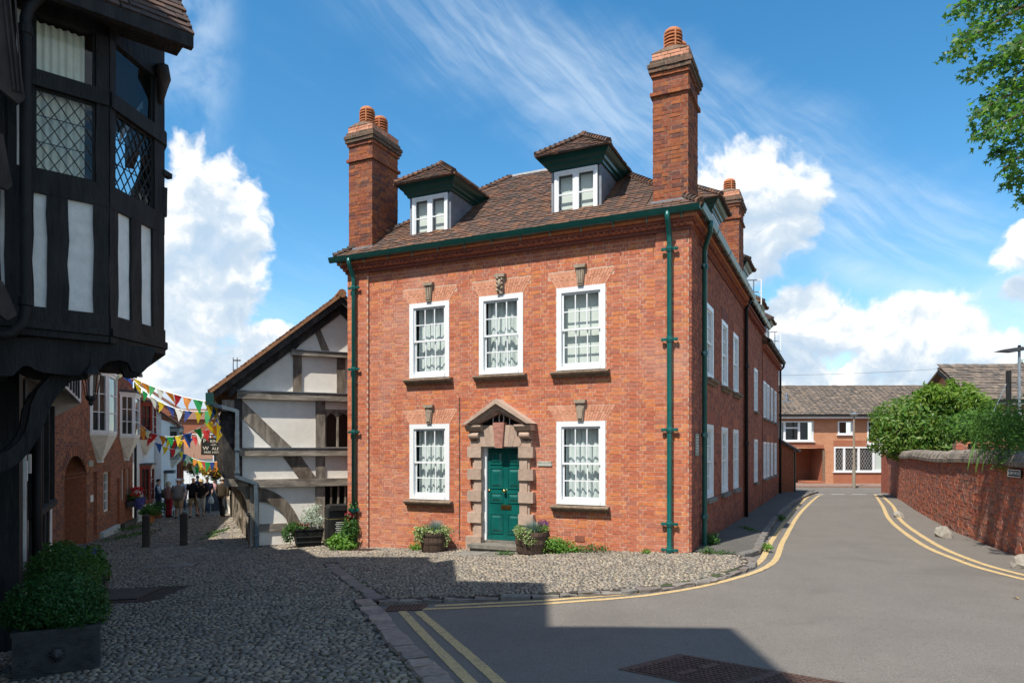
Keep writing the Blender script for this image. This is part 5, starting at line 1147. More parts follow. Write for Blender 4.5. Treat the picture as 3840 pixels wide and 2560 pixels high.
# ground floor of the same house, set back under the jetty
GW = (-5.7, 7.7); GD = R(90 + 28.9)
def black_ground():
    r = bw; Mi = Matrix.Rotation(-OA, 3, 'Z'); dw = Vector((-math.sin(R(28.9)), math.cos(R(28.9)), 0)); nw = Vector((dw.y, -dw.x, 0))
    def P(t, d, z): p = Mi @ (Vector((*GW, 0)) + dw * t + nw * d - Vector((J0[0], J0[1], 0))); return (p.x, p.y, z)
    def bx(t0, t1, z0, z1, d0, d1, mat, name, lean=0.0):
        m = MB(); m.prism([(t0, z0), (t1, z0), (t1 + lean, z1), (t0 + lean, z1)], lambda a, b, d: P(a, d, b), d0, d1); return m.build(name, M[mat], r)
    bx(-2.5, 6.2, -2.6, 1.1, -.4, -.06, 'blk', 'ground_floor_wall')
    bx(-.2, .1, -2.5, 1.1, -.1, .22, 'blk', 'corner_post'); bx(1.25, 1.5, -2.5, .9, -.1, .12, 'blk', 'door_post'); bx(.5, 1.2, -2.4, .2, -.06, .02, 'blk_brown', 'door'); bx(1.1, 1.17, -2.45, .3, 0, .14, 'limewash', 'door_reveal')
    p = MB(); p.smooth = True; p.tube([P(2.1, .16, .8), P(2.1, .16, -2.5)], .06, 12); p.build('rain_pipe', M['gutter_black'], r)
    w = bx(2.6, 5.6, -.98, -.88, -.06, .14, 'blk', 'window_sill')
    for t in (2.6, 3.55, 4.5, 5.5): bx(t, t + .1, -.88, .8, -.06, .1, 'blk', 'window_post')
    for t in (2.7, 3.65, 4.6): m = MB(); m.add([P(t, .02, -.88), P(t + .85, .02, -.88), P(t + .85, .02, .8), P(t, .02, .8)], [(0, 1, 2, 3)]); m.build('pane', M['darkglass'], r)
    bx(2.4, 5.9, -1.95, -1.0, -.06, .005, 'limewash', 'plaster_panel')
    for k in range(5): bx(2.55 + k * .62, 2.75 + k * .62, -1.98, -1.0, -.05, .045, 'blk', 'stud', .12)
    bx(5.85, 6.2, -2.2, -.5, -.06, .01, 'limewash', 'plaster_panel'); bx(2.0, 6.2, -2.7, -1.97, -.06, .06, 'oldbrick', 'stone_base')
    bx(.18, .26, -.35, -.12, .22, .25, 'limewash', 'notice'); bx(1.52, 1.60, -.30, -.05, .12, .15, 'limewash', 'notice')
black_ground()
def black_unseen_upper():  # hidden storeys and rear range added, roof heights set to shade the lane
    r = bw; Mi = Matrix.Rotation(-OA, 3, 'Z'); dw = Vector((-math.sin(R(28.9)), math.cos(R(28.9)), 0)); nw = Vector((dw.y, -dw.x, 0))
    def P(t, d, z): p = Mi @ (Vector((*GW, 0)) + dw * t + nw * d - Vector((J0[0], J0[1], 0))); return (p.x, p.y, z)
    for t0, t1, ez, rz_ in ((1.6, 5.2, 5.0, 7.6), (5.2, 9.6, 4.2, 6.6)):
        m = MB(); vs = [P(t, d, z) for t in (t0, t1) for d, z in ((.3, 1.1), (.3, ez), (-2.6, rz_), (-5.5, ez), (-5.5, -2.5))]; m.add(vs, [(0, 1, 6, 5), (1, 2, 7, 6), (2, 3, 8, 7), (3, 4, 9, 8), (4, 3, 2, 1, 0), (5, 6, 7, 8, 9)]); m.build('unseen_storey', M['limewash'], r)
        quad = [P(t0 - .2, .6, ez - .2), P(t1 + .2, .6, ez - .2), P(t1 + .2, -2.6, rz_ + .08), P(t0 - .2, -2.6, rz_ + .08)]; quad_roof(r, quad, M['tile_dark'], .06)
        for k in range(5): m = MB(); m.prism([(t0 + k * .8, 1.15), (t0 + k * .8 + .2, 1.15), (t0 + k * .8 + .2, ez), (t0 + k * .8, ez)], lambda a, b, d: P(a, d, b), .29, .33); m.build('stud', M['blk'], r)
black_unseen_upper()
lant = thing('wall_lantern', 'black glazed lantern hanging under the scalloped bracket of the oriel', 'lantern', (J0[0] - .33 * math.cos(OA) - .35 * -math.sin(OA) * 1, J0[1] - .33 * math.sin(OA) + .35 * math.cos(OA) * -.2, .45), OA)
m = MB(); m.lathe([(.045, .10), (.05, .10), (.085, .32), (.08, .32)], n=6); m.build('lantern_glass', M['glass_d'], lant, (0, 0, 0))
m = MB(); m.lathe([(.095, .32), (.06, .37), (.02, .41), (.012, .5)], n=6); m.lathe([(.052, .10), (.05, .07), (.02, .04), (.025, .02), (.005, .0)], n=6); m.build('lantern_cap', M['blk'], lant, (0, 0, 0))
for k in range(6): a = k * math.pi / 3; m = MB(); m.bar((.05 * math.cos(a), .05 * math.sin(a), .1), (.087 * math.cos(a), .087 * math.sin(a), .32), .008, .008); m.build('lantern_bar', M['blk'], lant, (0, 0, 0))

# ------------------------------------------------------------------ left side of the lane
LA = R(90 + 20.0); L0 = (-12.97, 21.71, -2.9)
def lane_root(name, label, cat): return thing(name, label, cat, L0, LA)
EYE_L = to_local((0, 0, 0), L0, LA)
FRL = ((0, 0, 0), (1, 0, 0), (0, 0, 1))
M['lane_brick'] = mk('old_orange_brick', [(.34, .115, .055), (.28, .095, .05), (.38, .14, .06), (.24, .085, .05), (.31, .12, .07), (.20, .075, .05), (.16, .07, .05)], .9, 12, .25, .25, 40, big=.3, bigcol=(.16, .08, .05), bigscale=.9)
M['white_render'] = mk('white_painted_brick', (.70, .70, .69), .85, 6, .06, .5, 9, spec=.2)
M['red_paint'] = mk('dark_red_paint', (.22, .022, .018), .35, 6, .15, spec=.5)
M['grey_paint'] = mk('grey_green_paint', (.26, .27, .24), .5, 6, .1)
M['slate'] = mk('dark_slate', (.05, .055, .06), .6, 8, .3)
bkl = lane_root('brick_cottage', 'old orange brick cottage with round arched passage and two white oriel windows', 'house')
def bay(root, t0, t1, z0, z1, pr, paint, keel, roofmat='slate', side=.40, cols=1, rows=3, flat=.14):
    plan = [(t0, 0), (t0 + side, -pr), (t1 - side, -pr), (t1, 0)]; bzr = -root.location.z
    m = MB(); m.prism(plan, lambda a, b, d: (a, b, d), z0, z0 + .06); b = m.build('oriel_window', M[paint], root)
    for zz, g, mt, nm in ((z1, .06, paint, 'cornice'), (z1 + .085, .10, roofmat, 'lead_roof')):
        pl = [(t0 - g, 0), (t0 + side - g * .6, -pr - g), (t1 - side + g * .6, -pr - g), (t1 + g, 0)]; m = MB(); m.prism(pl, lambda a, c, d: (a, c, d), zz, zz + .08); m.build(nm, M[mt], b)
    for (ax, ay), (bx_, by) in zip(plan, plan[1:]):
        L = math.hypot(bx_ - ax, by - ay); rz = math.atan2(by - ay, bx_ - ax)
        w = simple_window(L - .01, z1 - z0 - .062, b, ((ax + bx_) / 2, (ay + by) / 2, z0 + .061), rz, paint, 1 if L > .6 else 2, rows, .09, .1, room=False)
    m = MB(); m.prism([(t0 + .1, -.02), (t0 + side + .02, -pr + .12), (t1 - side - .02, -pr + .12), (t1 - .1, -.02)], lambda a, c, d: (a, c, d), z0 + .07, z1 - .02); m.build('room_behind', M['room'], b)
    kb = [((t0 + t1) / 2 - .16, 0), ((t0 + t1) / 2 - .1, -.14), ((t0 + t1) / 2 + .1, -.14), ((t0 + t1) / 2 + .16, 0)]; m = MB(); vs = [(a, c, z0 - .003) for a, c in plan] + [(a, c, keel) for a, c in kb]
    m.add(vs, [(0, 1, 5, 4), (1, 2, 6, 5), (2, 3, 7, 6), (4, 5, 6, 7)]); m.build('coved_base', M['limewash'], b); m = MB(); m.prism([(a * 1.0, c - .015) for a, c in kb], lambda a, c, d: (a, c, d), keel - .06, keel); m.build('keel_moulding', M['limewash'], b)
    return b
def brick_cottage():
    r = bkl; bzr = -L0[2]
    arch = [(-3.85, -1.4, -3.2, -.75)] + [(-2.62 - 1.22 * math.cos(a), -2.62 + 1.22 * math.cos(a), -.75 + .62 * math.sin(a) - .10, -.75 + .62 * math.sin(a)) for a in np.linspace(.18, 1.45, 8)]
    wins = [(1.0, 2.1, -2.05, -.72), (4.2, 4.9, -1.85, -.70), (5.4, 6.0, -1.85, -.70)]; slots = [(-.48, .02, -2.65, -.65), (3.3, 3.75, -2.75, -1.0)]
    holes = arch + wins + slots
    brick_wall(FRL, -5.2, 6.6, -3.5, 3.1, holes, r, EYE_L, 'lane_brick', 'mortar_dark', 300, course=.078)
    m = MB(); m.add([(-5.2, 0, -3.5), (-5.2, 5, -3.5), (-5.2, 5, 3.1), (-5.2, 0, 3.1)], [(0, 1, 2, 3)]); m.build('end_wall', M['lane_brick'], r)
    rc = brick_rects(-.6, 0, -3.3, 3.0); V, F, q = frame_boxes(((-5.2, 0, 0), (0, -1, 0), (0, 0, 1)), rc, -.008, .004, .004, .004); b = link('brickwork', np_mesh('brickwork', V, F, q), r, M['brick_side']); b['kind'] = 'stuff'
    m = MB(); m.box(-3.9, -3.8, .02, 1.8, -3.4, -.1); m.build('passage_wall', M['limewash'], r); MB().box(-3.9, -1.3, 1.7, 1.75, -3.4, .2).build('passage_end', M['room'], r); MB().box(-1.42, -1.3, .02, 1.7, -3.4, .1).build('passage_wall', M['brick_side'], r); MB().box(-3.9, -1.3, .05, 1.7, -.1, .05).build('passage_ceiling', M['brick_side'], r)
    for k in range(21):
        a = math.pi * (k + .5) / 21; m = MB(); c, s_ = math.cos(a), math.sin(a); d = .06
        pr = [(-2.62 - math.cos(a + q) * 1.24 * u, -.75 + math.sin(a + q) * .64 * (u if u == 1 else 1.42)) for q, u in ((-d, 1), (d, 1), (d, 1.2), (-d, 1.2))]
        m.prism(pr, lambda u, v, w: (u, -w, v), -.03, .012); m.build('arch_brick', M['lane_brick'], r)
    for a, b, c, d in slots + wins:
        m = MB(); q = .25 if (a, b, c, d) in slots else .12; m.add([(a, 0, c), (b, 0, c), (b, 0, d), (a, 0, d), (a, q, c), (b, q, c), (b, q, d), (a, q, d)], [(0, 1, 5, 4), (1, 2, 6, 5), (2, 3, 7, 6), (3, 0, 4, 7)] + ([(4, 5, 6, 7)] if q > .2 else [])); m.build('window_reveal', M['lane_brick'], r)
    for a, b, c, d in wins: simple_window(b - a, d - c, r, ((a + b) / 2, .10, c + bzr), 0, 'white_w', 2, 4, .06, sill='slab')
    for a, b, c, d in wins:
        m = MB()
        for k in range(9): t0 = math.pi * k / 9; t1 = math.pi * (k + .9) / 9; m.prism([((a + b) / 2 - math.cos(t) * (b - a) / 2 * u, d - .01 + math.sin(t) * .12 * u + (.10 if u > 1 else 0)) for t, u in ((t0, 1), (t1, 1), (t1, 1.18), (t0, 1.18))], lambda u, v, w: (u, -w, v), -.03, .01, random.random())
        m.build('arch_ring', M['lane_brick'], r)['kind'] = 'stuff'
    bay(r, -1.0, 1.15, .46, 2.36, .42, 'white_w', -.32); bay(r, 3.75, 5.75, .46, 2.05, .42, 'white_w', -.32)
    MB().box(.4, 3.2, -.12, .0, -3.2, -2.62).build('painted_plinth', mk('pale_blue_plinth', (.45, .52, .54), .8, 8, .15), r); MB().box(3.9, 6.5, -.14, .0, -3.3, -2.7).build('dark_plinth', M['slate'], r)
    MB().box(-1.2, -.62, -.03, -.005, -.48, -.30).build('name_plaque', M['plate'], r); MB().box(-.95, -.62, -.03, -.005, -1.55, -1.35).build('notice', M['letter'], r)
    p = MB(); p.tube([(6.68, -.08, 3.0), (6.68, -.08, -2.9)], .05, 8); p.build('rain_pipe', M['gutter_black'], r)
    quad_roof(r, [(-5.3, -.3, 3.05), (6.7, -.3, 3.05), (6.7, 3.4, 5.9), (-5.3, 3.4, 5.9)], M['tile'], .1); MB().box(-5.3, 6.7, -.34, -.2, 2.95, 3.08).build('gutter', M['gutter_black'], r)
    m = MB(); m.box(5.7, 6.5, 2.4, 3.2, 4.5, 6.6); m.build('chimney', M['lane_brick'], r)
    m = MB(); m.prism([(-2.0, 2.2), (1.9, 2.2), (1.9, 3.0), (-2.0, 3.0)], lambda a, b, d: (a, -d, b), .0, .03) ; 
brick_cottage()
whl = lane_root('white_cottage', 'white painted brick cottage with dark red oriel and ground floor windows', 'house')
def white_cottage():
    r = whl; bzr = -L0[2]; holes = [(8.5, 10.1, -2.3, -.75)]
    wall_plane(FRL, 6.75, 12.6, -3.6, 2.2, holes).build('wall', M['white_render'], r)
    m = MB(); m.add([(6.75, 0, -3.5), (6.75, 4, -3.5), (6.75, 4, 4.2), (6.75, 2.0, 4.2), (6.75, 0, 2.2)], [(0, 1, 2, 3, 4)]); m.add([(12.6, 0, -3.5), (12.6, 4, -3.5), (12.6, 4, 4), (12.6, 0, 2.2)], [(0, 1, 2, 3)]); m.build('end_wall', M['white_render'], r)
    bay(r, 8.3, 10.3, .46, 2.0, .42, 'red_paint', -.18, 'slate'); bay(r, 8.3, 10.2, -2.3, -.72, .35, 'red_paint', -2.9, 'slate')
    quad_roof(r, [(6.7, -.25, 2.15), (12.8, -.25, 2.15), (12.8, 3.2, 4.5), (6.7, 3.2, 4.5)], M['tile_l'], .1); tiles_on(r, (6.7, -.25, 2.17), (1, 0, 0), Vector((0, 3.45, 2.35)).normalized(), 6.1, 4.1, M['tile_l'])
    m = MB(); m.add([(8.2, .8, 2.0), (8.2, 3.2, 2.0), (8.2, 3.2, 4.2), (8.2, 2.0, 4.2), (8.2, .8, 3.2)], [(0, 1, 2, 3, 4)]); m.build('gable_cheek', M['white_render'], r)
    for y in (2.2, 2.9): m = MB(); m.box(13.0, 13.8, 2.0, 3.2, 3.0, 4.6) if y < 2.5 else None; (m.build('chimney', M['lane_brick'], r) if y < 2.5 else None); q = MB(); q.lathe([(.16, 0), (.2, .05), (.17, .4), (.2, .45), (.17, .55)], (13.4, y, 4.6), 10); q.build('chimney_pot', M['sillstone'], r)
white_cottage()
whl2 = lane_root('white_cottage', 'low whitewashed cottage with a grey bow window above a coved base, beyond the red oriel', 'house')
def white2():
    r = whl2
    wall_plane(FRL, 12.7, 19.4, -3.9, 1.5, [], .3).build('wall', M['white_render'], r); m = MB(); m.add([(12.7, -.3, -3.9), (12.7, 4, -3.9), (12.7, 4, 3.4), (12.7, 1.6, 3.4), (12.7, -.3, 1.9)], [(0, 1, 2, 3, 4)]); m.build('end_wall', M['white_render'], r)
    bay(r, 16.0, 18.6, -.5, 1.1, .7, 'grey_paint', -1.2, 'slate'); quad_roof(r, [(12.6, -.5, 1.75), (19.6, -.5, 1.45), (19.6, 2.4, 3.5), (12.6, 2.4, 3.8)], M['tile'], .1); tiles_on(r, (12.6, -.5, 1.72), Vector((7, 0, -.3)).normalized(), Vector((0, 2.9, 2.05)).normalized(), 7.0, 3.5, M['tile_l'])
    MB().box(13.6, 14.6, -.75, -.3, -1.15, -1.0).build('door_hood', M['slate'], r); MB().box(13.7, 14.5, -.36, -.29, -3.4, -1.2).build('door', M['grey_paint'], r)
white2()
rbl = lane_root('brick_house', 'tall orange brick house with dentilled eaves beyond the whitewashed cottages', 'house')
m = MB(); m.box(19.5, 27, .1, 6, -4.5, 2.6); m.build('wall', M['lane_brick'], rbl)
for k in range(3): MB().box(19.5, 27.1, -.02 - k * .06, .1, 2.0 + k * .16, 2.12 + k * .16).build('eaves_course', M['lane_brick'], rbl)
for k in range(5): MB().box(20.2 + k * 1.4, 20.5 + k * 1.4, -.05, .1, -3.5, 1.6).build('pilaster', M['brick_side'], rbl)
quad_roof(rbl, [(19.3, -.3, 2.5), (27.2, -.3, 2.5), (27.2, 3.4, 5.0), (19.3, 3.4, 5.0)], M['tile_l'], .1)
for z in (-1.4, .4): simple_window(.9, 1.3, rbl, (25.6, .1, z + 2.9), 0, 'white', 2, 2)
def far_house(name, label, X, Y, rz, w, d, h0, h1, mat, rise, roofmat, wins=(), cat='house'):
    r = thing(name, label, cat, (X, Y, h0), rz); m = MB(); m.box(0, w, 0, d, h0 - 1, h1); m.build('wall', M[mat], r)
    m = MB(); m.prism([(-.25, h1 - .03), (d / 2, h1 + rise), (d + .25, h1 - .03)], lambda a, b, q: (q, a, b), -.2, w + .2); m.build('roof', M[roofmat], r)
    for x, z, ww, wh in wins: simple_window(ww, wh, r, (x, 0, z - h0), 0, 'white', 2, 2, .07, .3)
    return r
far_house('brick_house', 'tall red brick house closing the far end of the lane, with parapet and chimneys', -34.6, 66, R(6), 7.5, 8, -4.8, 3.0, 'lane_brick', 1.2, 'tile', [(1.5, -.2, 1.1, 1.8), (4.0, -.2, 1.1, 1.8), (6.2, -.2, 1, 1.8), (1.5, -3, 1.1, 1.6)])
far_house('chimney_house', 'far brick house with a stout chimney behind the bunting', -30.5, 74, R(4), 6, 6, -4, 4.2, 'lane_brick', 1.0, 'tile', [(2, 1.4, 1, 1.6)])
sh = far_house('white_shop', 'white shopfront with flower boxes at the foot of the lane', -30.4, 60, R(4), 7, 6, -4.6, -.7, 'white_render', 1.6, 'tile_l', [(1, -3.2, 1.2, 1.5), (3, -3.2, 1.2, 1.5), (5, -3.2, 1.2, 1.5), (1, -1.4, .6, .6)])
tb = far_house('timber_house', 'far black and white timber house on the bend of the lane', -24.1, 56, R(3), 3, 5, -4.3, 1.4, 'white_render', 1.9, 'slate', [(.8, -2.6, 1, 1.3), (2.1, -2.6, .8, 1.3)])
for k in range(6): MB().box(.1 + k * .56, .3 + k * .56, -.06, .0, -4.3, .8).build('stud', M['blk'], tb)
cup = thing('roof_cupola', 'leaded cupola spire with two weather vanes behind the hall roof', 'cupola', (-23.9, 60, 3.4))
m = MB(); m.lathe([(1.6, -1.5), (1.15, .2), (.65, 1.3), (.2, 2.2), (.12, 2.5)], (0, 0, 4.5), 8); m.build('spire', mk('pink_slate', (.22, .15, .14), .8, 8, .3), cup)
for s in (-.17, .17):
    m = MB(); m.tube([(s, 0, 6.8), (s, 0, 8.0)], .035, 6); f = m.build('finial', M['blk_brown'], cup); MB().box(s, s + .3, -.02, .02, 7.7, 7.82).build('vane', M['slate'], cup)
# ------------------------------------------------------------------ leaves
def leaf_mesh(name, blobs, n, size, mat, parent=None, loc=None, aspect=.55, shell=.45, droop=0.0, lump=.25, up=0.2):
    """leaf-sized faces through the volume of ellipsoids (cx,cy,cz,rx,ry,rz)"""
    B = np.array(blobs, float); vol = (B[:, 3] * B[:, 4] * B[:, 5]) ** .75; sel = rng.choice(len(B), n, p=vol / vol.sum())
    d = rng.normal(size=(n, 3)); d /= np.linalg.norm(d, axis=1)[:, None]
    # lumpy outline: twigs thrust out in some directions
    ld = rng.normal(size=(60, 3)); ld /= np.linalg.norm(ld, axis=1)[:, None]
    lum = 1 + lump * (np.max(d @ ld.T, axis=1) - .93) * 12 * .5
    r = (1 - shell + shell * rng.random(n) ** .5) * lum * rng.choice([1, 1, 1, .8, .6], n)
    C = B[sel, :3] + d * r[:, None] * B[sel, 3:]
    nrm = d * .8 + rng.normal(0, .55, (n, 3)); nrm[:, 2] += up; nrm /= np.linalg.norm(nrm, axis=1)[:, None]
    t = np.cross(nrm, rng.normal(size=(n, 3))); t[:, 2] -= droop; t -= nrm * np.sum(t * nrm, 1)[:, None]; t /= np.linalg.norm(t, axis=1)[:, None]
    b = np.cross(nrm, t); s = size * rng.uniform(.6, 1.35, n)[:, None]
    V = np.stack([C - t * s * .5, C + b * s * .5 * aspect + nrm * s * .08, C + t * s * .55, C - b * s * .5 * aspect + nrm * s * .08], 1).reshape(-1, 3)
    F = np.arange(4 * n).reshape(n, 4)
    o = link(name, np_mesh(name, V, F, rng.random(n)), parent, mat, loc)
    if name != 'crown': o['kind'] = 'stuff'
    return o
M['leaf_box'] = leaf_mat('box_leaf', [(.016, .07, .012), (.028, .10, .018), (.048, .14, .026), (.018, .078, .018)], .25, .45)
M['leaf_shrub'] = leaf_mat('shrub_leaf', [(.075, .16, .03), (.11, .22, .035), (.15, .27, .045), (.06, .13, .03), (.18, .24, .05)], .4, .4)
M['leaf_yel'] = leaf_mat('yellow_green_leaf', [(.12, .22, .02), (.16, .27, .025), (.08, .18, .025), (.19, .28, .04)], .35, .45)
M['leaf_ivy'] = leaf_mat('ivy_leaf', [(.055, .13, .02), (.085, .18, .03), (.11, .21, .035), (.045, .10, .022)], .3, .55, .2)
M['leaf_tree'] = leaf_mat('maple_leaf', [(.08, .19, .035), (.11, .24, .04), (.05, .13, .04), (.17, .27, .045), (.08, .19, .06)], .5, .4)
M['leaf_lime'] = leaf_mat('lime_green_leaf', [(.12, .26, .03), (.09, .21, .03), (.16, .30, .05)], .35)
M['leaf_mid'] = leaf_mat('green_leaf', [(.03, .09, .02), (.05, .13, .025), (.07, .16, .03)], .3)
M['leaf_var'] = leaf_mat('variegated_leaf', [(.40, .45, .22), (.20, .30, .09), (.50, .52, .30), (.14, .24, .06)], .25)
M['leaf_blue'] = leaf_mat('blue_fescue', [(.20, .28, .27), (.25, .33, .31), (.15, .23, .22)], .15)
M['leaf_silver'] = leaf_mat('silver_leaf', [(.50, .55, .50), (.62, .66, .62), (.42, .48, .43)], .2)
M['bark'] = mk('bark', (.12, .09, .065), .9, 12, .3, .5)
for nm, c in (('red', (.60, .02, .02)), ('white', (.75, .72, .74)), ('pink', (.65, .18, .30)), ('lobelia', (.14, .14, .52)), ('orange', (.75, .26, .03)), ('purple', (.16, .06, .24)), ('crimson', (.28, .02, .04)), ('yellow', (.75, .52, .04))): M['fl_' + nm] = leaf_mat(nm + '_petal', [c, tuple(x * .75 for x in c)], .3)

# ------------------------------------------------------------------ right hand side: garden wall, shrubs, houses across the street
WALLP = [(17.55, 32.5), (15.3, 27.4), (12.75, 21.9), (10.12, 15.8), (9.32, 13.4), (8.55, 11.5), (7.9, 9.6), (7.4, 7.2)]
gw = thing('garden_wall', 'old red brick garden wall with rounded stone coping along the right of the road', 'wall', (9.3, 13.4, -1.95))
M['wall_brick'] = mk('weathered_wall_brick', [(.46, .15, .09), (.40, .13, .085), (.50, .185, .11), (.42, .185, .14), (.31, .12, .09), (.36, .175, .13), (.48, .155, .085), (.27, .13, .105)], .9, 14, .28, .3, 40, big=.4, bigcol=(.22, .17, .13), bigscale=1.3, spec=.15)
M['coping'] = mk('rounded_coping_stone', [(.26, .215, .175), (.22, .185, .15), (.30, .25, .20), (.18, .155, .125)], .9, 12, .3, .4, 30, big=.4, bigcol=(.10, .09, .07), bigscale=4)
def garden_wall():
    P = spline(WALLP, 1.0); segs = list(zip(P, P[1:])); mb = MB(); wz = -gw.location.z; org = Vector((gw.location.x, gw.location.y, 0)); L = 0; core = []
    near = [i for i in range(len(segs)) if 10.6 < segs[i][0][1] < 14.4]
    for i, (a, b) in enumerate(segs):
        a = Vector((*a, 0)) - org; b = Vector((*b, 0)) - org; ex = (b - a); ln = ex.length; ex.normalize(); n = Vector((ex.y, -ex.x, 0))
        zb = zg(*(segs[i][0])) - .1; zt = -.28 + .02 * math.sin(i * .8)
        k0 = (i % 2) * .11; rc = brick_rects(-k0, ln + .002, -2.22, zt, course=.083, length=.235, bond='flemish'); rc[:, 0] = np.maximum(rc[:, 0], 0); rc = rc[rc[:, 1] - rc[:, 0] > .03]
        fr = (tuple(a), tuple(ex), (0, 0, 1)); pieces('brick', fr, rc, -.03, 0.0, M['wall_brick'], gw, tuple(Vector((0, 0, 0)) - org), 300 // max(1, len(near)) if i in near else 0, .004, .003, stuff_name='brickwork')
        core += [(a, b, n, ln, zt)]
        m = MB()
        for s in (.014, .33):
            pass
        m.add([tuple(a - n * .006 + Vector((0, 0, -2.3))), tuple(b - n * .006 + Vector((0, 0, -2.3))), tuple(b - n * .006 + Vector((0, 0, zt + .01))), tuple(a - n * .006 + Vector((0, 0, zt + .01))), tuple(a - n * .34 + Vector((0, 0, -2.3))), tuple(b - n * .34 + Vector((0, 0, -2.3))), tuple(b - n * .34 + Vector((0, 0, zt + .01))), tuple(a - n * .34 + Vector((0, 0, zt + .01)))], [(0, 1, 2, 3), (5, 4, 7, 6), (3, 2, 6, 7), (0, 3, 7, 4), (1, 5, 6, 2)]); m.build('wall_core', M['mortar_wall'], gw)
        # coping: a brick on edge band and half-round stones
        nst = int(ln / .26)
        for k in range(nst):
            u0, u1 = ln * k / nst + .005, ln * (k + 1) / nst - .005; m = MB(); r = .20 + random.uniform(-.012, .012); dz = random.uniform(-.008, .008)
            prof = [(.055, zt), (.06, zt + .09), (.035, zt + .10)] + [(-.17 + r * math.cos(t), zt + .10 + dz + r * .92 * math.sin(t)) for t in np.linspace(.15, math.pi - .15, 8)] + [(-.38, zt + .09), (-.38, zt)]
            m.prism(prof, lambda p, q, d: tuple(a + ex * d + n * p + Vector((0, 0, q))), u0, u1); m.build('coping_stone', M['coping'], gw)
    e = Vector((*P[0], 0)) - org; m = MB(); m.box(e.x - .05, e.x + .42, e.y - .1, e.y + .45, -2.2, -.05); m.build('end_pier', M['brick_side'], gw)
garden_wall()
sg = thing('street_sign', 'black and white CHURCH ROAD street sign on the garden wall', 'street sign', (8.50, 11.72, -.37), 0)
sdir = Vector((8.55 - 9.32, 11.5 - 13.4, 0)).normalized(); SR = math.atan2(sdir.y, sdir.x); sg.rotation_euler = (0, 0, SR); sg.location = (8.91, 12.42, -.40)
m = MB(); m.box(-.02, .72, -.035, -.012, -.065, .065); m.build('sign_plate', M['blk'], sg, (0, 0, 0)); m = MB()
for a, b, c, d in ((-.02, .72, .052, .065), (-.02, .72, -.065, -.052), (-.02, -.007, -.052, .052), (.707, .72, -.052, .052)): MB().box(a, b, -.040, -.0352, c, d).build('sign_border', M['letter'], sg, (0, 0, 0))
t_ = text_mesh('CHURCH ROAD', .088, 'lettering', M['letter'], sg, Matrix.Translation((.35, -.037, 0)) @ RX90, .001, (1.05, 1)); t_.location = (0, 0, 0)
def shrub(name, label, base, blobs, n, size, mat, cat='shrub', stems=5, droop=0.0, lump=.3, shell=.6, aspect=.5):
    r = thing(name, label, cat, base); cx, cy, cz = base; m = MB()
    for k in range(stems):
        b = blobs[k % len(blobs)]; m = MB(); m.tube([(random.uniform(-.15, .15), random.uniform(-.15, .15), 0), ((b[0] - cx) * .5 + random.uniform(-.2, .2), (b[1] - cy) * .5, (b[2] - cz) * .55), (b[0] - cx, b[1] - cy, b[2] - cz)], [.06, .04, .012], 6); m.build('stem', M['bark'], r, (0, 0, 0))
    bl = [(b[0] - cx, b[1] - cy, b[2] - cz, *b[3:]) for b in blobs]; leaf_mesh('crown', bl, n, size, mat, r, (0, 0, 0), aspect, shell, droop, lump); return r
shrub('shrub', 'large rounded green shrub leaning over the far end of the garden wall', (17.4, 28.3, -1.9), [(16.3, 28.3, 1.2, 1.5, 1.6, .95), (15.7, 28.0, .4, 1.15, 1.3, .75), (17.0, 27.6, .2, 1.6, 1.2, .6), (17.3, 28.3, 1.5, 1.4, 1.5, .95), (15.3, 27.9, .9, .7, .9, .5), (18.3, 28.6, 1.2, 1.1, 1.3, .7), (18.2, 28.2, .3, 1.0, 1.2, .6), (16.9, 27.5, .9, 1.5, 1.1, .5)], 24000, .17, M['leaf_shrub'])
shrub('shrub', 'yellow green mahonia with upright leaf sprays above the rounded shrub', (17.6, 27.6, -1.9), [(17.0, 27.4, 2.05, 1.0, .8, .45), (17.6, 27.2, 1.75, .9, .8, .55), (18.2, 27.3, 1.3, .7, .7, .6), (16.5, 27.4, 2.3, .35, .3, .35), (17.9, 27.3, 2.3, .25, .3, .35), (17.2, 27.2, 2.5, .2, .2, .3)], 6000, .22, M['leaf_yel'], lump=.8, aspect=.3)
shrub('ivy', 'glossy bright green ivy spilling along the top of the inner wall', (13.6, 20.2, -1.9), [(13.2, 20.0, .75, .7, .8, .38), (12.7, 19.2, .5, .6, .6, .35), (13.9, 20.6, .9, .8, .7, .3), (13.9, 19.0, .55, .8, .8, .4)], 3600, .11, M['leaf_ivy'], 'ivy', aspect=.9)
shrub('shrub', 'dark glossy cotoneaster hanging over the garden wall above the street sign', (9.9, 13.2, -1.9), [(9.6, 13.0, .25, .75, 1.0, .42), (9.25, 12.8, -.12, .42, .6, .26), (9.9, 13.4, .6, .8, 1.0, .4), (10.2, 12.4, .45, .8, .7, .5), (9.1, 12.2, .05, .35, .45, .3), (9.0, 12.5, -.25, .26, .4, .16), (10.0, 14.3, .5, .7, .9, .45)], 9000, .062, M['leaf_ivy'], lump=.7)
gr = thing('strap_grass', 'long arching strap leaves drooping over the wall beside the sign', 'plant', (9.1, 12.9, -.1))
for k in range(6):
    a = random.uniform(-2.6, -.9); L = random.uniform(.35, .75); h = random.uniform(.25, .6); m = MB(); pts = []
    for t in np.linspace(0, 1, 8): pts.append((-.25 - L * t * .8 + .03 * k, math.sin(a) * .3 * t + .1, h * math.sin(t * 2.4) * 1.0 - .55 * t * t))
    m.tube(pts, [.004, .009, .011, .011, .01, .008, .006, .002], 4); m.build('leaf', M['leaf_lime'], gr, (0, 0, 0))
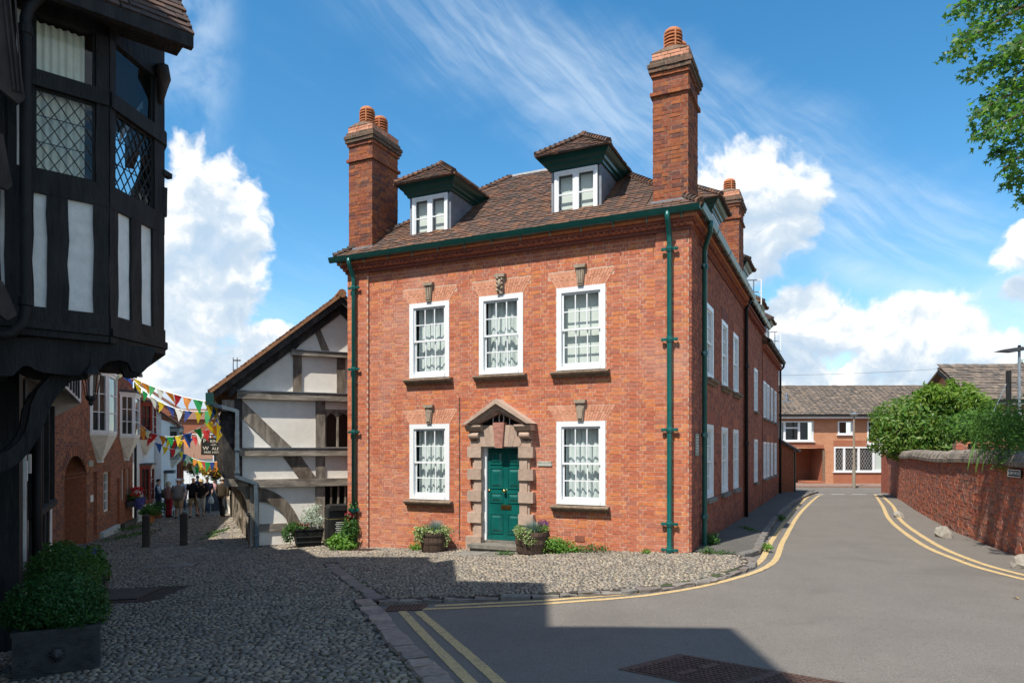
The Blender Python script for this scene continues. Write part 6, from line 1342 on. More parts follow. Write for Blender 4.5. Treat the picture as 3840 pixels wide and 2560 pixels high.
inner = thing('inner_wall', 'red brick inner garden wall between the two shrubs', 'wall', (14.25, 22.3, -1.95)); ia = math.atan2(-1.2, 5)
inner.rotation_euler = (0, 0, ia); V, F, q = frame_boxes(((0, 0, 0), (1, 0, 0), (0, 0, 1)), brick_rects(0, 5, -1.9, .85), -.01, 0); b = link('brickwork', np_mesh('brickwork', V, F, q), inner, M['wall_brick']); b['kind'] = 'stuff'; MB().box(0, 5, .012, .3, -1.95, .87).build('wall_core', M['mortar_dark'], inner)
bench = thing('garden_bench', 'dark timber bench back showing over the garden wall', 'bench', (13.55, 20.6, -1.2), ia)
for z in (-.02, .06, .13): MB().box(0, 1.5, 0, .04, z - .0, z + .05).build('back_slat', M['blk_brown'], bench)
for x in (0, .72, 1.42): MB().box(x, x + .06, .04, .09, -1.2, .2).build('leg', M['blk_brown'], bench)
MB().box(0, 1.5, -.5, -.05, -.45, -.40).build('seat', M['blk_brown'], bench)

def brick_tex(name, c1, c2, mortar):
    m_, T, b, out = base_mat(name); tc = T.node('ShaderNodeTexCoord').outputs['Object']; sp = T.node('ShaderNodeSeparateXYZ'); T.l.new(tc, sp.inputs[0]); cb = T.node('ShaderNodeCombineXYZ')
    T.l.new(T.math('ADD', sp.outputs[0], sp.outputs[1]), cb.inputs[0]); T.l.new(sp.outputs[2], cb.inputs[1]); bt = T.node('ShaderNodeTexBrick'); T.l.new(cb.outputs[0], bt.inputs['Vector'])
    for k, v in (('Color1', c1), ('Color2', c2), ('Mortar', mortar)): bt.inputs[k].default_value = (*v, 1)
    for k, v in (('Scale', 1), ('Mortar Size', .007), ('Brick Width', .225), ('Row Height', .075), ('Bias', -.1)): bt.inputs[k].default_value = v
    c = T.mix(T.step(T.noise(tc, 1.5, 4), .35, .7, 0, .35), bt.outputs['Color'], tuple(x * .7 for x in c1)); T.l.new(c, b.inputs['Base Color']); b.inputs['Roughness'].default_value = .9; b.inputs['Specular IOR Level'].default_value = .15
    return m_
M['mod_brick'] = brick_tex('modern_orange_brick', (.56, .25, .13), (.47, .195, .105), (.46, .33, .23)); M['mod_red'] = brick_tex('modern_red_brick', (.42, .15, .08), (.36, .12, .07), (.30, .18, .13)); M['stretch'] = M['mod_brick']
M['pantile'] = mk('grey_brown_pantile', [(.155, .12, .094), (.125, .10, .08), (.19, .145, .108), (.10, .083, .07), (.17, .13, .10)], .9, 8, .3, .2, 20, big=.4, bigcol=(.075, .062, .052), bigscale=.9)
M['render_grey'] = mk('roughcast_render', (.21, .19, .165), .95, 14, .3, .5, 18)
def modern():
    Y0 = 41.84; r = thing('modern_house', 'modern orange brick house with carport arch and pantile roof facing the road end', 'house', (14, Y0, -2.07), R(-1.2)); wz = 2.07; ox = 14
    ev = 2.1; W_ = 13.5
    holes = [(2.7 - .3, 4.78, -2.1, .12), (-.2, 4.1, .55, 1.76), (5.55, 6.42, .95, 1.76), (7.3, 9.3, .38, 1.76), (5.32, 8.52, -1.28, .22)]
    wall_plane(((0, 0, 0), (1, 0, 0), (0, 0, 1)), -3, 7.78 + .72, -2.1, ev, holes).build('wall', M['mod_brick'], r)
    wall_plane(((0, 0, 0), (1, 0, 0), (0, 0, 1)), 8.5, W_, .3, ev, [(h[0], h[1], h[2], h[3]) for h in holes]).build('wall', M['mod_brick'], r)
    m = MB(); m.box(8.52, 10.6, -.06, .3, -2.1, .29); m.build('stone_pier', M['render_grey'], r)
    MB().box(5.3, 8.5, -.03, .01, -2.09, -1.29).build('red_brick_band', M['mod_red'], r); MB().box(5.3, 8.5, -.025, .01, .24, .60).build('red_brick_band', M['mod_red'], r)
    # arch head over the carport
    n = 22
    for k in range(n):
        x = 2.35 + (4.75 - 2.35) * k / n; f_ = lambda q: .02 + .20 * (1 - ((q - 3.3) / 1.9) ** 2); m = MB(); m.prism([(x, f_(x)), (x + .10, f_(x + .1)), (x + .10, f_(x + .1) + .22), (x, f_(x) + .22)], lambda a, b, d: (a, -d, b), -.05, .012); m.build('arch_brick', M['mod_red'], r)
    m = MB(); m.add([(2.3, 2.2, -2.1), (4.8, 2.2, -2.1), (4.8, 2.2, .3), (2.3, 2.2, .3)], [(0, 1, 2, 3)]); m.add([(4.79, 0, -2.1), (4.79, 2.2, -2.1), (4.79, 2.2, .2), (4.79, 0, .2)], [(0, 1, 2, 3)]); m.add([(2.3, 0, .15), (4.8, 0, .15), (4.8, 2.2, .15), (2.3, 2.2, .15)], [(0, 1, 2, 3)]); m.build('carport_wall', M['mod_red'], r)
    simple_window(.85, 1.3, r, (2.95, 2.15, -1.0 + wz), 0, 'white_w', 1, 2, room=False, pane='darkglass')
    MB().box(3.6, 4.75, -.1, 1.2, -2.1, -1.85).build('step', M['mod_red'], r); MB().box(4.66, 4.78, -.04, .02, -2.05, .02).build('post', M['sillstone'], r)
    def win(x0, x1, z0, z1, splits, trans=None, lat=False):
        f = MB(); t = .08; f.box(x0, x0 + t, -.04, .05, z0, z1); f.box(x1 - t, x1, -.04, .05, z0, z1); f.box(x0 + t, x1 - t, -.04, .05, z0, z0 + t); f.box(x0 + t, x1 - t, -.04, .05, z1 - t, z1); w = f.build('window', M['white'], r)
        xs = [x0 + t] + [x0 + (x1 - x0) * s for s in splits] + [x1 - t]
        for s in splits: x = x0 + (x1 - x0) * s; MB().box(x - .06, x + .06, -.038, .05, z0 + t, z1 - t).build('mullion', M['white'], w)
        for i, (a, b) in enumerate(zip(xs, xs[1:])):
            m = MB(); m.add([(a, .02, z0 + t), (b, .02, z0 + t), (b, .022, z1 - t), (a, .022, z1 - t)], [(0, 1, 2, 3)]); m.build('pane', M['glass'], w)
            if trans and i in trans: MB().box(a + .06, b - .06, -.036, .045, z1 - .45, z1 - .37).build('transom', M['white'], w)
            if lat:
                if i == 3: MB().box(a, b, .05, .06, z0 + t, z1 - t).build('blind', M['blind'], w); continue
                for s_ in (-1, 1):
                    for k in range(-4, 9):
                        p = []
                        for q in np.linspace(0, b - a, 30):
                            zz = s_ * 1.75 * (q - k * .16) + (0 if s_ > 0 else 0)
                            if 0 < zz < z1 - z0 - 2 * t: p.append((a + q, zz + z0 + t))
                        if len(p) > 1: m = MB(); m.bar((p[0][0], .01, p[0][1]), (p[-1][0], .01, p[-1][1]), .008, .006); m.build('lead_came', M['white_w'], w)
        m = MB(); m.add([(x0, .8, z0), (x1, .8, z0), (x1, .8, z1), (x0, .8, z1)], [(0, 1, 2, 3)]); m.build('dark_room', M['room'], w); MB().box(x0 - .08, x1 + .08, -.10, .02, z0 - .06, z0 - .004).build('sill', M['white'], w); return w
    win(-.2, 4.1, .56, 1.76, (.13, .42, .60, .80), (3,)); win(5.56, 6.42, .96, 1.76, ()); win(7.3, 9.3, .38, 1.76, (.34, .68), (0,)); win(5.33, 8.51, -1.27, .21, (.19, .46, .74), None, True)
    m = MB(); xs = np.linspace(1.9, 2.35, 12); m.add([(x, .25 + .03 * math.sin(x * 50), z) for z in (.62, 1.7) for x in xs], [(k, k + 1, k + 13, k + 12) for k in range(11)]); m.build('curtain', M['curtain'], r)
    up = Vector((0, 3.6, 1.95)).normalized(); quad_roof(r, [(-3.2, -.42, ev + .02), (W_, -.42, ev + .02), (W_, 3.2, ev + 1.98), (-3.2, 3.2, ev + 1.98)], M['pantile'], .08)
    rc = tile_rects(W_ + 3.2, 4.15, .30, .30); rc[:, :2] += np.where((np.round(rc[:, 2:3] / .30).astype(int) % 2) == 1, .15, 0); V, F, q = frame_boxes(((-3.2, -.44, ev + .03), (1, 0, 0), tuple(up)), rc, -.01, .055, .012, .012, .012); o = link('pantiles', np_mesh('pantiles', V, F, q), r, M['pantile']); o['kind'] = 'stuff'
    roll = MB()
    for k in range(int((W_ + 3.2) / .30)):
        x = -3.2 + k * .30 + .05; p0 = Vector((x, -.44, ev + .08)); roll.tube([p0, p0 + up * 4.1], .045, 5, random.random())
    o = roll.build('pantile_rolls', M['pantile'], r); o['kind'] = 'stuff'
    MB().box(-3.2, W_, 3.1, 3.3, ev + 1.95, ev + 2.08).build('ridge', M['pantile'], r); MB().box(-3.2, W_, -.5, -.40, ev - .08, ev + .04).build('gutter', M['gutter_black'], r); MB().box(-3.2, W_, -.398, -.37, ev - .20, ev - .02).build('fascia', M['white_w'], r)
    m = MB(); m.lathe([(.10, 0), (.1, .45), (.06, .5)], (2.95, 1.2, ev + .95), 8); m.build('flue', M['lead'], r); MB().box(2.6, 3.3, 1.0, 1.4, ev + .82, ev + .95).build('flue_flashing', M['lead'], r)
modern()
def modern2():
    r = thing('modern_house', 'second modern brick house with its pantile roof rising behind the shrubs and lamp post', 'house', (22.0, 33.5, -2), R(-2)); ev = 2.5; up = Vector((0, 2.6, 1.62)).normalized(); W_ = 13
    m = MB(); m.add([(.4, 0, -2), (.4, 5.2, -2), (.4, 5.2, ev), (.4, 2.4, 4.1), (.4, 0, ev)], [(0, 1, 2, 3, 4)]); m.add([(.4, 0, -2), (W_, 0, -2), (W_, 0, ev), (.4, 0, ev)], [(0, 1, 2, 3)]); m.build('wall', M['mod_brick'], r)
    quad_roof(r, [(0, -.35, ev - .1), (W_, -.35, ev - .1), (W_, 2.5, 4.2), (0, 2.5, 4.2)], M['pantile'], .08); quad_roof(r, [(W_, 5.4, ev - .1), (0, 5.4, ev - .1), (0, 2.5, 4.2), (W_, 2.5, 4.2)], M['pantile'], .08)
    rc = tile_rects(W_, 3.35, .30, .27); V, F, q = frame_boxes(((0, -.37, ev - .09), (1, 0, 0), tuple(Vector((0, 2.85, 1.95)).normalized())), rc, -.01, .055, .012, .012, .012); o = link('pantiles', np_mesh('pantiles', V, F, q), r, M['pantile']); o['kind'] = 'stuff'
    MB().box(0, W_, 2.4, 2.6, 4.19, 4.3).build('ridge', M['pantile'], r); m = MB(); m.prism([(-.42, ev - .25), (-.36, ev - .12), (2.5, 4.18), (2.5, 3.97)], lambda a, b, d: (d, a, b), -.04, -.01); m.build('barge_board', M['gutter_black'], r); MB().box(0, W_, -.45, -.36, ev - .25, ev - .1).build('gutter', M['gutter_black'], r)
    MB().box(0.3, W_, -.355, -.33, ev - .32, ev - .15).build('fascia', M['white_w'], r)
    for x, w in ((3.8, 1.3), (5.35, 1.2)): simple_window(w, 1.5, r, (x, -.03, .95 + 2), 0, 'white', 2, 2, .07, pane='darkglass', room=False)
    quad_roof(r, [(.5, -1.6, 1.3), (2.6, -1.6, 1.3), (2.6, .0, 1.9), (.5, 0, 1.9)], M['pantile'], .1, 'porch_roof')
modern2()
def lamp(label, X, Y, z0, h, bend, cols, headmat):
    r = thing('street_lamp', label, 'street lamp', (X, Y, z0), 0); m = MB(); m.tube([(0, 0, 0), (0, 0, h * .32)], .085, 10); m.build('lamp_base', M[cols[0]], r, (0, 0, 0)); m = MB(); m.tube([(0, 0, h * .32), (0, 0, h)], [.06, .045], 10); m.build('lamp_post', M[cols[1]], r, (0, 0, 0))
    if bend: m = MB(); m.prism([(-.85, .0), (-.6, .07), (.02, .16), (.16, .12), (.16, .04), (-.3, -.03)], lambda a, b, d: (a, d, h - .05 + b), -.14, .14); m.build('lamp_head', M[headmat], r, (0, 0, 0)); m = MB(); m.lathe([(.05, 0), (.05, .08)], (.0, 0, h + .10), 8); m.build('photocell', M['blk'], r, (0, 0, 0))
    else: m = MB(); m.lathe([(.04, -.1), (.10, -.08), (.22, .02), (.22, .06), (.05, .12)], (0, 0, h), 12); m.build('lamp_head', M[headmat], r, (0, 0, 0))
    return r
M['galv'] = mk('galvanised_steel', (.30, .33, .36), .45, 8, .15, metal=.5); M['beige'] = mk('beige_column_paint', (.27, .23, .17), .7, 8, .2)
lamp('grey street lamp with a flat head rising behind the shrubs', 18.25, 25, -1.95, 5.55, True, ('galv', 'galv'), 'slate')
lamp('slim beige street lamp standing in front of the leaded window', 18.45, 37.5, -2.03, 3.95, False, ('beige', 'beige'), 'galv')
pole = thing('utility_pole', 'short black pole with a stay wire in front of the pantile roof', 'pole', (17.15, 24, -1.95)); m = MB(); m.tube([(0, 0, 0), (0, 0, 4.7)], .085, 10); m.build('pole', M['blk'], pole, (0, 0, 0)); m = MB(); m.tube([(-.05, 0, 4.3), (-1.1, -.1, 2.2)], .012, 5); m.build('stay_wire', M['galv'], pole, (0, 0, 0))
cf = thing('conifer', 'yellow green conifer tip behind the second modern house', 'tree', (34.5, 47, -2)); leaf_mesh('crown', [(0, 0, 6.2, 1.7, 1.5, 1.5), (.8, 0, 7.0, 1.1, 1.2, 1.3), (-1.3, 0, 5.6, 1.3, 1, .9)], 4500, .3, M['leaf_yel'], cf, (0, 0, 0), .3, .7, lump=.8); m = MB(); m.tube([(0, 0, 0), (0, 0, 8)], [.25, .05], 8); m.build('trunk', M['bark'], cf, (0, 0, 0))
wire = thing('overhead_wire', 'thin overhead telephone wire crossing above the modern roof', 'wire', (14, 43, 4.6)); m = MB(); m.tube([(-3 + k * 1.5, .0, 0 - .25 * math.sin(k / 14 * math.pi) + k * .06) for k in range(15)], .007, 4); m.build('cable', M['blk'], wire, (0, 0, 0))
def rock(label, X, Y, s):
    bm = bmesh.new(); bmesh.ops.create_icosphere(bm, subdivisions=2, radius=1)
    for v in bm.verts: k = 1 + .22 * math.sin(v.co.x * 4 + s) * math.cos(v.co.y * 3.1 + s) + random.uniform(-.08, .08); v.co = Vector((v.co.x * .22 * k, v.co.y * .16 * k, max(-.05, v.co.z * .17 * k + .05 + v.co.x * .05))) * s
    me = bpy.data.meshes.new('rock'); bm.to_mesh(me); bm.free(); o = link('rock', me, None, M['rock']); o.location = (X, Y, zg(X, Y)); o.rotation_euler = (0, 0, random.random() * 3); tag(o, label, 'rock', 'painted stones at the foot of the wall')
M['rock'] = mk('whitewashed_stone', (.31, .28, .235), .9, 8, .35, .5, 14, big=.5, bigcol=(.24, .20, .15), bigscale=6)
rock('pale stone block at the wall foot halfway along, flat topped', 9.36, 15.05, 1.0); rock('pale stone block nearest the camera at the wall foot', 8.02, 10.85, .95); rock('smallest pale stone at the wall foot, furthest away', 11.05, 19.84, .75)
# the tree whose branches hang in from the right
def maple():
    r = thing('maple_tree', 'maple tree with drooping green branches hanging over the road', 'tree', (12.2, 10.5, -1.9)); m = MB(); m.tube([(0, 0, -.1), (.1, .1, 2), (-.1, 0, 4.5), (.2, 0, 8), (0, .2, 11)], [.38, .32, .28, .2, .08], 10); m.build('trunk', M['bark'], r, (0, 0, 0))
    tips = [(6.35, 6.35), (6.45, 5.95), (6.28, 5.72), (6.55, 5.42), (6.78, 5.05), (6.66, 4.86), (6.75, 4.66), (6.72, 4.52), (6.95, 4.28), (7.05, 4.03), (7.12, 3.83), (7.32, 3.62), (7.5, 3.45), (7.0, 6.5), (7.2, 5.8), (7.25, 5.2), (7.35, 4.7), (7.45, 4.2), (6.9, 5.6), (6.6, 6.8), (7.5, 5.0), (7.6, 6.2), (7.4, 6.8), (7.0, 7.2), (6.6, 7.6), (7.7, 3.8)]
    Vs = []; 
    for i, (x, z) in enumerate(tips):
        y = 10 + random.uniform(-.7, .9); sc = y / 10; x *= sc; z *= sc
        a = Vector((11.9, 10.5, z + 1.9 + random.uniform(.3, 1.6))); c = Vector((x + 1.9, y, z + random.uniform(.9, 1.5))); b = Vector((x, y, z)); pts = []
        for t in np.linspace(0, 1, 14): p = a.lerp(c, t).lerp(c.lerp(b, t), t); pts.append(p)
        m = MB(); m.tube([(p.x - 12.2, p.y - 10.5, p.z + 1.9) for p in pts], [.05 * (1 - k / 14) + .006 for k in range(14)], 5); m.build('branch', M['bark'], r, (0, 0, 0))
        for k in range(620):
            t = random.uniform(.38, 1.0) ** .8; p = a.lerp(c, t).lerp(c.lerp(b, t), t); sp = .06 + .30 * (1 - t) ** .7
            q = p + Vector((random.gauss(0, sp), random.gauss(0, sp * 1.2), random.gauss(-.06, sp * .8))); Vs.append(q)
    n = len(Vs); C = np.array(Vs) - np.array([12.2, 10.5, -1.9]); nr = rng.normal(0, .6, (n, 3)) + np.array([-.35, -.35, .5]); nr /= np.linalg.norm(nr, axis=1)[:, None]
    t = rng.normal(0, .5, (n, 3)) + np.array([-.6, -.1, -.9]); t -= nr * np.sum(t * nr, 1)[:, None]; t /= np.linalg.norm(t, axis=1)[:, None]; b = np.cross(nr, t); s = .092 * rng.uniform(.6, 1.3, n)[:, None]
    # each leaf: three lobes, as two quads
    P = [C - t * s * .45, C + b * s * .55 + t * s * .1, C + t * s * .12 + b * s * .12, C + t * s * .75, C - b * s * .55 + t * s * .1, C + t * s * .12 - b * s * .12]
    V = np.stack(P, 1).reshape(-1, 3); base = (np.arange(n) * 6)[:, None]
    F = np.concatenate([base + np.array([0, 1, 2, 3]), base + np.array([0, 3, 5, 4])], 0); link('crown', np_mesh('crown', V, F, np.tile(rng.random(n), 2)), r, M['leaf_tree'], (0, 0, 0))
maple()

# unseen house added behind the photographer, outline shaped to shade the cobbles
nb = thing('unseen_shadow_house', 'tall unseen house added beside the camera position so its shadow falls across the cobbles', 'house', (-6, 0, -2))
poly = [(-2.54, -9), (-2.54, -.77), (-2.48, 1.15), (-4.43, 1.5), (-4.34, 3.95), (-6.35, 4.7), (-6.5, 7.35), (-8.2, 7.95), (-13, 9), (-14, -9)]
m = MB(); m.prism([(x + 6, y) for x, y in poly], lambda a, b, d: (a, b, d), -2.6, 10.35); m.build('wall', M['limewash'], nb); 
for z in (0.5, 3.6, 6.7): MB().box(2.0, 3.52, -6, -5, z - 1.2, z + .6).build('window', M['darkglass'], nb)
# ------------------------------------------------------------------ street furniture, pots and plants
def F2W(x, y, z=0): p = Vector(HC) + Vector((math.cos(HA) * x + math.sin(HA) * y, -math.sin(HA) * x + math.cos(HA) * y, 0)); return (p.x, p.y, z)
M['old_wood'] = mk('dark_weathered_wood', (.06, .048, .038), .85, 8, .35, .4, 24, stretch=(1, 1, .25)); M['stave'] = mk('barrel_oak', [(.095, .06, .04), (.12, .075, .05), (.08, .052, .038)], .8, 8, .3, .4, 24, stretch=(1, 1, .3)); M['hoop'] = mk('rusted_hoop', (.065, .042, .034), .7, 14, .3, metal=.3)
def bollard(X, Y, h, label):
    r = thing('bollard', label, 'bollard', (X, Y, zg(X, Y) + .03), R(20), 'wooden bollards across the lane'); s = .09; m = MB(); c = .025
    pl = [(-s + c, -s), (s - c, -s), (s, -s + c), (s, s - c), (s - c, s), (-s + c, s), (-s, s - c), (-s, -s + c)]; m.prism(pl, lambda a, b, d: (a, b, d), -.1, h - .07); m.build('post', M['old_wood'], r, (0, 0, 0))
    m = MB(); q = [(a * 1.04, b * 1.04) for a, b in pl]; m.prism(q, lambda a, b, d: (a, b, d), h - .13, h - .065); m.build('cap_band', M['hoop'], r, (0, 0, 0)); m = MB(); m.add([(a, b, h - .064) for a, b in pl] + [(0, 0, h)], [(i, (i + 1) % 8, 8) for i in range(8)]); m.build('pyramid_top', M['old_wood'], r, (0, 0, 0))
bollard(-9.74, 18.5, .92, 'dark wooden bollard nearer the brick cottage'); bollard(-8.70, 18.42, .92, 'dark wooden bollard in the middle of the lane')
# lead box planter with a clipped box ball
PX, PY = -4.47, 6.86; PR = R(30)
pl_ = thing('box_planter', 'lead style square planter with a moulded lion mask, nearest the camera', 'planter', (PX, PY, zg(PX, PY) + .04), PR); M['leadbox'] = mk('dark_lead_planter', (.045, .047, .047), .6, 10, .25, .25, 30, metal=.2)
w, d, h = .36, .33, .45; m = MB(); m.prism([(-w * .97, -d * .97), (w * .97, -d * .97), (w * .97, d * .97), (-w * .97, d * .97)], lambda a, b, q: (a, b, q), 0, h - .03); m.build('box', M['leadbox'], pl_, (0, 0, 0))
for a, b, c, e in ((-w, w, -d, -d + .05), (-w, w, d - .05, d), (-w, -w + .05, -d + .05, d - .05), (w - .05, w, -d + .05, d - .05)): MB().box(a, b, c, e, h - .028, h + .01).build('rim', M['leadbox'], pl_, (0, 0, 0))
for a, b, c, e in ((-w, w, -d - .012, d), ): MB().box(a, b, c, e, 0.001, .045).build('base_moulding', M['leadbox'], pl_, (0, 0, 0))
def strap(pts, off=0.0): m = MB(); [m.bar((a[0] * .95, -d * .97 - .006, a[1] * .9), (b[0] * .95, -d * .97 - .006, b[1] * .9), .017, .022, (0, 1, 0)) for a, b in zip(pts, pts[1:])]; return m.build('strapwork', M['leadbox'], pl_, (0, 0, 0))
for g in (0, .022):
    strap([(-.33 + g, .16), (-.33 + g, .09 + g), (-.20, .09 + g), (-.20, .125 + g), (-.13, .125 + g)] + [(-.13 * math.cos(t) * (1 - g * 3), .125 + g - .06 * math.sin(t)) for t in np.linspace(0, math.pi, 9)] + [(.13, .125 + g), (.20, .125 + g), (.20, .09 + g), (.33 - g, .09 + g), (.33 - g, .16)])
    strap([(-.33 + g, .33), (-.33 + g, .40 - g), (-.20, .40 - g), (-.20, .365 - g), (-.13, .365 - g)] + [(-.13 * math.cos(t) * (1 - g * 3), .365 - g + .06 * math.sin(t)) for t in np.linspace(0, math.pi, 9)] + [(.13, .365 - g), (.20, .365 - g), (.20, .40 - g), (.33 - g, .40 - g), (.33 - g, .33)])
    for s in (-1, 1): strap([(s * (.33 - g), .33), (s * (.29 - g), .33), (s * (.29 - g), .29), (s * (.25 - g), .29), (s * (.25 - g), .20), (s * (.29 - g), .20), (s * (.29 - g), .16), (s * (.33 - g), .16)])
m = MB(); m.smooth = True; c_ = (0, -d * .97 - .005, .22); rg = [(.055, 0), (.06, .01), (.045, .025), (.03, .034), (.012, .05)]
m.add([(c_[0] + q * math.cos(t), c_[1] - z, c_[2] + q * math.sin(t) * 1.1) for q, z in rg for t in np.linspace(0, 2 * math.pi, 15)[:-1]], [(i * 14 + k, i * 14 + (k + 1) % 14, (i + 1) * 14 + (k + 1) % 14, (i + 1) * 14 + k) for i in range(4) for k in range(14)] + [tuple(range(56, 70))]); lm = m.build('lion_mask', M['leadbox'], pl_, (0, 0, 0))
for k in range(12): a = k * math.pi / 6; q = MB(); q.lathe([(.0, -.014), (.014, 0), (0, .014)], (c_[0] + .062 * math.cos(a), c_[1] - .012, c_[2] + .068 * math.sin(a)), 6); q.build('mane_curl', M['leadbox'], lm)
for s in (-1, 1): q = MB(); q.lathe([(0, -.008), (.009, 0), (0, .008)], (c_[0] + s * .02, c_[1] - .036, c_[2] + .018), 6); q.build('eye', M['leadbox'], lm)
q = MB(); q.bar((c_[0], c_[1] - .04, c_[2] + .01), (c_[0], c_[1] - .058, c_[2] - .018), .018, .015); q.build('nose', M['leadbox'], lm)
def plant(name, label, X, Y, z, blobs, n, size, mat, cat='plant', group=None, stems=3, **kw):
    r = thing(name, label, cat, (X, Y, z), 0, group); leaf_mesh('foliage', blobs, n, size, mat, r, (0, 0, 0), **kw); m = MB()
    for k in range(stems): b = blobs[k % len(blobs)]; m = MB(); m.tube([(random.uniform(-.03, .03), random.uniform(-.03, .03), -.05), (b[0] * .6, b[1] * .6, b[2] * .7), (b[0], b[1], b[2])], [.015, .01, .004], 5); m.build('stem', M['bark'], r, (0, 0, 0))
    return r
zc = zg(PX, PY) + .04 + h
plant('box_bush', 'large clipped box ball growing in the lead planter', PX, PY, zc, [(-.02, 0, .20, .45, .42, .29), (-.18, -.05, .10, .30, .32, .2), (.18, .0, .10, .28, .33, .2)], 16000, .032, M['leaf_box'], 'box bush', shell=.35, lump=.12)
pb = thing('box_planter', 'dark planter mostly hidden behind the nearest box ball', 'planter', (-5.5, 8.5, zg(-5.5, 8.5) + .04), R(30)); m = MB(); m.box(-.33, .33, -.32, .32, 0, .48); m.build('box', M['leadbox'], pb, (0, 0, 0)); MB().box(-.35, .35, -.34, .34, .481, .52).build('rim', M['leadbox'], pb, (0, 0, 0))
plant('box_bush', 'second box ball behind the first one, in the hidden planter', -5.5, 8.5, zg(-5.5, 8.5) + .5, [(0, 0, .26, .42, .42, .33), (.08, 0, .15, .33, .33, .24)], 11000, .036, M['leaf_mid'], 'box bush', shell=.35, lump=.15)
tr = thing('plant_trough', 'low dark trough against the timber house, furthest planter in the row', 'planter', (-6.9, 11.0, zg(-6.9, 11) + .04), R(25)); m = MB(); m.box(-.42, .42, -.25, .25, 0, .38); m.build('trough', M['leadbox'], tr, (0, 0, 0))
plant('trough_plants', 'leafy hydrangea and ivy filling the far trough', -6.9, 11.0, zg(-6.9, 11) + .5, [(-.25, 0, .2, .3, .25, .22), (.15, -.05, .15, .3, .28, .2), (.3, -.1, .0, .25, .25, .22)], 2200, .075, M['leaf_mid'], shell=.5, lump=.6, aspect=.7)
plant('purple_flowers', 'pale purple flowers on top of the far trough', -6.75, 10.95, zg(-6.9, 11) + .74, [(-.05, 0, .0, .3, .22, .1)], 260, .04, M['fl_lobelia'], 'flowers', stems=2, aspect=.9)
for (x, y, nm, lb, rad) in ((-5.22, -.42, 'half_barrel', 'wooden half barrel planter to the left of the door', .31), (-2.93, -.52, 'half_barrel', 'wooden half barrel planter to the right of the door step', .34)):
    X, Y, _ = F2W(x, y); z0 = zg(X, Y) + .045; r = thing(nm, lb, 'planter', (X, Y, z0), 0, 'half barrel planters by the green door'); hh = .44
    for k in range(20):
        a0, a1 = 2 * math.pi * k / 20 + .012, 2 * math.pi * (k + 1) / 20 - .012; vs = []
        for z, q in ((0, rad * .82), (hh * .5, rad * .97), (hh + random.uniform(-.006, .006), rad)):
            for a in (a0, a1):
                for t in (0, .025): vs.append(((q - t) * math.cos(a), (q - t) * math.sin(a), z))
        m = MB(); m.add(vs, [(0, 2, 6, 4), (4, 6, 10, 8), (1, 5, 7, 3), (5, 9, 11, 7), (8, 10, 11, 9), (0, 4, 5, 1), (4, 8, 9, 5), (2, 3, 7, 6), (6, 7, 11, 10)]); m.build('stave', M['stave'], r, (0, 0, 0))
    for z, q in ((.05, .855), (.20, .94), (.36, 1.005)): m = MB(); m.lathe([(rad * q, z - .018), (rad * q + .006, z - .018), (rad * q + .009, z + .018), (rad * q, z + .018)], n=24); m.build('hoop', M['hoop'], r, (0, 0, 0))
    m = MB(); m.lathe([(.0, hh - .06), (rad * .9, hh - .06), (rad * .9, hh - .05)], n=20); m.build('soil', M['soil'], r, (0, 0, 0))
    left = x < -4
    fz = thing('fescue_tuft', 'blue grey fescue tuft in the barrel left of the door' if left else 'blue grey fescue tuft in the barrel right of the door', 'plant', (X, Y, z0 + hh - .05)); n = 420
    V = []; 
    for k in range(n):
        a = random.random() * 2 * math.pi; q = random.random() ** .5; L = random.uniform(.2, .34); p = Vector((math.cos(a) * .09 * q + .02, math.sin(a) * .09 * q, 0)); dd = Vector((math.cos(a) * q * .9, math.sin(a) * q * .9, 1)).normalized(); s = Vector((-math.sin(a), math.cos(a), 0)) * .004; e = p + dd * L; e.z -= .10 * q * q
        mid = p + dd * L * .55; V += [p - s, p + s, mid + s, mid - s, mid - s, mid + s, e + s * .2, e - s * .2]
    o = link('blades', np_mesh('blades', np.array([tuple(v) for v in V]), np.arange(8 * n).reshape(-1, 4), rng.random(2 * n)), fz, M['leaf_blue'], (0, 0, 0))
    if left: plant('trailing_ivy', 'variegated ivy trailing round the rim of the left barrel', X, Y, z0 + hh - .02, [(-.22, -.1, .03, .22, .2, .12), (.22, -.08, .04, .18, .16, .10), (-.30, -.16, -.10, .12, .12, .16), (.28, -.18, -.12, .07, .07, .16), (0, -.24, .0, .25, .08, .08)], 1000, .042, M['leaf_var'], 'ivy', aspect=.9)
    else:
        plant('trailing_ivy', 'white edged trailing plant over the front of the right barrel', X, Y, z0 + hh - .02, [(-.14, -.24, -.02, .2, .12, .13), (-.05, -.3, -.12, .14, .08, .12), (-.26, -.1, .05, .12, .14, .10)], 1100, .032, M['leaf_var'], 'plant', aspect=.8); plant('violas', 'small purple violas at the back of the right barrel', X, Y, z0 + hh, [(.22, .05, .12, .12, .12, .10)], 220, .03, M['fl_purple'], 'flowers', aspect=.9); plant('leafy_clump', 'fresh green leaves under the violas', X, Y, z0 + hh, [(.2, -.02, .05, .15, .15, .09)], 300, .035, M['leaf_lime'])
def weeds(label, x, y, blobs, n, size, mat, world=False):
    X, Y, _ = (x, y, 0) if world else F2W(x, y); return plant('weed_clump', label, X, Y, zg(X, Y) + .05, blobs, n, size, mat, 'weed', 'weeds along the foot of the walls', 2, shell=.8, lump=.6, aspect=.75)
weeds('bright green weeds spreading beside the right barrel', -2.42, -.42, [(0, 0, .12, .30, .2, .16), (-.1, -.05, .2, .16, .14, .12), (.3, 0, .07, .18, .14, .08)], 1300, .045, M['leaf_lime'])
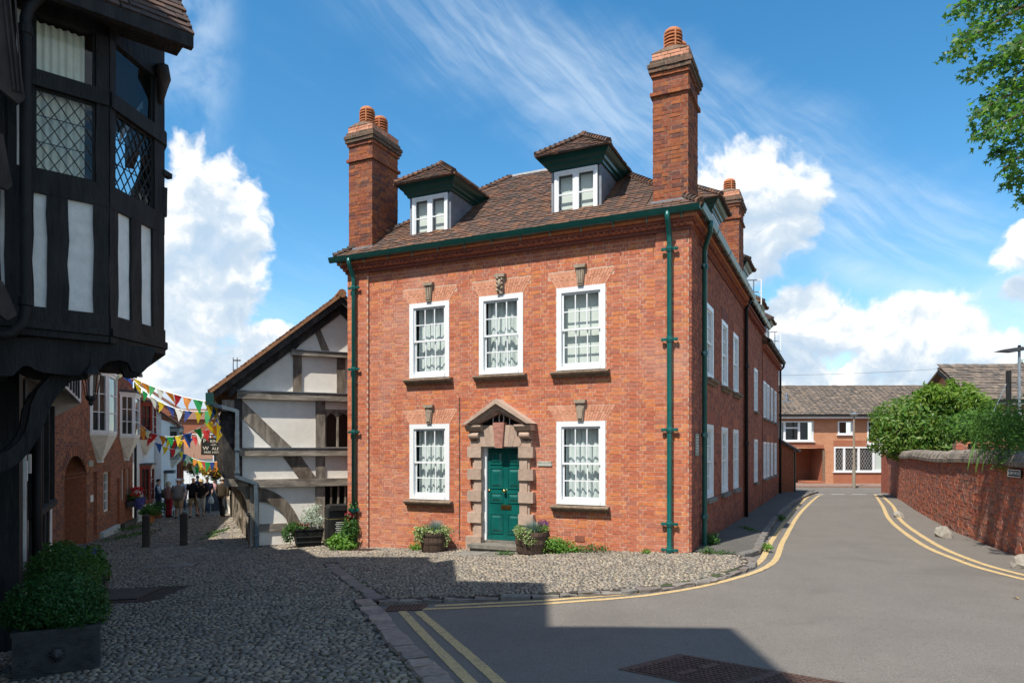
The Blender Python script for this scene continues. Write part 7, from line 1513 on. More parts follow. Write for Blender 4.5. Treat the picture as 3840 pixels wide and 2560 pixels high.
weeds('small reddish weed tuft left of the air brick', -1.85, -.28, [(0, 0, .08, .16, .1, .10), (.25, 0, .07, .18, .1, .08)], 320, .035, M['leaf_mid'])
weeds('bright green weeds at the foot of the left rain pipe', -7.75, -.42, [(0, 0, .16, .28, .22, .2), (.2, -.05, .1, .2, .2, .14)], 1000, .06, M['leaf_lime']); weeds('tiny yellow green weed beside the right rain pipe', -.75, -.22, [(0, 0, .04, .1, .08, .05)], 120, .035, M['leaf_lime'])
weeds('weed fringe at the corner of the footway', .35, -.15, [(0, 0, .06, .14, .12, .09), (.25, -.1, .04, .2, .12, .05)], 300, .035, M['leaf_mid']); weeds('low weed tuft by the left barrel', -5.75, -.3, [(0, 0, .06, .16, .12, .08)], 240, .04, M['leaf_lime']); weeds('thin grass tuft in front of the door step', -3.4, -.78, [(0, 0, .03, .22, .1, .05)], 220, .03, M['leaf_mid'])
weeds('weeds growing against the kerb near the corner', 4.78, 13.0, [(0, 0, .05, .08, .16, .08)], 220, .035, M['leaf_lime'], True); weeds('weeds growing against the kerb farther along', 7.5, 19.4, [(0, 0, .04, .08, .3, .07)], 220, .04, M['leaf_mid'], True); weeds('weed tuft around the side rain pipe', .22, 1.15, [(0, 0, .12, .14, .2, .14)], 420, .04, M['leaf_mid'])
weeds('weeds along the base of the side wall', .12, 5.2, [(0, -1, .04, .08, .7, .06), (0, 1, .05, .08, .7, .07)], 420, .04, M['leaf_mid']); weeds('grass strip along the lane gully', -8.9, 21.4, [(0, -1, .02, .1, 1.1, .05), (-.4, .6, .02, .1, .9, .05)], 500, .05, M['leaf_mid'], True)
weeds('green moss and weeds along the cottage wall', -12.2, 22.2, [(0, 0, .03, .35, 1.6, .05), (-1.2, 2.6, .03, .3, 1.2, .05)], 900, .05, M['leaf_mid'], True)
# dark tub with the silver plant, litter bin, red foliage by the wall
X, Y = -4.95, 16.85; z0 = zg(X, Y) + .05; tb_ = thing('square_tub', 'black tapered square tub in front of the timber hall', 'planter', (X, Y, z0), HB); m = MB(); m.add([(-.26, -.24, 0), (.26, -.24, 0), (.26, .24, 0), (-.26, .24, 0), (-.34, -.3, .42), (.34, -.3, .42), (.34, .3, .42), (-.34, .3, .42)], [(0, 1, 5, 4), (1, 2, 6, 5), (2, 3, 7, 6), (3, 0, 4, 7), (4, 5, 6, 7)]); m.build('tub', M['blk'], tb_, (0, 0, 0))
for z in (.12, .25): m = MB(); m.box(-.27 - z * .19, .27 + z * .19, -.255 - z * .145, -.245 - z * .14, z, z + .012); m.build('board_joint', M['room'], tb_, (0, 0, 0))
MB().box(-.35, .35, -.31, .31, .421, .44).build('rim', M['blk'], tb_, (0, 0, 0))
plant('silver_ragwort', 'silver leaved ragwort standing tall in the black tub', X + .08, Y, z0 + .42, [(0, 0, .36, .24, .2, .2), (-.1, 0, .18, .2, .2, .18), (.16, 0, .2, .18, .18, .16), (.12, 0, .5, .13, .12, .12)], 1500, .06, M['leaf_silver'], lump=.6, shell=.8, aspect=.35); plant('trailing_ivy', 'small leaved ivy spilling over the left of the black tub', X, Y, z0 + .42, [(-.28, -.15, .05, .22, .2, .14), (-.42, -.2, -.14, .16, .14, .2), (-.1, -.24, .04, .2, .14, .08)], 1100, .045, M['leaf_mid'], 'ivy', aspect=.8); plant('begonias', 'few red begonia flowers low in the black tub', X, Y, z0 + .5, [(-.05, -.22, .04, .14, .08, .08)], 40, .05, M['fl_crimson'], 'flowers', aspect=.9)
X, Y = -4.13, 16.55; z0 = zg(X, Y) + .05; bn_ = thing('litter_bin', 'black square litter bin with gold bands beside the brick house', 'litter bin', (X, Y, z0), HB); m = MB(); m.box(-.29, .29, -.27, .27, .02, .70); m.build('bin_body', M['blk'], bn_, (0, 0, 0)); m = MB(); m.box(-.26, .26, -.2, .24, .705, .86); m.build('bin_neck', M['room'], bn_, (0, 0, 0)); m = MB(); m.prism([(-.29, .865), (.29, .865), (.29, .93), (.22, .985), (-.22, .985), (-.29, .93)], lambda a, b, d: (a, d, b), -.27, .27); m.build('bin_hood', M['blk'], bn_, (0, 0, 0))
for x in (-.29, .25): MB().box(x, x + .04, -.27, .27, .702, .863).build('hood_post', M['blk'], bn_, (0, 0, 0))
for z in (.66, .20, .12): MB().box(-.293, .293, -.274, .274, z, z + .014).build('gold_band', M['brass'], bn_, (0, 0, 0))
for k in range(6): MB().box(-.10 - .02 * (k % 2), .06 + .03 * (k % 2), -.2745, -.2702, .58 - k * .045, .595 - k * .045).build('printed_line', M['letter'], bn_, (0, 0, 0))
plant('shrub', 'climbing shrub with dark red leaves beside the bin', -3.62, 16.0, zg(-3.62, 16) + .05, [(-.05, 0, .75, .16, .14, .12)], 300, .06, M['fl_crimson']); plant('shrub', 'leafy green shrub at the left corner of the brick house', -3.68, 15.95, zg(-3.6, 16) + .05, [(0, 0, .5, .24, .2, .26), (-.1, 0, .25, .3, .22, .22), (.05, 0, .95, .12, .12, .14)], 1100, .07, M['leaf_mid'], lump=.6, shell=.7)
# iron drain, inspection covers, planks and flagstones
def cover(name, label, cat, quad, mat, off, n, bars, frame=.05, h=.012):
    a, b, c, d = [Vector((*p, 0)) for p in quad]; o3 = (a + c) / 2; r = thing(name, label, cat, (o3.x, o3.y, zg(o3.x, o3.y)))
    def P(u, v, z): p = a.lerp(b, u).lerp(d.lerp(c, u), v); return (p.x - o3.x, p.y - o3.y, zg(p.x, p.y) - zg(o3.x, o3.y) + off + z)
    def slab(u0, u1, v0, v1, z0, z1, nm, mt): m = MB(); m.add([P(u0, v0, z0), P(u1, v0, z0), P(u1, v1, z0), P(u0, v1, z0), P(u0, v0, z1), P(u1, v0, z1), P(u1, v1, z1), P(u0, v1, z1)], [(0, 3, 2, 1), (4, 5, 6, 7), (0, 1, 5, 4), (1, 2, 6, 5), (2, 3, 7, 6), (3, 0, 4, 7)]); return m.build(nm, mt, r, (0, 0, 0))
    return r, slab
r, sl = cover('drain_grate', 'rusty iron gully grate at the junction of the kerbs', 'drain', [(-1.66, 8.98), (-1.16, 8.96), (-1.12, 9.30), (-1.64, 9.32)], M['iron'], .003, 9, True); sl(0, 1, 0, 1, -.05, -.0, 'pit', M['room'])
for u in (0, .95): sl(u, u + .05, 0, 1, .001, .014, 'frame', M['iron'])
for v in (0, .9): sl(.05, .95, v, v + .1, .001, .014, 'frame', M['iron'])
for k in range(9): sl(.09 + k * .098, .09 + k * .098 + .052, .10, .90, .001, .012, 'bar', M['iron'])
r, sl = cover('inspection_cover', 'rusted double inspection cover in the shaded road', 'manhole cover', [(.93, 6.08), (2.30, 4.85), (2.92, 5.25), (1.56, 6.48)], M['iron'], .003, 9, False); sl(0, 1, 0, 1, 0, .004, 'frame', M['iron'])
for u0 in (.04, .52):
    lid = sl(u0, u0 + .44, .05, .95, .005, .009, 'lid', M['iron']); st = MB()
    for i in range(16):
        for j in range(12):
            uu, vv = u0 + .02 + i * .026, .09 + j * .072; c4 = [(uu, vv), (uu + .018, vv), (uu + .018, vv + .045), (uu, vv + .045)]
            a, b, c, d = [Vector((*p, 0)) for p in [(.93, 6.08), (2.30, 4.85), (2.92, 5.25), (1.56, 6.48)]]; o3 = (a + c) / 2
            def PP(u, v, z): p = a.lerp(b, u).lerp(d.lerp(c, u), v); return (p.x - o3.x, p.y - o3.y, zg(p.x, p.y) - zg(o3.x, o3.y) + .003 + z)
            st.add([PP(*q, .0093) for q in c4] + [PP(*q, .015) for q in c4], [(4, 5, 6, 7), (0, 1, 5, 4), (1, 2, 6, 5), (2, 3, 7, 6), (3, 0, 4, 7)], random.random())
    o = st.build('tread_studs', M['iron'], r, (0, 0, 0)); o['kind'] = 'stuff'
    for s in (0, 1): sl(u0 + .20, u0 + .24, .2 + s * .35, .45 + s * .35, .0155, .018, 'lifting_rib', M['iron'])
r, sl = cover('wooden_hatch', 'timber plank cellar hatch set in the cobbles beside the box bush', 'hatch', [(-6.9, 10.5), (-5.65, 10.5), (-5.75, 11.5), (-6.95, 11.5)], M['old_wood'], .05, 4, False)
for k in range(4): sl(k * .25, k * .25 + .235, 0, .98, 0, .02, 'plank', M['old_wood'])
r, sl = cover('iron_grille', 'iron mesh grille in front of the plank hatch', 'grille', [(-6.8, 10.2), (-5.3, 10.2), (-5.4, 10.48), (-6.85, 10.48)], M['iron'], .045, 4, False); sl(0, 1, 0, 1, -.02, -.005, 'pit', M['room'])
for k in range(24): sl(k / 24, k / 24 + .014, 0, 1, 0, .012, 'bar', M['iron'])
for k in range(5): sl(0, 1, k / 5 + .03, k / 5 + .07, .0125, .016, 'cross_bar', M['iron'])
for lb, q in (('stone flag let into the cobbles before the bollards', [(-7.6, 14.12), (-6.52, 14.12), (-6.6, 14.58), (-7.65, 14.58)]), ('small stone flag in the cobbles near the kerb', [(-3.2, 6.0), (-2.76, 6.0), (-2.78, 6.28), (-3.22, 6.28)]), ('large pale flagstone in front of the door step', [(-1.25, 13.85), (-.12, 13.32), (.12, 13.85), (-1.0, 14.38)])):
    r, sl = cover('flagstone', lb, 'paving slab', q, M['slab'], .035, 1, False); sl(0, .52, 0, 1, 0, .025, 'slab', M['slab']); sl(.53, 1, 0, 1, 0, .023, 'slab', M['slab'])
r, sl = cover('drain_grate', 'iron grating in the cobbles near the black tub', 'drain', [(-4.0, 15.75), (-3.15, 15.3), (-2.98, 15.55), (-3.85, 16.0)], M['iron'], .045, 1, False); sl(0, 1, 0, 1, -.02, 0, 'pit', M['room'])
for k in range(12): sl(k / 12, k / 12 + .045, 0, 1, .001, .012, 'bar', M['iron'])
M['dead_leaf'] = mk('fallen_leaf', [(.42, .27, .10), (.36, .22, .07)], .8)
for i, (X, Y, lb) in enumerate(((7.1, 9.3, 'ochre fallen leaf on the open road, nearest the yellow lines'), (6.2, 8.55, 'ochre fallen leaf on the open road, lower of the two'), (7.55, 11.6, 'pale fallen leaf lying between the yellow lines'), (-.98, 6.0, 'yellow fallen leaf in the shade beside the pink kerb'))):
    m = MB(); s = .05; m.add([(-s, 0, .004), (-s * .2, s * .45, .02), (s, 0, .006), (-s * .2, -s * .45, .016), (0, 0, .004)], [(0, 4, 1), (1, 4, 2), (2, 4, 3), (3, 4, 0)]); o = m.build('fallen_leaf', M['dead_leaf'], None, (X, Y, zg(X, Y) + .006)); o.rotation_euler = (0, 0, i * 1.7); tag(o, lb, 'leaf', 'leaves fallen on the road')

# window box and pots down the lane
def L2W(t, off, z): a = R(20.0); l2 = Vector((-math.sin(a), math.cos(a), 0)); n = Vector((l2.y, -l2.x, 0)); p = Vector((L0[0], L0[1], 0)) + l2 * t + n * off; return (p.x, p.y, z)
wb = thing('window_box', 'window box under the cottage windows', 'window box', L2W(5.6, .2, -2.05), LA); m = MB(); m.box(-.75, .75, -.14, .14, -.1, .12); m.build('box', M['slate'], wb, (0, 0, 0))
for nm, mt, bl, n_, lb in (('geraniums', 'fl_red', [(.25, -.05, .52, .55, .2, .13), (-.4, -.1, .38, .35, .2, .1)], 420, 'bright red geraniums in the cottage window box'), ('petunias', 'fl_white', [(-.35, -.15, .42, .3, .14, .1), (.1, -.2, .28, .3, .1, .1)], 150, 'white petunias among the red geraniums'), ('pink_geraniums', 'fl_pink', [(-.1, -.15, .42, .25, .14, .1)], 120, 'pink geraniums in the middle of the window box'), ('lobelia', 'fl_lobelia', [(-.3, -.2, .0, .5, .16, .22), (.4, -.18, .05, .35, .14, .22)], 900, 'blue lobelia trailing below the window box'), ('box_leaves', 'leaf_mid', [(0, 0, .28, .75, .2, .2)], 800, 'green leaves filling the cottage window box')):
    X, Y, z = L2W(5.6, .2, -2.05); r = thing(nm, lb, 'flowers' if 'leaves' not in nm else 'leaves', (X, Y, z), LA); leaf_mesh('blooms', bl, n_, .075, M[mt], r, (0, 0, 0), .9, .8)
for t, off, s, lb in ((7.6, .5, .38, 'leafy potted plant by the white cottage drainpipe'), (10.4, .45, .42, 'green potted shrub below the red ground floor window'), (6.95, .5, .3, 'small potted plant between the cottages')):
    X, Y, z = L2W(t, off, 0); z = zg(X, Y) + .05; r = thing('potted_plant', lb, 'potted plant', (X, Y, z), 0, 'pots along the white cottage'); m = MB(); m.lathe([(.13, 0), (.17, .26), (.19, .27), (.19, .31), (.15, .31)], n=12); m.build('pot', M['pot'], r, (0, 0, 0)); leaf_mesh('foliage', [(0, 0, .5, s, s, s * .7)], 420, .11, M['leaf_mid'], r, (0, 0, 0), .6, .7, lump=.6)
for X, Y, z, s, lb in ((-14.5, 34, -.98, .62, 'overflowing hanging basket of orange and yellow flowers below the inn sign'), (-20.6, 45, -1.1, .7, 'smaller hanging flower basket farther down the lane'), (-14.2, 33.0, .28, .4, 'orange flowers in a bracket basket under the inn sign')):
    r = thing('hanging_basket', lb, 'hanging basket', (X, Y, z), 0, 'flower baskets hung along the lane'); leaf_mesh('foliage', [(0, 0, -.05, s, s, s * .5), (0, 0, -.3, s * .6, s * .6, s * .45)], 700, .11, M['leaf_mid'], r, (0, 0, 0), .6, .7)
    for mt, k in (('fl_orange', 160), ('fl_yellow', 90), ('fl_purple', 60), ('fl_pink', 50)): leaf_mesh('blooms', [(0, -.08, .02, s * 1.05, s * 1.0, s * .55)], k, .11, M[mt], r, (0, 0, 0), .9, .2)
    m = MB(); m.lathe([(.05, -.45), (s * .45, -.2), (s * .5, 0)], n=10); m.build('basket', M['old_wood'], r, (0, 0, 0)); m = MB(); m.tube([(0, 0, 0), (0, 0, .9)], .012, 4); m.build('chain', M['blk'], r, (0, 0, 0))
# inn sign
sn = thing('inn_sign', 'black hanging inn sign lettered PRINCE OF WALES FREE HOUSE', 'sign', (-11.15, 26, -.15), R(4)); m = MB(); m.box(-.46, .46, -.03, .03, -.02, .62); m.build('board', M['blk'], sn, (0, 0, 0))
for a, b, c, d in ((-.45, .45, .60, .612), (-.45, .45, -.012, 0), (-.45, -.438, 0, .60), (.438, .45, 0, .60)): MB().box(a, b, -.035, -.0302, c, d).build('border', M['brass'], sn, (0, 0, 0))
M['cream'] = mk('cream_lettering', (.70, .66, .55), .6)
for s, sz, z, w in (('P', .19, .50, 0), ('RINCE', .145, .488, 1), ('-OF-', .11, .355, 2), ('W', .19, .225, 3), ('ALES', .145, .213, 4), ('FREE HOUSE', .115, .075, 5)):
    x = {0: -.33, 1: .09, 2: 0, 3: -.29, 4: .10, 5: .0}[w]; t_ = text_mesh(s, sz, 'lettering', M['cream'], sn, Matrix.Translation((x, -.0325, z)) @ RX90, .002, (1.1, 1)); t_.location = (0, 0, 0)
m = MB(); m.tube([(-.5, 0, .72), (1.0, 0, .72)], .02, 6); m.build('sign_bracket', M['blk'], sn, (0, 0, 0)); m = MB(); m.smooth = True; m.lathe([(.03, .12), (.1, .08), (.13, 0), (.10, -.06), (.02, -.08)], (.28, -.2, .75), 12); m.build('sign_lamp', M['galv'], sn, (0, 0, 0))
ab = thing('a_board', 'wooden framed chalk A-board standing in the lane', 'sign board', (-15.1, 35.8, zg(-15.1, 35.8) + .05), R(15))
for s in (-1, 1):
    m = MB(); m.prism([(-.3, 0), (.3, 0), (.3, 1.0), (-.3, 1.0)], lambda a, b, d: (a, s * (.28 - b * .26) + d, b), -.015, .015); m.build('board', M['slate'], ab, (0, 0, 0))
    for x in (-.32, .28): m = MB(); m.bar((x + .02, s * .29, -.02), (x + .02, s * .03, 1.02), .05, .05); m.build('frame', M['old_wood'], ab, (0, 0, 0))

# ------------------------------------------------------------------ bunting
FLAG = {}
for nm, c in (('yellow', (.78, .55, .02)), ('orange', (.80, .27, .03)), ('green', (.02, .36, .10)), ('white', (.72, .72, .72)), ('blue', (.03, .08, .38)), ('red', (.60, .03, .04))): FLAG[nm] = leaf_mat(nm + '_bunting_cloth', [c, tuple(x * .85 for x in c)], .45, .6)
M['cord'] = mk('white_cord', (.75, .75, .75), .8)
def bunting(label, a, b, sag, n, seq, size=.33, start=.02):
    a, b = Vector(a), Vector(b); r = thing('bunting', label, 'bunting', tuple(a), 0, 'bunting strings across the lane'); P = lambda t: a.lerp(b, t) - Vector((0, 0, sag * 4 * t * (1 - t))); L = (b - a).length
    m = MB(); m.tube([P(t) - a for t in np.linspace(0, 1, 24)], .013, 4); m.build('cord', M['cord'], r, (0, 0, 0))
    for k in range(n):
        t = start + (1 - 2 * start) * (k + .5) / n; p = P(t) - a; d = (P(min(t + .01, 1)) - P(t)).normalized(); w = size * random.uniform(.85, 1.1); sw = Vector((random.gauss(0, .10), random.gauss(-.05, .08), 0)); tip = p + Vector((0, 0, -w * 1.15)) + sw; cv = Vector((-d.y, d.x, 0)) * random.gauss(0, .04)
        d = (d * .35 + Vector((.92, .39, d.z)) * .65).normalized(); q0, q1 = p - d * w * .40, p + d * w * .40; mid = (q0 + q1 + tip) / 3 + cv; m = MB(); m.smooth = True; e0, e1 = (q0 + tip) / 2 + cv * .6, (q1 + tip) / 2 + cv * .6
        m.add([q0, p, q1, e1, tip, e0, mid], [(0, 1, 6, 5), (1, 2, 3, 6), (5, 6, 4), (6, 3, 4)]); m.build('flag', FLAG[seq[k % len(seq)]], r, (0, 0, 0))
    return r
def PT(px, py, dd): return ((px - 1920) / 2606 * dd, dd, (1688 - py) / 2606 * dd)
S_ = ['yellow', 'orange', 'blue', 'green', 'white', 'orange', 'red', 'yellow']
bunting('topmost bunting string from the oriel house to the hall eaves', PT(500, 1415, 24), PT(815, 1512, 17.6), .12, 9, ['yellow', 'orange', 'green', 'white', 'orange', 'red', 'orange', 'green', 'yellow'])
bunting('second bunting string, starting with a yellow flag and dipping below the first', PT(500, 1425, 23.5), PT(818, 1535, 17.8), .40, 9, ['yellow', 'green', 'white', 'yellow', 'blue', 'white', 'blue', 'yellow', 'green'])
bunting('bunting string hung from the red oriel across to the hall post', PT(520, 1585, 27.5), PT(812, 1560, 18.5), .55, 9, ['orange', 'white', 'red', 'orange', 'green', 'yellow', 'blue', 'green', 'yellow'])
bunting('lower bunting string dropping from the white oriel past the red one', PT(518, 1595, 26), PT(660, 1685, 30), .2, 5, ['orange', 'red', 'blue', 'yellow', 'red'])
bunting('bunting string level with the inn sign top', PT(620, 1640, 33), PT(822, 1580, 19), .3, 11, ['blue', 'yellow', 'green', 'red', 'yellow', 'orange', 'blue', 'red', 'white', 'red', 'orange'])
bunting('far bunting string passing below the inn sign', PT(650, 1665, 38), PT(830, 1728, 29), .35, 12, ['red', 'white', 'yellow', 'blue', 'white', 'green', 'orange', 'yellow', 'red', 'green', 'blue', 'orange'], .38)
bunting('farthest bunting string low over the crowd', PT(690, 1720, 48), PT(825, 1735, 36), .4, 10, ['green', 'yellow', 'red', 'white', 'green', 'yellow', 'orange', 'blue'], .5)
bunting('yellow and blue bunting hanging straight down the hall corner', PT(806, 1500, 17.3), PT(826, 1625, 17.4), .0, 9, ['yellow', 'blue'], .26)
bunting('short bunting string under the scalloped bracket', PT(440, 1395, 20.5), PT(505, 1422, 23), .06, 3, ['white', 'blue', 'red'], .22)

# ------------------------------------------------------------------ people
SKIN = [mk('skin_light', (.50, .29, .20), .6), mk('skin_tan', (.36, .19, .12), .6)]
def cloth(name, c): return PLAIN.setdefault(name, mk('cloth_' + name, c, .9, 30, .12, .2, 20, spec=.1))
def person(label, X, Y, face, h=1.75, pose='walk', top=('grey', (.2, .2, .2)), legs=('khaki', (.3, .22, .14)), shorts=False, sleeve='short', hair=(.1, .07, .05), hat=None, skin=0, shoe=(.02, .02, .02), long_hair=False, bag=None, wide=1.0, belly=0.0, lean=0.0, female=False, phase=1, z=None):
    s = h / 1.75; z0 = (zg(X, Y) + .05) if z is None else z; r = thing('person', label, 'person', (X, Y, z0), face)
    st = (.26 if pose == 'walk' else .04) * phase; V3 = lambda *p: Vector(p) * s; sh = .165 if female else .19
    fw = lambda y: y                                     # faces -y
    J = dict(pel=V3(0, 0, .96), waist=V3(0, .0, 1.1), chest=V3(0, -.0 - lean, 1.28), nb=V3(0, .01 - lean, 1.45), neck=V3(0, -.005 - lean * 1.2, 1.52), head=V3(0, -.03 - lean * 1.5, 1.63), top=V3(0, -.02 - lean * 1.5, 1.71))
    bones = [('pel', 'waist'), ('waist', 'chest'), ('chest', 'nb'), ('nb', 'neck'), ('neck', 'head'), ('head', 'top')]; Rr = dict(pel=(.15, .11), waist=(.14, .10 + belly * .5), chest=(.16, .11), nb=(.075, .07), neck=(.056, .058), head=(.078, .098), top=(.05, .06))
    for sd_, nm in ((1, 'L'), (-1, 'R')):
        f = st * sd_; sw = -f * .9
        J['sh' + nm] = V3(sd_ * sh, -lean, 1.41); J['el' + nm] = V3(sd_ * (sh + .055), sw * .35 + .03 - lean * .6, 1.13); J['wr' + nm] = V3(sd_ * (sh + .045), sw * .9 - .05, .90 + abs(sw) * .1); J['ha' + nm] = V3(sd_ * (sh + .035), sw * 1.1 - .08, .83 + abs(sw) * .14)
        J['hip' + nm] = V3(sd_ * .095, 0, .90); J['kn' + nm] = V3(sd_ * .10, -f * .55 - .03, .50 + (.02 if f < 0 else 0)); J['an' + nm] = V3(sd_ * .10, -f + .03, .09 + (.05 if f < 0 else 0)); J['toe' + nm] = V3(sd_ * .12, -f - .13, .035 + (.01 if f < 0 else 0))
        bones += [('chest', 'sh' + nm), ('sh' + nm, 'el' + nm), ('el' + nm, 'wr' + nm), ('wr' + nm, 'ha' + nm), ('pel', 'hip' + nm), ('hip' + nm, 'kn' + nm), ('kn' + nm, 'an' + nm), ('an' + nm, 'toe' + nm)]
        for k, q in (('sh', .055), ('el', .042), ('wr', .027), ('ha', .036), ('hip', .088), ('kn', .055), ('an', .038), ('toe', .036)): Rr[k + nm] = (q, q * (.6 if k == 'ha' else 1))
    if pose == 'phone': J['elR'] = V3(-sh - .05, -.05, 1.15); J['wrR'] = V3(-.1, -.26, 1.15); J['haR'] = V3(-.05, -.3, 1.18)
    if pose == 'hip': J['elL'] = V3(sh + .14, .05, 1.17); J['wrL'] = V3(.17, -.05, 1.0); J['haL'] = V3(.12, -.08, .98)
    names = list(J); idx = {n: i for i, n in enumerate(names)}; me = bpy.data.meshes.new('body'); me.from_pydata([tuple(J[n]) for n in names], [(idx[a], idx[b]) for a, b in bones], []); me.update()
    o = bpy.data.objects.new('body', me); COL.objects.link(o); sk = o.modifiers.new('skin', 'SKIN'); me.skin_vertices.new() if not me.skin_vertices else None
    for n in names: sv = me.skin_vertices[0].data[idx[n]]; sv.radius = (Rr[n][0] * s * (wide if n in ('waist', 'pel', 'chest') else 1), Rr[n][1] * s); sv.use_root = (n == 'pel')
    sb = o.modifiers.new('sub', 'SUBSURF'); sb.levels = 1; dg = bpy.context.evaluated_depsgraph_get(); bm_ = bpy.data.meshes.new_from_object(o.evaluated_get(dg)); bpy.data.objects.remove(o)
    mb = MB(); mb.smooth = True; mb.add([v.co for v in bm_.vertices], [tuple(p.vertices) for p in bm_.polygons])
    for nm, sd_ in (('L', 1), ('R', -1)):                # five fingers and a face on the same body mesh
        hp = J['ha' + nm]; dr = (J['ha' + nm] - J['wr' + nm]).normalized()
        for k in range(4): b0 = hp + Vector((0, (k - 1.5) * .018 * s, 0)) + dr * .02 * s; mb.tube([b0, b0 + dr * (.045 - .004 * abs(k - 1.3)) * s, b0 + dr * .07 * s + Vector((-sd_ * .015 * s, 0, 0))], [.0095 * s, .009 * s, .007 * s], 5)
        b0 = J['wr' + nm].lerp(hp, .6) + Vector((-sd_ * .01, -.03, 0)) * s; mb.tube([b0, b0 + Vector((-sd_ * .015, -.03, -.03)) * s, b0 + Vector((-sd_ * .02, -.035, -.06)) * s], [.012 * s, .010 * s, .007 * s], 5)
    hd = J['head']; mb.tube([hd + V3(0, -.085, .02), hd + V3(0, -.108, -.02), hd + V3(0, -.085, -.03)], [.008 * s, .016 * s, .012 * s], 5)
    for e in (-1, 1): mb.tube([hd + V3(e * .072, .01, -.025), hd + V3(e * .085, .015, .0), hd + V3(e * .078, .01, .03)], [.008 * s, .013 * s, .010 * s], 5)
    mb.build('body', SKIN[skin], r, (0, 0, 0)); bpy.data.meshes.remove(bm_)
    m = MB(); dark = cloth('eyes', (.02, .015, .012))
    for e in (-1, 1): m = MB(); m.lathe([(0, -.007), (.011, 0), (0, .007)], tuple(hd + V3(e * .03, -.088, .018)), 6); m.build('eye', dark, r, (0, 0, 0))
    m = MB(); m.bar(hd + V3(-.022, -.088, -.055), hd + V3(.022, -.088, -.055), .006, .008); m.build('mouth', cloth('lips', (.3, .12, .1)), r, (0, 0, 0))
    def shell(name, rings, mat, n=14):
        m = MB(); m.smooth = True; vs = [c + Vector((rx * math.cos(2 * math.pi * k / n), ry * math.sin(2 * math.pi * k / n), 0)) for c, rx, ry in rings for k in range(n)]; m.add(vs, [(i * n + k, i * n + (k + 1) % n, (i + 1) * n + (k + 1) % n, (i + 1) * n + k) for i in range(len(rings) - 1) for k in range(n)] + [tuple(range(n - 1, -1, -1)), tuple((len(rings) - 1) * n + k for k in range(n))]); return m.build(name, mat, r, (0, 0, 0))
    tm = cloth(*top); lm_ = cloth(*legs); w_ = wide * s; ch = J['chest']; b_ = belly
    shell('shirt', [(V3(0, -.005, .84 if not female else .90), .185 * w_, (.135 + b_) * s), (V3(0, -.01 - b_ * .3, .98), .182 * w_, (.14 + b_) * s), (V3(0, -.01 - b_ * .3, 1.12), (.165 if female else .175) * w_, (.135 + b_) * s), (ch, (.175 if female else .195) * w_, .14 * s), (J['nb'] + V3(0, 0, -.06), (sh + .015) * s, .115 * s), (J['nb'] + V3(0, 0, .0), .115 * s, .085 * s), (J['nb'] + V3(0, 0, .035), .068 * s, .07 * s)], tm)
    for nm in ('L', 'R'):
        a, b, c, d_ = J['sh' + nm], J['el' + nm], J['wr' + nm], J['an' + nm]; m = MB(); m.smooth = True
        if sleeve == 'short': m.tube([a + V3(0, 0, .03), a.lerp(b, .35), a.lerp(b, .8)], [.062 * s, .068 * s, .066 * s], 10)
        else: m.tube([a + V3(0, 0, .03), a.lerp(b, .4), b, b.lerp(c, .5), c], [.068 * s, .066 * s, .056 * s, .052 * s, .044 * s], 10)
        m.build('sleeve', tm if sleeve != 'white' else cloth('white_shirt', (.6, .62, .65)), r, (0, 0, 0)); hp, kn, an = J['hip' + nm], J['kn' + nm], J['an' + nm]; m = MB(); m.smooth = True
        if shorts: m.tube([hp + V3(0, 0, .06), hp.lerp(kn, .3), hp.lerp(kn, .7), hp.lerp(kn, .98)], [.098 * s, .102 * s, .092 * s, .09 * s], 12)
        elif shorts is None: m.tube([hp + V3(0, 0, .06), hp.lerp(kn, .5), kn, kn.lerp(an, .55)], [.10 * s, .09 * s, .07 * s, .064 * s], 12)
        else: m.tube([hp + V3(0, 0, .06), hp.lerp(kn, .5), kn, kn.lerp(an, .5), an + V3(0, 0, -.02)], [.10 * s, .092 * s, .074 * s, .068 * s, .066 * s], 12)
        m.build('trouser_leg', lm_, r, (0, 0, 0)); toe = J['toe' + nm]; m = MB(); m.smooth = True; m.tube([an + V3(0, .05, -.03), an + V3(0, .0, -.035), an.lerp(toe, .6) + V3(0, 0, -.01), toe + V3(0, -.03, -.002)], [.03 * s, .046 * s, .046 * s, .025 * s], 8); m.build('shoe', cloth('shoe%d' % int(shoe[0] * 100), shoe), r, (0, 0, 0))
    shell('waistband', [(V3(0, 0, .84), .16 * w_, .115 * s), (V3(0, 0, .92), .172 * w_, .12 * s), (V3(0, 0, 1.02), .165 * w_, (.115 + b_ * .7) * s)], lm_)
    if hair is not None:
        m = MB(); m.smooth = True; hc = hd + V3(0, .012, .03); n = 12; rings = [(.088, -.02 if not long_hair else -.14), (.094, .03), (.085, .065), (.055, .092), (.01, .10)]
        for i, (q, z_) in enumerate(rings): pass
        vs = [hc + V3(q * math.cos(2 * math.pi * k / n) * .92, q * math.sin(2 * math.pi * k / n) * 1.12 + (.028 if z_ < .03 else 0), z_ + (.055 if (math.sin(2 * math.pi * k / n) < -.3 and z_ < .03) else 0) + (.14 if long_hair and math.sin(2 * math.pi * k / n) < -.3 and z_ < 0 else 0)) for q, z_ in rings for k in range(n)]
        m.add(vs, [(i * n + k, i * n + (k + 1) % n, (i + 1) * n + (k + 1) % n, (i + 1) * n + k) for i in range(4) for k in range(n)]); m.build('hair', cloth('hair%d' % int(hair[0] * 1000), hair), r, (0, 0, 0))
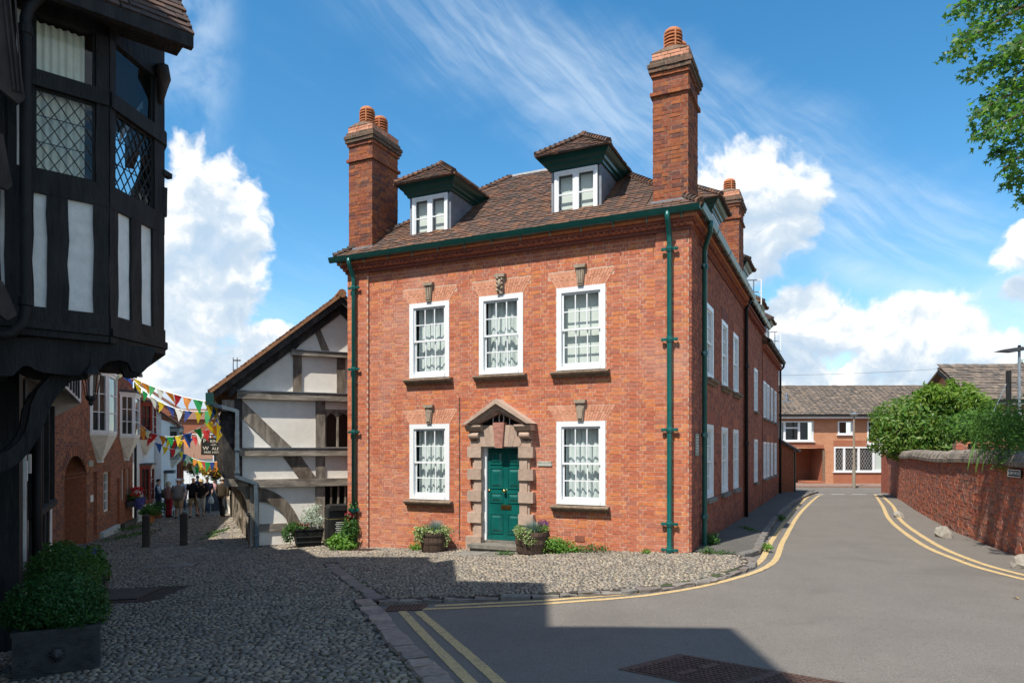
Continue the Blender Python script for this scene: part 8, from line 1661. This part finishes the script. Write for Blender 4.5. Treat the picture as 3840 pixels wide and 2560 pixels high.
    if hat == 'cap': m = MB(); m.smooth = True; m.lathe([(.104 * s, .045 * s), (.112 * s, .06 * s), (.108 * s, .09 * s), (.07 * s, .125 * s), (.01, .132 * s)], tuple(hd), 14); hh = m.build('cap', cloth('white_cap', (.72, .72, .72)), r, (0, 0, 0)); m = MB(); m.prism([(-.08, -.08), (.08, -.08), (.06, -.155), (-.06, -.155)], lambda a, b, d: tuple(hd + V3(a, b, .05 + d)), 0, .012); m.build('cap_peak', cloth('white_cap', (.72, .72, .72)), r, (0, 0, 0))
    if hat == 'straw': m = MB(); m.smooth = True; m.lathe([(.19 * s, .04 * s), (.10 * s, .065 * s), (.10 * s, .12 * s), (.08 * s, .15 * s), (.01, .155 * s)], tuple(hd), 16); m.build('straw_hat', cloth('straw', (.48, .34, .17)), r, (0, 0, 0)); m = MB(); m.bar(hd + V3(-.06, -.098, .015), hd + V3(.06, -.098, .015), .012, .03); m.build('sunglasses', dark, r, (0, 0, 0))
    if bag == 'backpack': m = MB(); m.smooth = True; rg = [(.06, -.24), (.14, -.2), (.15, 0), (.13, .16), (.05, .2)]; m.lathe([(q * s, z_ * s) for q, z_ in rg], tuple(V3(0, .17, 1.2)), 12); m.build('backpack', cloth('olive_bag', (.10, .11, .05)), r, (0, 0, 0)); [MB().bar(V3(e * .1, -.13, 1.12), V3(e * .1, -.04, 1.44), .035 * s, .012).build('strap', cloth('olive_bag', (.1, .11, .05)), r, (0, 0, 0)) for e in (-1, 1)]
    if bag == 'carrier': c = J['haL'] + V3(0, 0, -.22); m = MB(); m.smooth = True; m.lathe([(.03, .20), (.10, .10), (.14, -.08), (.1, -.17), (.02, -.18)], tuple(c), 10); m.build('carrier_bag', cloth('plastic_bag', (.62, .62, .60)), r, (0, 0, 0))
    if bag == 'helmet': c = J['haR'] + V3(0, 0, -.16); m = MB(); m.smooth = True; m.lathe([(.09, -.13), (.14, -.08), (.155, .02), (.12, .11), (.03, .15)], tuple(c), 12); m.build('helmet', cloth('black_helmet', (.02, .03, .05)), r, (0, 0, 0))
    return r
GP = lambda px, py: None
KH = ('khaki', (.30, .22, .13)); BLK = ('black', (.018, .018, .02)); JE = ('jeans', (.07, .10, .16))
person('man in a white cap, grey shirt and khaki shorts walking up the lane', -14.4, 30.0, R(22), 1.76, 'walk', ('grey_shirt', (.17, .17, .18)), KH, True, hair=(.35, .33, .3), hat='cap', belly=.05, wide=1.1, lean=.03)
person('bald man in a black polo shirt and khaki shorts', -14.35, 31.3, R(18), 1.82, 'walk', BLK, KH, True, hair=None, belly=.05, wide=1.1, phase=-1)
person('woman in a straw sun hat, black top and pale cropped trousers', -13.95, 31.2, R(18), 1.66, 'hip', BLK, ('pale_trousers', (.36, .37, .35)), None, hair=(.32, .2, .08), hat='straw', female=True, shoe=(.16, .07, .04))
person('man seen from behind in a dark brown jacket and dark trousers', -12.58, 30.2, R(190), 1.75, 'walk', ('brown_jacket', (.055, .042, .028)), ('dark_trousers', (.025, .026, .03)), False, 'long', hair=(.45, .43, .4), wide=1.15, lean=.04, shoe=(.05, .025, .015))
person('motorcyclist in black leathers carrying a helmet', -12.35, 30.9, R(200), 1.72, 'walk', ('leathers', (.022, .022, .024)), ('leathers', (.022, .022, .024)), False, 'long', hair=(.05, .035, .03), bag='helmet', phase=-1)
person('dark haired man in a navy gilet standing by the red window', -16.5, 32.4, R(120), 1.78, 'phone', ('navy', (.025, .04, .09)), ('navy_trousers', (.03, .035, .06)), False, 'white', hair=(.02, .016, .014))
person('woman in a purple fleece with an olive backpack and walking stick', -15.85, 32.0, R(150), 1.64, 'stand', ('purple', (.09, .07, .22)), ('charcoal', (.03, .03, .035)), False, 'long', hair=(.38, .24, .12), long_hair=True, bag='backpack', female=True)
person('white haired woman in pink with red trousers half hidden behind the man in the cap', -15.6, 31.6, R(170), 1.66, 'stand', ('dusty_pink', (.36, .20, .18)), ('red_trousers', (.33, .03, .04)), False, 'long', hair=(.55, .5, .42), long_hair=True, female=True)
person('man in a navy tee shirt carrying a white carrier bag', -15.0, 34.2, R(15), 1.78, 'walk', ('navy_tee', (.035, .035, .06)), JE, False, hair=(.5, .42, .36), bag='carrier', belly=.04)
person('tall man in a navy shirt seen from behind down the lane', -18.1, 40.0, R(195), 1.86, 'walk', ('navy_shirt', (.03, .05, .11)), BLK, False, hair=(.04, .03, .025), wide=1.1)
person('man in a white shirt farther down the lane', -19.2, 39.6, R(15), 1.74, 'walk', ('white_tee', (.62, .63, .66)), JE, False, hair=(.06, .05, .04))
person('grey haired man in a striped shirt behind the bald man', -18.2, 38.4, R(25), 1.74, 'walk', ('striped', (.40, .42, .48)), JE, False, hair=(.5, .5, .48), phase=-1)
person('man in a dark suit jacket near the cottage wall', -19.9, 39.2, R(60), 1.74, 'stand', ('dark_jacket', (.03, .04, .07)), BLK, False, 'long', hair=(.12, .08, .06))
person('woman in a lilac check blouse far down the lane', -16.7, 41.5, R(10), 1.66, 'walk', ('lilac', (.25, .18, .30)), JE, False, hair=(.2, .12, .07), female=True)
person('woman in a pink top behind the man with the carrier bag', -15.75, 36.8, R(12), 1.66, 'walk', ('pink_top', (.50, .27, .26)), ('stone', (.4, .36, .3)), None, hair=(.3, .2, .1), female=True, long_hair=True)
stick = thing('walking_stick', 'thin black walking stick beside the woman with the backpack', 'walking stick', (-15.45, 31.75, zg(-15.45, 31.75) + .05)); m = MB(); m.tube([(0, 0, 0), (-.05, 0, .85), (-.1, 0, .88)], .012, 5); m.build('shaft', M['blk'], stick, (0, 0, 0))
